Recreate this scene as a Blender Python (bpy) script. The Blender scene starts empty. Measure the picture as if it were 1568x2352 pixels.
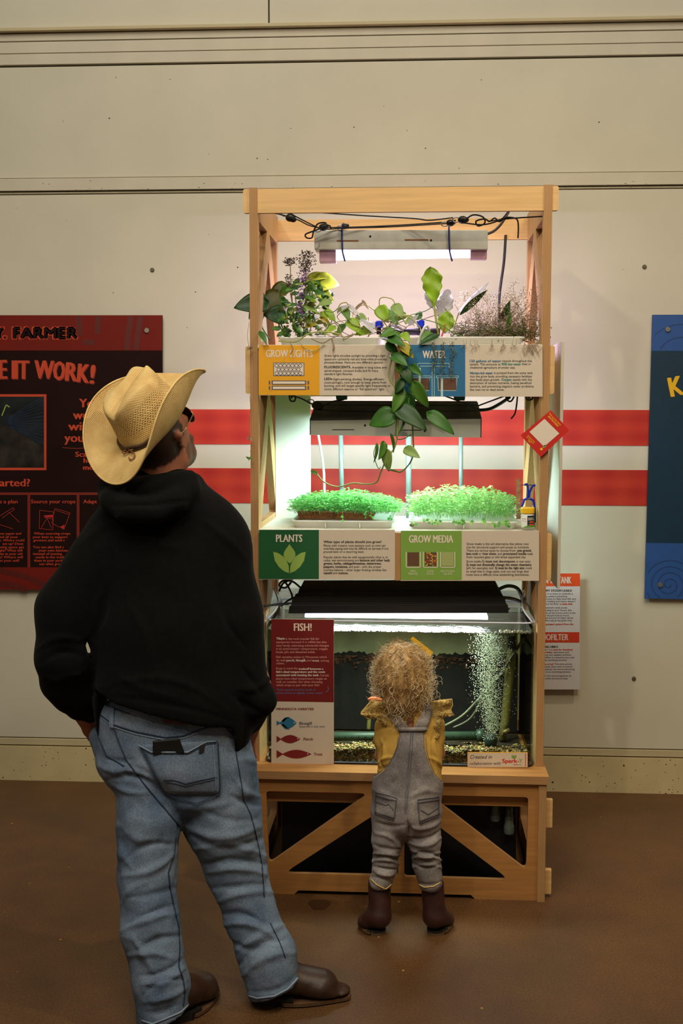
import bpy, bmesh, math, random
import numpy as np
from mathutils import Vector, Matrix
from mathutils.bvhtree import BVHTree
random.seed(7); RNG = np.random.default_rng(7)
SC = bpy.context.scene; COL = SC.collection
PI = math.pi
# ------------------------------------------------------------------ camera
FPX, CH = 2700.0, 1.65
PITCH, YAW, ROLL = [math.radians(v) for v in (4.8, 3.5, 0.1)]
FWv = np.array([-math.sin(YAW)*math.cos(PITCH), math.cos(YAW)*math.cos(PITCH), -math.sin(PITCH)])
RTv = np.array([math.cos(YAW), math.sin(YAW), 0.0]); UPv = np.cross(RTv, FWv)
RTv, UPv = RTv*math.cos(ROLL)+UPv*math.sin(ROLL), -RTv*math.sin(ROLL)+UPv*math.cos(ROLL)
CAMP = np.array([0.0, 0.0, CH])
def ray(px, py): return FWv+RTv*((px-784)/FPX)-UPv*((py-1176)/FPX)
def at(px, py, Y):
    """real-world point seen at a pixel, on the upright plane at distance Y"""
    d = ray(px, py); return Vector(CAMP+d*(Y/d[1]))
def onz(px, py, z):
    d = ray(px, py); return Vector(CAMP+d*((z-CH)/d[2]))
def proj(P):
    d = np.asarray(P)-CAMP; z = d@FWv
    return 784+FPX*(d@RTv)/z, 1176-FPX*(d@UPv)/z
cam = bpy.data.objects.new('camera', bpy.data.cameras.new('camera')); COL.objects.link(cam)
cam.matrix_world = Matrix((( *[RTv[0], UPv[0], -FWv[0], 0],), (RTv[1], UPv[1], -FWv[1], 0), (RTv[2], UPv[2], -FWv[2], CH), (0, 0, 0, 1)))
cam.data.sensor_fit = 'VERTICAL'; cam.data.sensor_height = 36; cam.data.sensor_width = 24
cam.data.lens = FPX/2352*36; cam.data.clip_start = .05; SC.camera = cam
# ------------------------------------------------------------------ world, lights, exposure
w = bpy.data.worlds.new('world'); SC.world = w; w.use_nodes = True
w.node_tree.nodes['Background'].inputs[0].default_value = (1.0, .86, .66, 1)
w.node_tree.nodes['Background'].inputs[1].default_value = .10
def light(name, kind, loc, tgt, power, col, size=.1, size_y=None, spot=None, blend=.3, spread=None):
    l = bpy.data.lights.new(name, kind); o = bpy.data.objects.new(name, l); COL.objects.link(o)
    o.location = loc; o.rotation_euler = (Vector(tgt)-Vector(loc)).to_track_quat('-Z', 'Y').to_euler()
    l.energy = power; l.color = col
    if kind == 'AREA':
        l.size = size
        if size_y: l.shape = 'RECTANGLE'; l.size_y = size_y
        if spread: l.spread = spread
    else: l.shadow_soft_size = size
    if kind == 'SPOT': l.spot_size = spot; l.spot_blend = blend
    return o
WARM = (1.0, .85, .60)
light('hall_light', 'AREA', (-.6, .6, 6.0), (-.2, 5.0, 2.6), 190, (1.0, .95, .82), 3.0)
light('ceiling_spot', 'SPOT', (-1.3, .1, 3.75), (0, 4.6, 1.9), 120, WARM, .06, spot=math.radians(62), blend=.9)
light('ceiling_spot', 'SPOT', (1.9, 2.6, 4.6), (-.55, 3.3, 1.0), 170, WARM, .07, spot=math.radians(70), blend=.6)
light('ceiling_spot', 'SPOT', (1.2, .4, 4.3), (.9, 4.9, .5), 150, (1.0, .82, .50), .12, spot=math.radians(60), blend=.8)
SC.view_settings.view_transform = 'Standard'; SC.view_settings.look = 'None'
SC.view_settings.exposure = 0.0; SC.view_settings.gamma = 1.0; SC.view_settings.use_curve_mapping = False
SC.cycles.use_denoising = True; SC.cycles.max_bounces = 10; SC.cycles.transparent_max_bounces = 24
SC.cycles.sample_clamp_indirect = 4.0; SC.cycles.caustics_reflective = False; SC.cycles.caustics_refractive = False
# ------------------------------------------------------------------ helpers
def lin(c):
    out = []
    for v in c:
        v = v/255.; out.append(v/12.92 if v <= .04045 else ((v+.055)/1.055)**2.4)
    return tuple(out)
MATS = {}
def mat(name, rgb, rough=.6, metal=0., var=.06, scale=30., bump=0., bscale=200., emit=None, es=1., spec=.5, attr=None, sheen=0., stretch=None, trans=0.):
    if name in MATS: return MATS[name]
    m = bpy.data.materials.new(name); m.use_nodes = True; nt = m.node_tree; N = nt.nodes; L = nt.links
    b = N['Principled BSDF']; c = lin(rgb)
    b.inputs['Roughness'].default_value = rough; b.inputs['Metallic'].default_value = metal
    b.inputs['Specular IOR Level'].default_value = spec
    tc = N.new('ShaderNodeTexCoord'); mp = N.new('ShaderNodeMapping'); L.new(tc.outputs['Object'], mp.inputs[0])
    if stretch: mp.inputs['Scale'].default_value = stretch
    nz = N.new('ShaderNodeTexNoise'); nz.inputs['Scale'].default_value = scale; nz.inputs['Detail'].default_value = 4
    L.new(mp.outputs[0], nz.inputs[0])
    rr = N.new('ShaderNodeValToRGB'); L.new(nz.outputs[0], rr.inputs[0])
    rr.color_ramp.elements[0].position = .3; rr.color_ramp.elements[1].position = .7
    lo, hi = 1-var*2, 1+var
    rr.color_ramp.elements[0].color = (lo, lo, lo, 1); rr.color_ramp.elements[1].color = (hi, hi, hi, 1)
    mx = N.new('ShaderNodeMix'); mx.data_type = 'RGBA'; mx.blend_type = 'MULTIPLY'; mx.inputs[0].default_value = 1
    mx.inputs[6].default_value = (*c, 1); L.new(rr.outputs[0], mx.inputs[7])
    if attr:
        a = N.new('ShaderNodeAttribute'); a.attribute_name = attr; L.new(a.outputs['Color'], mx.inputs[6])
    L.new(mx.outputs[2], b.inputs['Base Color'])
    if bump:
        n2 = N.new('ShaderNodeTexNoise'); n2.inputs['Scale'].default_value = bscale; L.new(mp.outputs[0], n2.inputs[0])
        bp = N.new('ShaderNodeBump'); bp.inputs['Strength'].default_value = bump; bp.inputs['Distance'].default_value = .002
        L.new(n2.outputs[0], bp.inputs['Height']); L.new(bp.outputs[0], b.inputs['Normal'])
    if emit: b.inputs['Emission Color'].default_value = (*emit, 1); b.inputs['Emission Strength'].default_value = es
    if sheen: b.inputs['Sheen Weight'].default_value = sheen
    if trans:
        t = N.new('ShaderNodeBsdfTranslucent'); L.new(mx.outputs[2], t.inputs[0]); s = N.new('ShaderNodeMixShader'); s.inputs[0].default_value = trans
        L.new(b.outputs[0], s.inputs[1]); L.new(t.outputs[0], s.inputs[2]); L.new(s.outputs[0], N['Material Output'].inputs[0])
    MATS[name] = m; m['mx'] = 1
    return m
def glass_mat(name, tint, gloss=.9, rough=.03, base=.04, bump=0., bscale=20.):
    """thin clear sheet: see-through with real reflections"""
    m = bpy.data.materials.new(name); m.use_nodes = True; nt = m.node_tree; N = nt.nodes; L = nt.links
    N.remove(N['Principled BSDF'])
    t = N.new('ShaderNodeBsdfTransparent'); t.inputs[0].default_value = (*tint, 1)
    g = N.new('ShaderNodeBsdfGlossy'); g.inputs['Roughness'].default_value = rough; g.inputs[0].default_value = (gloss, gloss, gloss, 1)
    lw = N.new('ShaderNodeFresnel'); lw.inputs[0].default_value = 1.33
    mm = N.new('ShaderNodeMath'); mm.operation = 'ADD'; mm.inputs[1].default_value = base-.02; mm.use_clamp = True
    s = N.new('ShaderNodeMixShader'); L.new(lw.outputs[0], mm.inputs[0]); L.new(mm.outputs[0], s.inputs[0])
    L.new(t.outputs[0], s.inputs[1]); L.new(g.outputs[0], s.inputs[2]); L.new(s.outputs[0], N['Material Output'].inputs[0])
    if bump:
        tc = N.new('ShaderNodeTexCoord'); n2 = N.new('ShaderNodeTexNoise'); n2.inputs['Scale'].default_value = bscale; n2.inputs['Detail'].default_value = 5
        L.new(tc.outputs['Object'], n2.inputs[0])
        bp = N.new('ShaderNodeBump'); bp.inputs['Strength'].default_value = bump; bp.inputs['Distance'].default_value = .02
        L.new(n2.outputs[0], bp.inputs['Height']); L.new(bp.outputs[0], g.inputs['Normal']); L.new(bp.outputs[0], lw.inputs['Normal'])
    MATS[name] = m; return m
def tag(o, label=None, cat=None, group=None, kind=None):
    if label: o['label'] = label
    if cat: o['category'] = cat
    if group: o['group'] = group
    if kind: o['kind'] = kind
    return o
def empty(name, loc=(0, 0, 0), label=None, cat=None, group=None):
    o = bpy.data.objects.new(name, None); COL.objects.link(o); o.location = loc; o.empty_display_size = .05
    return tag(o, label, cat, group)
def link(name, me, m=None, parent=None, smooth=False):
    """mesh coordinates are world coordinates; the object's origin is put at its own centre"""
    o = bpy.data.objects.new(name, me); COL.objects.link(o)
    if m is not None:
        if isinstance(m, (list, tuple)):
            for k in m: me.materials.append(k)
        else: me.materials.append(m)
    if smooth: me.shade_smooth()
    n = len(me.vertices)
    if n:
        co = np.empty(n*3, 'f'); me.vertices.foreach_get('co', co); co = co.reshape(-1, 3)
        c = (co.min(0)+co.max(0))/2; me.vertices.foreach_set('co', (co-c).ravel()); me.update()
        o.location = c
    if parent is not None:
        o.parent = parent; M = WM(parent); o.matrix_parent_inverse = M.inverted()
    return o
def WM(o):
    M = o.matrix_basis.copy()
    return (WM(o.parent) @ o.matrix_parent_inverse @ M) if o.parent else M
def rawmesh(name, V, F):
    me = bpy.data.meshes.new(name); me.from_pydata([tuple(v) for v in V], [], F); me.update(); return me
class MB:
    def __init__(s): s.v = []; s.f = []; s.m = []; s.c = []
    def add(s, V, F, mi=0, col=None):
        b = len(s.v); s.v += [tuple(v) for v in V]; s.f += [tuple(i+b for i in f) for f in F]; s.m += [mi]*len(F)
        if col is not None: s.c += [col]*len(V)
        return s
    def box(s, x0, x1, y0, y1, z0, z1, mi=0, col=None):
        V = [(x, y, z) for x in (x0, x1) for y in (y0, y1) for z in (z0, z1)]
        return s.add(V, [(0, 1, 3, 2), (4, 6, 7, 5), (0, 4, 5, 1), (2, 3, 7, 6), (0, 2, 6, 4), (1, 5, 7, 3)], mi, col)
    def hexa(s, P, mi=0):   # 8 points: bottom 4 ccw, top 4
        return s.add(P, [(3, 2, 1, 0), (4, 5, 6, 7), (0, 1, 5, 4), (1, 2, 6, 5), (2, 3, 7, 6), (3, 0, 4, 7)], mi)
    def tube(s, pts, r, n=6, mi=0, cap=True, col=None):
        P = [Vector(p) for p in pts]; R = r if isinstance(r, (list, tuple)) else [r]*len(P)
        V = []; F = []; ref = None
        for i, p in enumerate(P):
            t = (P[min(i+1, len(P)-1)]-P[max(i-1, 0)])
            if t.length < 1e-9: t = Vector((0, 0, 1))
            t.normalize()
            if ref is None:
                ref = t.orthogonal().normalized()
            else:
                ref = (ref-t*ref.dot(t)); ref = ref.normalized() if ref.length > 1e-6 else t.orthogonal().normalized()
            q = t.cross(ref)
            for k in range(n):
                a = 2*PI*k/n; V.append(p+(ref*math.cos(a)+q*math.sin(a))*R[i])
        for i in range(len(P)-1):
            for k in range(n):
                a = i*n+k; b = i*n+(k+1) % n; F.append((a, b, b+n, a+n))
        if cap: F += [tuple(range(n))[::-1], tuple(range((len(P)-1)*n, len(P)*n))]
        return s.add(V, F, mi, col)
    def lathe(s, prof, c, n=20, mi=0, axis='Z'):
        V = []; F = []
        for r, h in prof:
            for k in range(n):
                a = 2*PI*k/n; x, y = r*math.cos(a), r*math.sin(a)
                V.append((c[0]+x, c[1]+y, c[2]+h) if axis == 'Z' else ((c[0]+x, c[1]+h, c[2]+y) if axis == 'Y' else (c[0]+h, c[1]+x, c[2]+y)))
        for i in range(len(prof)-1):
            for k in range(n):
                a = i*n+k; b = i*n+(k+1) % n; F.append((a, b, b+n, a+n))
        F += [tuple(range(n))[::-1], tuple(range((len(prof)-1)*n, len(prof)*n))]
        return s.add(V, F, mi)
    def ball(s, c, r, mi=0, n=8, k=6, col=None):
        r = r if isinstance(r, (tuple, list)) else (r, r, r); V = []; F = []
        for i in range(1, k):
            p = PI*i/k
            for j in range(n):
                a = 2*PI*j/n; V.append((c[0]+r[0]*math.sin(p)*math.cos(a), c[1]+r[1]*math.sin(p)*math.sin(a), c[2]+r[2]*math.cos(p)))
        V += [(c[0], c[1], c[2]+r[2]), (c[0], c[1], c[2]-r[2])]; t = len(V)-2
        for i in range(k-2):
            for j in range(n):
                a = i*n+j; b = i*n+(j+1) % n; F.append((a, a+n, b+n, b))
        for j in range(n):
            F.append((t, j, (j+1) % n)); F.append((t+1, (k-2)*n+(j+1) % n, (k-2)*n+j))
        return s.add(V, F, mi, col)
    def build(s, name, m, parent=None, smooth=False, bevel=0.):
        me = bpy.data.meshes.new(name); me.from_pydata(s.v, [], s.f)
        me.polygons.foreach_set('material_index', s.m)
        if s.c and len(s.c) == len(s.v):
            a = me.color_attributes.new('Col', 'FLOAT_COLOR', 'POINT'); a.data.foreach_set('color', np.array([(*c, 1) for c in s.c], 'f').ravel())
        me.update()
        o = link(name, me, m, parent, smooth)
        if bevel:
            md = o.modifiers.new('bevel', 'BEVEL'); md.width = bevel; md.segments = 2; md.limit_method = 'ANGLE'
        return o
def tubeobj(name, pts, r, m, parent=None, n=6):
    return MB().tube(pts, r, n).build(name, m, parent, True)
def smoothpts(pts, k=6):
    P = [Vector(p) for p in pts]; out = []
    for i in range(len(P)-1):
        a, b, c, d = P[max(i-1, 0)], P[i], P[i+1], P[min(i+2, len(P)-1)]
        for j in range(k):
            t = j/k; out.append(.5*((2*b)+(c-a)*t+(2*a-5*b+4*c-d)*t*t+(3*b-a-3*c+d)*t**3))
    out.append(P[-1]); return out
def rpoly(pts, r=.01, n=4):
    """polygon with rounded corners (2-D)"""
    out = []; m = len(pts)
    for i in range(m):
        p = Vector(pts[i]); a = Vector(pts[i-1])-p; b = Vector(pts[(i+1) % m])-p
        an = a.angle(b); d = min(r/math.tan(an/2), a.length*.45, b.length*.45)
        A = p+a.normalized()*d; B = p+b.normalized()*d
        for k in range(n+1):
            t = k/n; out.append(tuple((1-t)**2*A+2*t*(1-t)*p+t*t*B))
    return out
def sheet(name, outer, holes, th, axis, pos, mats, parent=None):
    """flat board with cut-outs. axis 'X': 2-D coords are (y,z), thickness along x from pos; 'Y': (x,z); 'Z': (x,y). mats=(face, edge)"""
    cu = bpy.data.curves.new(name, 'CURVE'); cu.dimensions = '2D'; cu.fill_mode = 'BOTH'; cu.extrude = th/2
    for pl in [outer]+list(holes):
        sp = cu.splines.new('POLY'); sp.points.add(len(pl)-1); sp.use_cyclic_u = True
        for q, p in zip(sp.points, pl): q.co = (p[0], p[1], 0, 1)
    o = bpy.data.objects.new('tmp', cu); me = bpy.data.meshes.new_from_object(o); bpy.data.objects.remove(o); me.materials.clear()
    for v in me.vertices:
        a, b, t = v.co; t += th/2+pos
        v.co = (t, a, b) if axis == 'X' else ((a, t, b) if axis == 'Y' else (a, b, t))
    me.name = name; me.update(); bm = bmesh.new(); bm.from_mesh(me); bmesh.ops.recalc_face_normals(bm, faces=bm.faces); bm.to_mesh(me); bm.free()
    k = 'XYZ'.index(axis)
    for p in me.polygons: p.material_index = 0 if abs(p.normal[k]) > .9 else 1; p.use_smooth = False
    return link(name, me, list(mats), parent)
# ---- flat print: text and shapes lying on a plate
_T = {}
def textmesh(s, bold):
    k = (s, bold)
    if k not in _T:
        cu = bpy.data.curves.new('t', 'FONT'); cu.body = s; cu.resolution_u = 2; cu.offset = .006 if bold == 1 else 0
        o = bpy.data.objects.new('t', cu); me = bpy.data.meshes.new_from_object(o); bpy.data.objects.remove(o)
        V = np.array([v.co[:2] for v in me.vertices]) if len(me.vertices) else np.zeros((0, 2)); Fc = [tuple(p.vertices) for p in me.polygons]
        _T[k] = (V, Fc); bpy.data.meshes.remove(me)
    return _T[k]
_caph = {}
class Print:
    """collects print for one plate on an upright plane Y (front side), coordinates in photograph pixels of that plane"""
    def __init__(s, Y): s.Y = Y; s.b = {}
    def mb(s, key): return s.b.setdefault(key, MB())
    def text(s, key, t, x0, x1, yb, cap, bold=0, rot=0, slant=0, lift=0):
        V, Fc = textmesh(t, bold)
        if not len(V): return
        H = textmesh('H', bold)[0]; h = H[:, 1].max()-H[:, 1].min(); hb = H[:, 1].min()
        mn, mxx = V[:, 0].min(), V[:, 0].max()
        if x1 is None: sx = cap/h; x1 = x0+(mxx-mn)*sx
        X = (V[:, 0]-mn)/(mxx-mn)*(x1-x0); Yp = (V[:, 1]-hb)/h*cap; X = X+slant*Yp
        c, q = math.cos(rot), math.sin(rot); px = x0+X*c-Yp*q; py = yb-(X*q+Yp*c)
        for sh in {2: (0, .035, .07), 3: (-.035, 0, .035, .07)}.get(bold, (0,)):
            s.mb(key).add([at(a+sh*cap, b, s.Y)+Vector((0, -lift-.0001*sh, 0)) for a, b in zip(px, py)], Fc)
    def poly(s, key, pts, lift=0):
        s.mb(key).add([at(a, b, s.Y)+Vector((0, -lift, 0)) for a, b in pts], [tuple(range(len(pts)))[::-1]])
    def rect(s, key, x0, x1, y0, y1, lift=0): s.poly(key, [(x0, y0), (x1, y0), (x1, y1), (x0, y1)], lift)
    def frame(s, key, x0, x1, y0, y1, t, lift=0):
        s.rect(key, x0, x1, y0, y0+t, lift); s.rect(key, x0, x1, y1-t, y1, lift); s.rect(key, x0, x0+t, y0+t, y1-t, lift); s.rect(key, x1-t, x1, y0+t, y1-t, lift)
    def line(s, key, pts, wd, lift=0):
        for a, b in zip(pts[:-1], pts[1:]):
            d = Vector((b[0]-a[0], b[1]-a[1]))
            if d.length < 1e-6: continue
            d.normalize(); n = Vector((-d.y, d.x))*wd/2
            s.poly(key, [(a[0]+n.x, a[1]+n.y), (b[0]+n.x, b[1]+n.y), (b[0]-n.x, b[1]-n.y), (a[0]-n.x, a[1]-n.y)], lift)
    def done(s, parent, names=None):
        for k, b in s.b.items():
            o = b.build((names or {}).get(k, 'lettering'), MATS[k], parent)
            if len(b.f) > 1: o['kind'] = 'stuff'
def ell(cx, cy, rx, ry, n=20): return [(cx+rx*math.cos(2*PI*i/n), cy+ry*math.sin(2*PI*i/n)) for i in range(n)]
# ---- implicit surfaces for the figures
def seg(a, b, ra, rb, k=.03, an=(1, 1, 1), ang=0.): return (np.array(a, float), np.array(b, float), ra, rb, k, np.array(an, float), ang)
def field(prims, X, cuts=()):
    D = np.full(X.shape[0], 9., 'f')
    for a, b, ra, rb, k, an, ang in prims:
        ab = b-a; L2 = max(ab@ab, 1e-12); t = np.clip(((X-a)@ab)/L2, 0, 1); q = X-(a+t[:, None]*ab)
        if ang:
            c, s = math.cos(ang), math.sin(ang); q = np.stack([q[:, 0]*c+q[:, 1]*s, -q[:, 0]*s+q[:, 1]*c, q[:, 2]], 1)
        d = np.sqrt(((q/an)**2).sum(1))-(ra+(rb-ra)*t)
        h = np.clip(.5+.5*(D-d)/k, 0, 1); D = D*(1-h)+d*h-k*h*(1-h)
    for c in cuts: D = np.maximum(D, c(X))
    return D
def surface(fn, lo, hi, h):
    lo = np.array(lo); n = np.ceil((np.array(hi)-lo)/h).astype(int)+1
    gx, gy, gz = [lo[i]+h*np.arange(n[i]) for i in range(3)]
    G = np.stack(np.meshgrid(gx, gy, gz, indexing='ij'), -1).reshape(-1, 3)
    D = np.concatenate([fn(G[i:i+400000]) for i in range(0, len(G), 400000)]).reshape(n)
    S = D < 0
    idx = -np.ones(n, int); acc = np.zeros((*(n-1), 3)); cnt = np.zeros(n-1)
    base = np.stack(np.meshgrid(*[np.arange(m-1) for m in n], indexing='ij'), -1)
    cor = [(i, j, k) for i in (0, 1) for j in (0, 1) for k in (0, 1)]
    def sl(c): return tuple(slice(c[i], n[i]-1+c[i]) for i in range(3))
    for ci in range(8):
        for cj in range(ci+1, 8):
            a, b = cor[ci], cor[cj]
            if sum(abs(p-q) for p, q in zip(a, b)) != 1: continue
            da, db = D[sl(a)], D[sl(b)]; cr = (da < 0) != (db < 0)
            t = np.where(cr, da/np.where(cr, da-db, 1), 0)
            for ax in range(3): acc[..., ax] += np.where(cr, a[ax]+t*(b[ax]-a[ax]), 0)
            cnt += cr
    act = cnt > 0; ids = -np.ones(n-1, int); ids[act] = np.arange(act.sum())
    V = lo+h*(base[act]+acc[act]/cnt[act][:, None]); F = []
    for ax in range(3):
        u, v = [(1, 2), (2, 0), (0, 1)][ax]
        s0 = [slice(0, n[i]-1) for i in range(3)]; s1 = list(s0); s1[ax] = slice(1, n[ax]); s0[ax] = slice(0, n[ax]-1)
        for q in (u, v): s0[q] = slice(1, n[q]-1); s1[q] = slice(1, n[q]-1)
        A, B = S[tuple(s0)], S[tuple(s1)]; w_ = np.argwhere(A != B); fl = A[A != B]
        off = np.zeros(3, int); off[u] = 1; off[v] = 1; w2 = w_+off
        c = []
        for du, dv in ((1, 1), (0, 1), (0, 0), (1, 0)):
            e = w2.copy(); e[:, u] -= du; e[:, v] -= dv; c.append(ids[e[:, 0], e[:, 1], e[:, 2]])
        q = np.stack(c, 1); q[~fl] = q[~fl][:, ::-1]; F.append(q)
    F = np.concatenate(F); vol = (np.cross(V[F[:, 0]], V[F[:, 1]])*V[F[:, 2]]).sum()+(np.cross(V[F[:, 0]], V[F[:, 2]])*V[F[:, 3]]).sum()
    return V, (F if vol > 0 else F[:, ::-1].copy())
def vnormals(V, F):
    n = np.cross(V[F[:, 2]]-V[F[:, 0]], V[F[:, 3]]-V[F[:, 1]]); N = np.zeros_like(V)
    for k in range(4): np.add.at(N, F[:, k], n)
    return N/np.maximum(np.linalg.norm(N, axis=1), 1e-12)[:, None]
def lap(V, F, it=1, lam=.5):
    for _ in range(it):
        A = np.zeros_like(V); c = np.zeros(len(V))
        for a, b in ((0, 1), (1, 2), (2, 3), (3, 0)):
            np.add.at(A, F[:, a], V[F[:, b]]); np.add.at(A, F[:, b], V[F[:, a]]); np.add.at(c, F[:, a], 1); np.add.at(c, F[:, b], 1)
        V = V+lam*(A/np.maximum(c, 1)[:, None]-V)
    return V
def vnoise(X, s, seed=0):
    """smooth value noise, numpy"""
    r = np.random.default_rng(seed); T = r.random((32, 32, 32)); P = X*s+100.; I = np.floor(P).astype(int); f = P-I; f = f*f*(3-2*f); o = 0
    for i in (0, 1):
        for j in (0, 1):
            for k in (0, 1):
                o = o+T[(I[:, 0]+i) % 32, (I[:, 1]+j) % 32, (I[:, 2]+k) % 32]*np.where(i, f[:, 0], 1-f[:, 0])*np.where(j, f[:, 1], 1-f[:, 1])*np.where(k, f[:, 2], 1-f[:, 2])
    return o*2-1
def folds(V, F, lst):
    """cloth folds: ridges (amp>0) or creases (amp<0) between two photograph points, on the side that faces the viewer"""
    N = vnormals(V, F); px, py = proj(V); vd = CAMP-V; vd = vd/np.linalg.norm(vd, axis=1)[:, None]
    fc = np.clip(((N*vd).sum(1)+.25)/.45, 0, 1); tot = np.zeros(len(V))
    for x1, y1, x2, y2, wd, amp in lst:
        dx, dy = x2-x1, y2-y1; L = math.hypot(dx, dy); t = ((px-x1)*dx+(py-y1)*dy)/L/L; tc = np.clip(t, 0, 1)
        bow = 4*tc*(1-tc)*L*(.16*math.sin(x1*12.9+y1*7.7))
        d = ((px-x1)*-dy+(py-y1)*dx)/L-bow; e = np.maximum(np.abs(t-.5)-.5, 0)*L
        ww = wd*(.45+.55*np.sin(PI*np.clip(tc, .02, .98))); tot += amp*np.exp(-(d/ww)**2-(e/wd)**2)*np.sin(PI*np.clip(tc, .08, .92))**.5
    return V+N*(fc*tot)[:, None]
def qmesh(name, V, F, m, parent=None, col=None):
    me = bpy.data.meshes.new(name); me.from_pydata(V.tolist(), [], F.tolist())
    if col is not None:
        a = me.color_attributes.new('Col', 'FLOAT_COLOR', 'POINT'); a.data.foreach_set('color', np.c_[col, np.ones(len(col))].astype('f').ravel())
    me.update(); o = link(name, me, m, parent, True); return o
def bvh(V, F): return BVHTree.FromPolygons([tuple(v) for v in V], [tuple(f) for f in F])
def cast(B, px, py):
    r = B.ray_cast(Vector(CAMP), Vector(ray(px, py)).normalized()); return (r[0], r[1]) if r[0] is not None else (None, None)
def onsurf(B, pts, off, step=4):
    """photo polyline -> points lying on a surface"""
    out = []
    for a, b in zip(pts[:-1], pts[1:]):
        n = max(1, int(math.hypot(b[0]-a[0], b[1]-a[1])/step))
        for i in range(n): t = i/n; out.append((a[0]+(b[0]-a[0])*t, a[1]+(b[1]-a[1])*t))
    out.append(pts[-1]); res = []
    for p in out:
        h, n = cast(B, *p)
        if h is not None:
            if n.dot(Vector(CAMP)-h) < 0: n = -n
            res.append(h+n*off)
    return res
def patch(B, quad, nu, nv, off, th=.002):
    """cloth patch laid on a surface: quad = 4 photo corners (tl,tr,br,bl)"""
    V = []; ok = True
    for j in range(nv+1):
        for i in range(nu+1):
            u, v = i/nu, j/nv
            x = (quad[0][0]*(1-u)+quad[1][0]*u)*(1-v)+(quad[3][0]*(1-u)+quad[2][0]*u)*v; y = (quad[0][1]*(1-u)+quad[1][1]*u)*(1-v)+(quad[3][1]*(1-u)+quad[2][1]*u)*v
            h, n = cast(B, x, y)
            if h is None: h = V[-1] if V else at(x, y, 3.2); n = Vector((0, -1, 0))
            elif n.dot(Vector(CAMP)-h) < 0: n = -n
            V.append(h+n*off)
    F = [(j*(nu+1)+i, (j+1)*(nu+1)+i, (j+1)*(nu+1)+i+1, j*(nu+1)+i+1) for j in range(nv) for i in range(nu)]
    return V, F
def solid(o, th):
    m = o.modifiers.new('solid', 'SOLIDIFY'); m.thickness = th; m.offset = 0; return o
# ------------------------------------------------------------------ materials
mat('wall_paint', (210, 202, 180), .75, var=.025, scale=3, bump=.15, bscale=60)
mat('trim_paint', (208, 198, 176), .7, var=.03, scale=6, bump=.1, bscale=80)
mat('dado_paint', (196, 180, 142), .7, var=.03, scale=6)
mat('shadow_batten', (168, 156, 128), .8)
mat('groove_dark', (72, 60, 42), .9, var=.1)
mat('stripe_red', (214, 52, 34), .55, var=.05, scale=14)
mat('ply', (214, 172, 114), .5, var=.07, scale=3.2, stretch=(1.5, 14, 26), bump=.05)
mat('ply_shaded', (176, 122, 66), .5, var=.09, scale=3.2, stretch=(1.5, 14, 26), bump=.05)  # same plywood as ply, with the dimness low on the rack painted into its colour
mat('ply_v', (212, 170, 114), .5, var=.07, scale=3.2, stretch=(14, 14, 1.5), bump=.05)
mat('white_board', (222, 220, 206), .55, var=.02, scale=5)
mat('white_plastic', (232, 230, 226), .35, var=.02, scale=8)
mat('sign_cream', (205, 190, 172), .5, var=.01)
mat('sign_yellow', (226, 160, 10), .5, var=.015); mat('sign_blue', (34, 102, 146), .5, var=.015)
mat('sign_green', (24, 84, 44), .5, var=.015); mat('sign_lime', (122, 160, 66), .5, var=.015)
mat('sign_maroon', (112, 20, 20), .5, var=.015); mat('sign_orange', (226, 78, 26), .5, var=.02); mat('sign_orange_deep', (206, 58, 26), .5, var=.04, scale=120)
mat('sign_white', (214, 206, 204), .5, var=.01)
mat('ink_dark', (52, 44, 46), .6, var=0); mat('ink_blue', (34, 104, 140), .6, var=0); mat('ink_teal', (40, 130, 124), .6, var=0)
mat('ink_pale', (222, 206, 190), .6, var=0); mat('ink_grey', (88, 84, 96), .6, var=0); mat('ink_maroon', (120, 20, 24), .6, var=0)
mat('ink_orange', (200, 66, 32), .6, var=0); mat('ink_yellow', (238, 186, 24), .6, var=0); mat('ink_leaf', (140, 168, 76), .6, var=0); mat('ink_pink', (216, 150, 140), .6, var=0)
mat('ink_softblue', (90, 104, 150), .6, var=0); mat('ink_brown', (94, 60, 40), .6, var=0); mat('ink_red', (196, 30, 40), .6, var=0); mat('ink_line', (176, 206, 200), .6, var=0)
mat('board_red', (116, 27, 17), .6, spec=.2, var=.08, scale=4); mat('board_dark', (32, 9, 8), .7, spec=.15, var=.05, scale=6); mat('board_cell', (62, 18, 16), .45, var=.05)
mat('board_swirl', (92, 22, 15), .45, var=.05); mat('ink_boardline', (124, 32, 20), .5, var=0)
mat('board_blue', (42, 84, 150), .45, var=.03); mat('board_navy', (14, 50, 72), .45, var=.04); mat('blue_swirl', (34, 66, 118), .45, var=0)
mat('steel', (190, 186, 180), .3, .9, var=.03)
mat('black_plastic', (20, 20, 20), .4, var=.05); mat('cord_black', (14, 14, 14), .55, var=.05); mat('cord_grey', (110, 110, 106), .5, var=.05)
mat('tie_blue', (36, 48, 120), .5, var=.05)
mat('metal_white', (196, 200, 196), .4, .1, var=.05, scale=12); mat('metal_dark', (70, 64, 66), .4, .5, var=.15, scale=15)
mat('rust', (150, 96, 50), .8, var=.2)
mat('pipe_clear', (92, 104, 98), .25, var=.03)
mat('soil', (40, 30, 22), .95, var=.3, scale=120, bump=.6)
mat('coir', (118, 72, 34), .95, var=.3, scale=260, bump=1., bscale=500)
mat('rubber', (14, 13, 12), .8, var=.1); mat('tub_black', (12, 12, 13), .5, var=.1)
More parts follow.
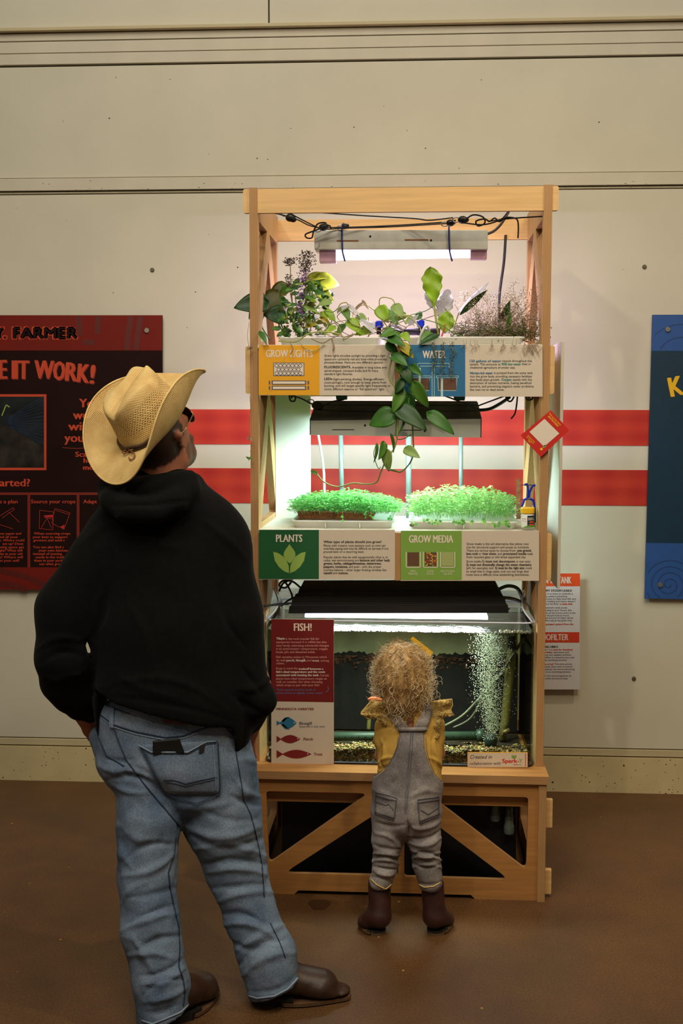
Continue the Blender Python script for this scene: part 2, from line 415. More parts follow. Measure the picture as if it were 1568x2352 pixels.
def ply_edge(name, axis):
    m = bpy.data.materials.new(name); m.use_nodes = True; nt = m.node_tree; N = nt.nodes; L = nt.links; b = N['Principled BSDF']
    g = N.new('ShaderNodeNewGeometry'); sp = N.new('ShaderNodeSeparateXYZ'); L.new(g.outputs['Position'], sp.inputs[0])
    a = N.new('ShaderNodeMath'); a.operation = 'MULTIPLY'; a.inputs[1].default_value = 260*2*PI/1.0; L.new(sp.outputs[axis], a.inputs[0])
    s = N.new('ShaderNodeMath'); s.operation = 'SINE'; L.new(a.outputs[0], s.inputs[0])
    nz = N.new('ShaderNodeTexNoise'); nz.inputs['Scale'].default_value = 9; L.new(g.outputs['Position'], nz.inputs[0])
    ad = N.new('ShaderNodeMath'); ad.operation = 'ADD'; L.new(s.outputs[0], ad.inputs[0]); L.new(nz.outputs[0], ad.inputs[1])
    r = N.new('ShaderNodeValToRGB'); r.color_ramp.elements[0].color = (*lin((132, 92, 54)), 1); r.color_ramp.elements[1].color = (*lin((196, 150, 98)), 1)
    r.color_ramp.elements[0].position = .25; r.color_ramp.elements[1].position = .75
    L.new(ad.outputs[0], r.inputs[0]); L.new(r.outputs[0], b.inputs['Base Color']); b.inputs['Roughness'].default_value = .7; MATS[name] = m
ply_edge('edge_x', 'X'); ply_edge('edge_z', 'Z'); ply_edge('edge_y', 'Y')
def stripe_material():
    m = bpy.data.materials.new('plaid_red'); m.use_nodes = True; nt = m.node_tree; N = nt.nodes; L = nt.links; b = N['Principled BSDF']
    g = N.new('ShaderNodeNewGeometry'); sp = N.new('ShaderNodeSeparateXYZ'); L.new(g.outputs['Position'], sp.inputs[0]); res = []
    for ax, k in (('X', 44.), ('Z', 80.)):
        a = N.new('ShaderNodeMath'); a.operation = 'MULTIPLY'; a.inputs[1].default_value = k; L.new(sp.outputs[ax], a.inputs[0])
        s = N.new('ShaderNodeMath'); s.operation = 'SINE'; L.new(a.outputs[0], s.inputs[0]); res.append(s)
    ad = N.new('ShaderNodeMath'); ad.operation = 'ADD'; L.new(res[0].outputs[0], ad.inputs[0]); L.new(res[1].outputs[0], ad.inputs[1])
    mr = N.new('ShaderNodeMapRange'); mr.inputs[1].default_value = -2; mr.inputs[2].default_value = 2; L.new(ad.outputs[0], mr.inputs[0])
    r = N.new('ShaderNodeValToRGB'); r.color_ramp.elements[0].color = (*lin((180, 32, 24)), 1); r.color_ramp.elements[1].color = (*lin((206, 58, 36)), 1)
    L.new(mr.outputs[0], r.inputs[0]); L.new(r.outputs[0], b.inputs['Base Color']); b.inputs['Roughness'].default_value = .55; MATS['plaid_red'] = m
stripe_material()
def floor_material():
    m = bpy.data.materials.new('floor_concrete'); m.use_nodes = True; nt = m.node_tree; N = nt.nodes; L = nt.links; b = N['Principled BSDF']
    tc = N.new('ShaderNodeTexCoord'); n1 = N.new('ShaderNodeTexNoise'); n1.inputs['Scale'].default_value = 1.7; n1.inputs['Detail'].default_value = 8; n1.inputs['Roughness'].default_value = .65
    n2 = N.new('ShaderNodeTexNoise'); n2.inputs['Scale'].default_value = 160; n2.inputs['Detail'].default_value = 3
    for n in (n1, n2): L.new(tc.outputs['Object'], n.inputs[0])
    r = N.new('ShaderNodeValToRGB'); e = r.color_ramp.elements; e[0].position = .3; e[1].position = .72
    e[0].color = (*lin((78, 51, 28)), 1); e[1].color = (*lin((112, 76, 40)), 1); L.new(n1.outputs[0], r.inputs[0])
    mx = N.new('ShaderNodeMix'); mx.data_type = 'RGBA'; mx.blend_type = 'MULTIPLY'; mx.inputs[0].default_value = 1; L.new(r.outputs[0], mx.inputs[6])
    r2 = N.new('ShaderNodeValToRGB'); r2.color_ramp.elements[0].color = (.7, .7, .7, 1); r2.color_ramp.elements[1].color = (1.2, 1.2, 1.2, 1); r2.color_ramp.elements[0].position = .35; r2.color_ramp.elements[1].position = .65
    L.new(n2.outputs[0], r2.inputs[0]); L.new(r2.outputs[0], mx.inputs[7]); L.new(mx.outputs[2], b.inputs['Base Color'])
    b.inputs['Roughness'].default_value = .5; bp = N.new('ShaderNodeBump'); bp.inputs['Strength'].default_value = .15; L.new(n2.outputs[0], bp.inputs['Height']); bp.inputs['Distance'].default_value = .002; L.new(bp.outputs[0], b.inputs['Normal']); MATS['floor_concrete'] = m
floor_material()
def pitted_concrete():
    m = bpy.data.materials.new('pitted_concrete'); m.use_nodes = True; nt = m.node_tree; N = nt.nodes; L = nt.links; b = N['Principled BSDF']
    tc = N.new('ShaderNodeTexCoord'); v = N.new('ShaderNodeTexVoronoi'); v.inputs['Scale'].default_value = 55; L.new(tc.outputs['Object'], v.inputs[0])
    nz = N.new('ShaderNodeTexNoise'); nz.inputs['Scale'].default_value = 9; nz.inputs['Detail'].default_value = 5; L.new(tc.outputs['Object'], nz.inputs[0])
    wn = N.new('ShaderNodeMath'); wn.operation = 'MULTIPLY'; wn.inputs[1].default_value = .5; L.new(nz.outputs[0], wn.inputs[0])
    lt = N.new('ShaderNodeMath'); lt.operation = 'LESS_THAN'; L.new(v.outputs['Distance'], lt.inputs[0])
    pw = N.new('ShaderNodeMath'); pw.operation = 'POWER'; pw.inputs[1].default_value = 3; L.new(v.outputs['Color'], pw.inputs[0])
    m2 = N.new('ShaderNodeMath'); m2.operation = 'MULTIPLY'; L.new(pw.outputs[0], m2.inputs[0]); L.new(wn.outputs[0], m2.inputs[1]); L.new(m2.outputs[0], lt.inputs[1])
    r = N.new('ShaderNodeValToRGB'); r.color_ramp.elements[0].color = (*lin((192, 172, 126)), 1); r.color_ramp.elements[1].color = (*lin((214, 196, 150)), 1); L.new(nz.outputs[0], r.inputs[0])
    mx = N.new('ShaderNodeMix'); mx.data_type = 'RGBA'; L.new(lt.outputs[0], mx.inputs[0]); L.new(r.outputs[0], mx.inputs[6]); mx.inputs[7].default_value = (*lin((60, 44, 28)), 1)
    L.new(mx.outputs[2], b.inputs['Base Color']); b.inputs['Roughness'].default_value = .8; MATS['pitted_concrete'] = m
pitted_concrete()
# ------------------------------------------------------------------ the setting
WY = 5.09
def wz(py): return at(784, py, WY).z
fl = MB().box(-6, 6, -2.5, 6.5, -.1, 0).build('floor', MATS['floor_concrete']); tag(fl, 'brown stained concrete floor under the people and the plant rack', 'floor', kind='structure')
wall = MB().box(-6, 6, WY+.03, WY+.2, -.1, 6.2).build('wall_back', MATS['groove_dark']); tag(wall, 'cream painted hall wall behind the plant rack', 'wall', kind='structure')
def zb(x, py): return at(x, py, WY).z
Z0 = wz(1811)
levels = [(wz(1727), wz(1415-0)*0+wz(446), 0.0, 'wall_paint', 'panel')]
zt = {k: v for k, v in dict(a=zb(0, 68), b=zb(0, 78), c=zb(0, 97), d=zb(0, 125), e=zb(0, 152), f=zb(0, 411), g=zb(0, 441), h=zb(0, 1690), i=zb(0, 1709)).items()}
zt['h'] = zb(1400, 1719.5); zt['i'] = zb(1400, 1737)
gp = .002
def wallboard(z0, z1, out, m, nm='panel', x0=-6, x1=6):
    return MB().box(x0, x1, WY-out, WY+.031, z0+gp, z1-gp).build(nm, MATS[m], wall, bevel=.002)
wallboard(zt['h'], zt['g']-.012, 0, 'wall_paint'); wallboard(zt['g'], zt['f'], .012, 'trim_paint', 'batten')
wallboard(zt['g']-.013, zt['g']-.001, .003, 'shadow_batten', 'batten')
wallboard(zt['f'], zt['e']-.004, 0, 'wall_paint'); wallboard(zt['e'], zt['d'], .008, 'trim_paint', 'batten'); wallboard(zt['d'], zt['c'], .004, 'trim_paint', 'batten')
wallboard(zt['c'], zt['b'], .004, 'trim_paint', 'batten'); wallboard(zt['b'], zt['a'], .03, 'dado_paint', 'ledge')
xs = at(617, 30, WY).x
wallboard(zt['a'], 6.2, -.002, 'wall_paint', 'panel', -6, xs-.003); wallboard(zt['a'], 6.2, -.002, 'wall_paint', 'panel', xs+.003, 6)
wallboard(zt['i'], zt['h'], .004, 'dado_paint', 'batten')
bb = MB().box(-6, 6, WY-.012, WY+.03, -.02, zt['i']-.003).build('baseboard_back', MATS['pitted_concrete']); tag(bb, 'pitted concrete footing along the bottom of the wall', 'baseboard', kind='structure')
for i, (x0, x1, ya, yb2) in enumerate([(-2.6, at(1560, 980, WY).x, 941, 1022), (-2.6, at(1560, 1100, WY).x, 1077.5, 1158.5)]):
    o = MB().box(x0, x1, WY-.003, WY-.0005, zb(1000, yb2), zb(1000, ya)).build('wall_stripe', MATS['plaid_red'])
    tag(o, ['upper red plaid stripe running across the cream wall', 'lower red plaid stripe running across the cream wall'][i], 'stripe', 'red plaid wall stripes')
rb = random.Random(5)
mk = MB()
for i in range(70):
    x = rb.uniform(0, 1568); y = rb.choice([rb.uniform(170, 400), rb.uniform(415, 436), rb.uniform(460, 1650), rb.uniform(460, 900), rb.uniform(415, 436)])
    if 560 < x < 1290 and y > 440: continue
    mk.ball(at(x, y, WY-.001 if y > 445 or y < 411 else WY-.012), (rb.uniform(.001, .0035), .001, rb.uniform(.001, .003)), n=5, k=4)
mk.build('scuff_mark', mat('scuff', (84, 66, 44), .9), wall)['kind'] = 'stuff'
for i, (x, y, l) in enumerate([(350, 620, 'small dark bolt head in the wall above the red board'), (1479, 613, 'small dark bolt head in the wall above the blue board'), (1455, 1558, 'small dark bolt head low on the wall below the blue board')]):
    o = MB().lathe([(.009, 0), (.009, -.006), (.006, -.009)], at(x, y, WY+.001), 10, axis='Y').build('wall_bolt', mat('bolt', (110, 104, 80), .5, .6)); tag(o, l, 'bolt', 'bolts in the wall')
# ------------------------------------------------------------------ plywood rack
YU, YR = 4.0, 4.6            # front and rear of the upper frame
XL0, XL1, XR0, XR1 = -.557, -.530, .426, .452
PLY = (MATS['ply'], MATS['edge_y']); SIDE = (MATS['ply_v'], MATS['edge_x'])
rack = empty('plant_rack', (-.05, 4.3, 0), 'tall plywood rack holding the lit plant shelves and the fish tank', 'rack')
ZT = 2.395; ZS1, ZS1b = 1.881, 1.716; ZS2, ZS2b = at(594, 1217, YU).z, at(594, 1329, YU).z; ZTAB = .437
def side_outline():
    return [(YU, .437), (YR, .437), (YR, ZT+.01), (YU, ZT+.01)]
def bay(z0, z1):
    a, b = YU+.045, YR-.045; m = (a+b)/2; w_ = .032
    return [rpoly([(a, z0+.16), (m-w_*1.1, z1), (a, z1)], .006), rpoly([(b, z0+.16), (b, z1), (m+w_*1.1, z1)], .006),
            rpoly([(a+.035, z0), (b-.035, z0), (m, z1-.10)], .008)]
for x in (XL0, XR0):
    holes = bay(1.90, 2.30)+bay(ZS2+.02, ZS1b-.0)+bay(.50, ZS2b-.02)
    sheet('side_frame', side_outline(), holes, XL1-XL0, 'X', x, SIDE, rack)
    sheet('side_leg', [(3.895, 0), (4.62, 0), (4.62, .41), (3.895, .41)], [rpoly([(3.99, .07), (4.53, .07), (4.53, .34), (3.99, .34)], .02)], .026, 'X', x+(.002 if x > 0 else -.002), SIDE, rack)
def rail(nm, z0, z1, y, xa=-.579, xb=.474, m=PLY):
    return sheet(nm, rpoly([(xa, z0), (xb, z0), (xb, z1), (xa, z1)], .008, 3), [], .018, 'Y', y, m, rack)
rail('top_rail', 2.322, 2.402, YU+.006); rail('top_rail', 2.31, 2.39, YR-.03)
rail('shelf_rail', ZS1b, ZS1-.004, YU+.006, -.574, .470); rail('shelf_rail', ZS2b+.003, ZS2-.004, YU+.006, -.574, .470)
rail('shelf_rail', ZS1b, ZS1-.02, YR-.03); rail('shelf_rail', ZS2b+.003, ZS2-.02, YR-.03)
for nm, z, m in (('shelf', ZS1, 'white_board'), ('shelf', ZS2, 'white_board')):
    MB().box(XL1, XR0, YU-.002, YR-.01, z-.012, z).build(nm, MATS[m], rack, bevel=.001)
MB().box(at(906, 1270, YU-.004).x, at(920, 1270, YU-.004).x, YU-.010, YU+.008, ZS2b, ZS2-.006).build('divider', MATS['edge_x'], rack)
MB().box(at(906, 850, YU-.004).x, at(920, 850, YU-.004).x, YU-.010, YU+.008, ZS1b, ZS1-.006).build('divider', MATS['edge_x'], rack)
tt = MB().box(-.556, .460, 3.888, 4.62, .409, ZTAB).build('table_top', [MATS['ply_shaded'], MATS['edge_z']], rack)
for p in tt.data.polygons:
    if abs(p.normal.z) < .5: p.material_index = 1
# base: front and back truss panels
YB = 3.905
def bp(x, y): v = at(x, y, YB); return (v.x, v.z)
outer = [(-.548, .012), (.428, .012), (.428, .409), (-.548, .409)]
H = [[(611, 1817), (848, 1822), (617, 1984)], [(914, 1836), (914, 2012), (651, 2006)], [(928, 1838), (1170, 2021), (928, 2014)], [(985, 1826), (1213, 1831), (1208, 1998)]]
holes = [rpoly([bp(*p) for p in h], .012) for h in H]
cut = [(-.40, .012), (-.39, .022), (.20, .022), (.21, .012)]
outer = [(-.548, .0), (-.40, .0), (-.385, .014), (.205, .014), (.22, .0), (.428, .0), (.428, .409), (-.548, .409)]
BPL = (MATS['ply_shaded'], MATS['edge_y']); sheet('front_truss', outer, holes, .018, 'Y', YB, BPL, rack); sheet('rear_truss', outer, [rpoly([(-.5, .06), (.38, .06), (.38, .34), (-.5, .34)], .02)], .018, 'Y', 4.585, BPL, rack)
for z0, z1 in ((.245, .345), (.012, .10)): MB().box(.454, .480, 3.93, 3.95, z0, z1).build('tenon', MATS['ply'], rack, bevel=.003)
MB().box(-.46, .36, 3.93, 4.0, .008, .03).build('rubber_strip', MATS['rubber'], rack)
MB().box(-.50, .40, 3.94, 4.0, .315, .36).build('inner_rail', MATS['ply_shaded'], rack)
# sump tub and bottles in the base
tub = MB(); tub.box(-.46, .37, 4.05, 4.55, .012, .30); tub.box(-.475, .385, 4.035, 4.565, .28, .30)
tag(tub.build('sump_tub', MATS['tub_black'], bevel=.006), 'black plastic sump tub inside the base of the rack', 'tub')
for i, (x, y, l) in enumerate([(1137, 1885, 'left of two pale pipe ends above the sump tub under the tank'), (1168, 1915, 'right and lower of two pale pipe ends above the sump tub')]):
    c = at(x, y, 4.02); b = MB(); b.lathe([(.0, 0), (.016, 0), (.018, .004), (.018, .03), (.015, .034), (.015, .06), (.012, .075), (.012, .10)], c, 14)
    tag(b.build('pipe_fitting', MATS['pipe_clear'], smooth=True), l, 'pipe fitting', 'pale pipe ends under the tank')
# hanging white board behind the middle shelf, and the edge-on panel right of the rack
o = MB().box(at(633, 1050, 4.5).x, at(712.5, 1050, 4.5).x, 4.49, 4.52, ZS2+.0, at(640, 905, 4.5).z+.10).build('backing_board', MATS['white_board'], bevel=.001)
tag(o, 'white backing board standing upright at the left rear of the middle shelf', 'board')
o = MB().box(at(1273, 1000, 4.35).x, at(1280, 1000, 4.35).x, 4.2, 4.55, at(1275, 1338, 4.35).z, at(1275, 790, 4.35).z).build('side_board', MATS['white_board'], bevel=.001)
tag(o, 'thin white board seen edge on along the right side of the rack', 'board')
# ------------------------------------------------------------------ printed signs
def sign(nm, label, x0, x1, y0, y1, Y, base, th=.004):
    a, b = at(x0, y0, Y), at(x1, y1, Y); c = at(x1, y0, Y); d = at(x0, y1, Y)
    m = MB().hexa([d+Vector((0, th, 0)), b+Vector((0, th, 0)), b, d, a+Vector((0, th, 0)), c+Vector((0, th, 0)), c, a])
    o = m.build(nm, MATS[base]); tag(o, label, 'sign'); return o
E1 = .0006
YS = YU-.012
def P_(Y): return Print(Y-E1)
s1 = sign('info_sign', 'yellow and cream grow lights sign on the upper shelf front', 594, 906, 792.5, 908, YS, 'sign_cream')
p = P_(YS); p.poly('sign_yellow', [(594, 792.5), (733.5, 793), (733.5, 908), (594, 907)])
q = Print(YS-2*E1)
q.text('ink_pale', 'GROW LIGHTS', 610, 717, 820.5, 17, 2)
q.frame('ink_grey', 627.5, 698.5, 833, 863.5, 1.6); q.rect('ink_pale', 629, 697, 834.5, 862)
r_ = Print(YS-3*E1)
for j in range(3):
    for i in range(7 if j != 1 else 6):
        cx, cy = 635+i*9.1+(4.5 if j == 1 else 0), 839.5+j*8.9
        e1, e2 = ell(cx, cy, 4.6, 4.4, 14), ell(cx, cy, 3.4, 3.2, 14)
        for k in range(14): r_.poly('ink_grey', [e1[k], e1[(k+1) % 14], e2[(k+1) % 14], e2[k]])
for yy in (874, 886):
    q.rect('ink_grey', 623.5, 703, yy, yy+9.5); r_.rect('ink_pale', 626.5, 700, yy+2, yy+7.5); r_.rect('sign_yellow', 620.5, 623.5, yy-1, yy+11); q.rect('ink_grey', 617, 620.6, yy+.6, yy+8.9); q.rect('ink_grey', 706, 709.6, yy+.6, yy+8.9)
for b, t, x0, x1, y in [(1, 'Grow lights simulate sunlight by providing a light', 744.7, 885.5, 819), (1, 'spectrum—primarily red and blue—that promotes', 744.7, 887, 827), (1, 'photosynthesis. Here are two different options:', 744.7, 879.5, 834.5), (3, 'FLUORESCENTS.', 744.7, 805.5, 845.5), (1, 'Available in long tubes and', 808, 887, 846), (1, 'spiral-shaped, compact bulbs and fit many', 744.7, 869, 853.5), (1, 'standard light fixtures.', 744.7, 809.5, 861), (3, 'LEDs', 744.7, 762.5, 872.5), (1, '(light-emitting diodes). Energy-efficient', 765, 881, 873), (1, '(cost-savings!), cool enough to keep plants from', 744.7, 887, 880.5), (1, 'burning, and will target specific light frequencies to', 744.7, 896, 888), (1, 'mimic different seasons or “full spectrum” light.', 744.7, 883, 895.8)]:
    q.text('ink_dark', t, x0, x1, y, 4.9 if b == 1 else 5.4, b)
for z in (p, q, r_): z.done(s1, {'sign_yellow': 'colour_field', 'ink_grey': 'icon'})
s2 = sign('info_sign', 'blue and cream water sign on the upper shelf front', 920, 1245.5, 791.5, 911, YS, 'sign_cream')
p = P_(YS); q = Print(YS-2*E1); r_ = Print(YS-3*E1)
p.rect('sign_blue', 920, 1068, 792, 910.6)
q.text('ink_pale', 'WATER', 970, 1022, 822.5, 17, 2)
for pts in ([(958.5, 845), (958.5, 834.5), (1031, 834.5), (1031, 845)], [(965, 842), (965, 841), (992, 841), (992, 911)], [(997, 911), (997, 841), (1024, 841)]): q.line('ink_line', pts, 1.2)
for x in (938, 1001): q.frame('ink_line', x, x+52, 863, 867.5, 1); q.line('ink_line', [(x+4, 867), (x+5.5, 897), (x+46.5, 897), (x+48, 867)], 1.2)
for x in (941, 1003): q.rect('ink_brown', x+4, x+45, 869.5, 896)
for x in (961, 1012): r_.rect('ink_line', x, x+5, 845 if x == 961 else 869, 878 if x == 961 else 911)
for b, k, t, x0, x1, y in [(3, 'ink_blue', '120 gallons of water', 1078.5, 1150.5, 831.5), (1, 'ink_dark', 'recycle throughout this', 1153, 1221, 831), (1, 'ink_dark', 'system. This amounts to', 1079, 1149, 838.8), (3, 'ink_teal', '90% less water', 1151.5, 1196, 838.5), (1, 'ink_dark', 'than in', 1198, 1218, 838), (1, 'ink_dark', 'traditional agriculture of similar size.', 1079, 1183, 846.3), (3, 'ink_blue', 'Nitrate-rich water', 1079, 1131, 859), (1, 'ink_dark', 'is pumped from the sump tank', 1134, 1223, 858.5), (1, 'ink_dark', 'into the grow beds, providing necessary fertilizer', 1079, 1222, 866.5), (1, 'ink_dark', 'that feeds plant growth.', 1079, 1148, 874.2), (3, 'ink_teal', 'Oxygen', 1151, 1174, 874), (1, 'ink_dark', 'assists with the', 1177, 1221, 874), (1, 'ink_dark', 'absorption of certain nutrients, fueling beneficial', 1079, 1220, 881.6), (1, 'ink_dark', 'bacteria, and preventing stagnant water problems', 1079, 1225, 889.4), (1, 'ink_dark', 'like root rot or dead zones.', 1079, 1158, 897)]:
    q.text(k, t, x0, x1, y, 4.9 if b == 1 else 5.3, b)
for z in (p, q, r_): z.done(s2, {'sign_blue': 'colour_field', 'ink_brown': 'icon', 'ink_line': 'icon'})
s3 = sign('info_sign', 'dark green and cream plants sign on the lower shelf front', 594.5, 906.5, 1216.5, 1331, YS, 'sign_cream')
p = P_(YS); q = Print(YS-2*E1)
p.rect('sign_green', 594.5, 732, 1217, 1330)
q.text('ink_pale', 'PLANTS', 633.5, 693, 1244.5, 16.5, 2)
def leafshape(q, key, tip, base, wd, n=10, pw=.9):
    dx, dy = base[0]-tip[0], base[1]-tip[1]; L = math.hypot(dx, dy); nx, ny = -dy/L, dx/L; A = []; B_ = []
    for i in range(n+1):
        t = i/n; w_ = wd*math.sin(PI*t**pw); A.append((tip[0]+dx*t+nx*w_, tip[1]+dy*t+ny*w_)); B_.append((tip[0]+dx*t-nx*w_, tip[1]+dy*t-ny*w_))
    q.poly(key, A[:-1]+B_[:0:-1])
leafshape(q, 'ink_leaf', (664.5, 1249.5), (665, 1294.5), 13.5, 16, 1.15)
q.poly('ink_leaf', [(627, 1267.5), (638, 1270), (650, 1278), (658, 1288), (663, 1300), (663.5, 1316.5), (652, 1312), (640, 1302), (631, 1288)])
q.poly('ink_leaf', [(702, 1267.5), (691, 1270), (679, 1278), (671, 1288), (666.5, 1300), (665.5, 1316.5), (677, 1312), (689, 1302), (698, 1288)])
for b, t, x0, x1, y in [(3, 'What type of plants should you grow?', 743, 875.5, 1246.7), (1, 'Plants with invasive root systems such as mint can', 743, 885, 1255), (1, 'overtake piping and may be difficult to harvest if not', 743, 891.5, 1262), (1, 'pruned back on a recurring basis.', 743, 836, 1269.3), (1, 'Popular plants that do well aquaponically (that is, in', 743, 890, 1281.7), (1, 'rocky, wet environments) are', 743, 823.5, 1289), (3, 'lettuces and other leafy', 826, 895, 1289), (3, 'greens, herbs, cabbage/brassicas, watercress,', 743, 875.5, 1296.3), (3, 'peppers, tomatoes,', 743, 798.5, 1303.8), (1, 'and even - with the proper', 801, 875.5, 1303.8), (1, 'nutrient balance – other larger fruiting varieties like', 743, 887, 1311.2), (3, 'squash', 743, 762.5, 1318), (1, 'and', 765, 774, 1318), (3, 'melons.', 777, 799.5, 1318.3)]:
    q.text('ink_dark', t, x0, x1, y, 4.7 if b == 1 else 5.1, b)
for z in (p, q): z.done(s3, {'sign_green': 'colour_field', 'ink_leaf': 'icon'})
s4 = sign('info_sign', 'light green and cream grow media sign on the lower shelf front', 920, 1237.5, 1219, 1334, YS, 'sign_cream')
p = P_(YS); q = Print(YS-2*E1); r_ = Print(YS-3*E1)
p.rect('sign_lime', 920, 1060, 1219, 1332)
q.text('ink_pale', 'GROW MEDIA', 938.5, 1039.5, 1246.5, 17, 2)
rr = random.Random(3)
mat('media_glass', (176, 176, 120), .6, var=0); mat('media_lava', (120, 90, 60), .6, var=0)
for x, k in ((932.5, 'ink_brown'), (972, 'media_lava'), (1011.5, 'media_glass')):
    q.line('ink_pale', [(x, 1267.5), (x, 1303), (x+32.5, 1303), (x+32.5, 1267.5)], 2); q.rect(k, x+3, x+29.5, 1268.5, 1300)
    for i in range(8):
        for j in range(9):
            cx, cy = x+4.7+i*3.3+(j % 2)*1.2, 1270.3+j*3.5
            if k == 'media_lava': r_.poly(rr.choice(['ink_red', 'ink_dark', 'ink_dark', 'ink_maroon', 'ink_yellow', 'ink_leaf']), [(cx+rr.uniform(-1.8, 0), cy-1.2), (cx+1.6, cy+rr.uniform(-1.5, 0)), (cx+rr.uniform(0, 1.5), cy+1.6), (cx-1.4, cy+1)])
            else: r_.poly('sign_lime' if k == 'media_glass' else 'media_lava', ell(cx, cy, .9, .9, 6))
for t, cx, y in (('PEA', 948.5, 1314), ('GRAVEL', 948.5, 1320.2), ('LAVA', 988, 1314), ('ROCK', 988, 1320.2), ('RECYCLED', 1028, 1314), ('GLASS', 1028, 1320.2)):
    w_ = len(t)*3.9; q.text('ink_pale', t, cx-w_/2, cx+w_/2, y, 4.6, 0)
for b, t, x0, x1, y in [(1, 'Grow media is the soil alternative that plants root', 1071, 1214, 1251.3), (1, 'into for structural support and access to nutrients.', 1071, 1215, 1259), (1, 'There are various types to choose from:', 1071, 1184.5, 1266.6), (3, 'pea gravel,', 1188, 1220, 1266.6), (3, 'lava rock', 1071, 1097, 1274), (1, 'or', 1099, 1105, 1274), (3, 'river stone', 1107.5, 1138.5, 1274), (1, ', and', 1139.5, 1152, 1274), (3, 'processed media', 1155, 1208, 1274), (1, 'made', 1210, 1223, 1274), (1, 'from recycled glass or kiln-dried expanded clay', 1071, 1207, 1281.6), (1, 'Grow media', 1070.5, 1104, 1291.5), (3, '1) must not decompose', 1107, 1182, 1291.5), (1, 'or wear away;', 1185, 1218, 1291.5), (3, '2) must not drastically change the water chemistry', 1070.5, 1220, 1299.3), (1, '(pH, for example); and', 1070.5, 1132, 1306.8), (3, '3) must be the right size:', 1136.5, 1204, 1306.8), (1, 'not', 1207, 1221.5, 1306.8), (1, 'so small that it clogs pipes, and not too large that', 1070.5, 1214, 1314.5), (1, 'roots have a difficult time establishing themselves.', 1070, 1215, 1322)]:
    q.text('ink_dark', t, x0, x1, y, 4.8 if b == 1 else 5.2, b)
for z in (p, q, r_): z.done(s4, {'sign_lime': 'colour_field', 'ink_brown': 'icon', 'media_lava': 'icon', 'media_glass': 'icon'})
YT = 3.985                    # front glass of the aquarium
YF = YT-.006
s5 = sign('info_sign', 'tall maroon and cream fish sign on the left of the tank front', 622.8, 766.3, 1422, 1762.5, YF, 'sign_cream')
p = P_(YF); q = Print(YF-2*E1); r_ = Print(YF-3*E1)
p.poly('sign_maroon', [(622.8, 1422), (766.2, 1423.5), (766.2, 1612.8), (622.8, 1610.5)])
q.text('ink_pale', 'FISH!', 674.5, 714.5, 1449, 17, 2)
for b, k, t, x0, x1, y in [(3, 'ink_pale', 'Tilapia', 634, 653.5, 1468.8), (1, 'ink_pink', 'is the most popular fish for', 656, 733, 1469.5), (1, 'ink_pink', 'aquaponics because it is edible but also', 634, 750, 1477), (1, 'ink_pink', 'very hardy, tolerating substantial changes', 634, 755, 1485), (1, 'ink_pink', 'in its environment—temperature, oxygen', 634, 752, 1492.5), (1, 'ink_pink', 'levels, pH, and dissolved solids.', 634, 724, 1500), (1, 'ink_pink', 'Fish varieties native to Minnesota which', 634, 750, 1511.5), (1, 'ink_pink', 'do well:', 634, 656, 1519), (3, 'ink_pale', 'perch, bluegill,', 658, 702, 1519), (1, 'ink_pink', 'and', 704, 715, 1519), (3, 'ink_pale', 'trout', 717, 732, 1519.5), (1, 'ink_pink', ', among', 733, 755, 1519.5), (1, 'ink_pink', 'others.', 634, 653.5, 1526), (1, 'ink_pink', 'Keep in mind the', 634, 683, 1537.5), (3, 'ink_pale', 'tradeoff between a', 685.5, 742, 1538.5), (3, 'ink_pale', 'fish’s ideal temperature and the costs', 634, 746, 1545.5), (3, 'ink_pale', 'associated with heating the tank.', 634, 732.5, 1553), (1, 'ink_pink', 'Certain', 735, 755, 1553.5), (1, 'ink_pink', 'plants have ideal temperature ranges as', 634, 750, 1561), (1, 'ink_pink', 'well, so consider this when choosing', 634, 740, 1568.5), (1, 'ink_pink', 'which crops to pair with your fish!', 634, 733, 1576), (1, 'ink_softblue', 'Think spinach and koi, both of', 634, 724, 1586.5), (1, 'ink_softblue', 'which thrive in slightly cooler water.', 634, 742, 1594), (3, 'ink_maroon', 'MINNESOTA VARIETIES', 634.5, 720, 1630.7), (2, 'ink_grey', 'Bluegill', 687, 715.5, 1664), (0, 'ink_grey', 'featured in this tank', 687, 746, 1670.5), (2, 'ink_maroon', 'Perch', 697, 718, 1700.5), (2, 'ink_maroon', 'Trout', 720.5, 740, 1735)]:
    q.text(k, t, x0, x1, y, 4.9 if y < 1640 else (6.2 if b else 4.4), b, slant=.15 if k == 'ink_softblue' else 0)
q.line('ink_softblue', [(748, 1590), (754, 1585), (753, 1577)], 1.6)
def fish(key, xl, xr, yc, h, hb):
    q.poly(key, [(xl, yc-h*.75), (xl, yc+h*.75), (xl+(xr-xl)*.17, yc+1), (xl+(xr-xl)*.17, yc-1)])
    a = xl+(xr-xl)*.16; n = 14; U = [(a+(xr-a)*i/n, yc-hb*math.sin(PI*(i/n)**.95)) for i in range(n+1)]; D = [(a+(xr-a)*i/n, yc+hb*math.sin(PI*(i/n)**.95)) for i in range(n, -1, -1)]
    q.poly(key, U+D[1:-1]); r_.poly('ink_pale', ell(xr-(xr-xl)*.11, yc-.5, 1.4, 1.4, 8))
fish('ink_blue', 635, 681, 1660.5, 7, 12.5); q.poly('ink_blue', [(647, 1655), (654, 1648), (666, 1646.5), (658, 1651), (650, 1659)]); q.poly('ink_blue', [(647, 1666), (654, 1674), (666, 1675.5), (658, 1670), (650, 1662)])
fish('ink_maroon', 635, 689.5, 1697.5, 10, 9.3); fish('ink_maroon', 635, 715, 1732, 12, 9.8)
for z in (p, q, r_): z.done(s5, {'sign_maroon': 'colour_field', 'ink_blue': 'icon'})
YK = YT-.004
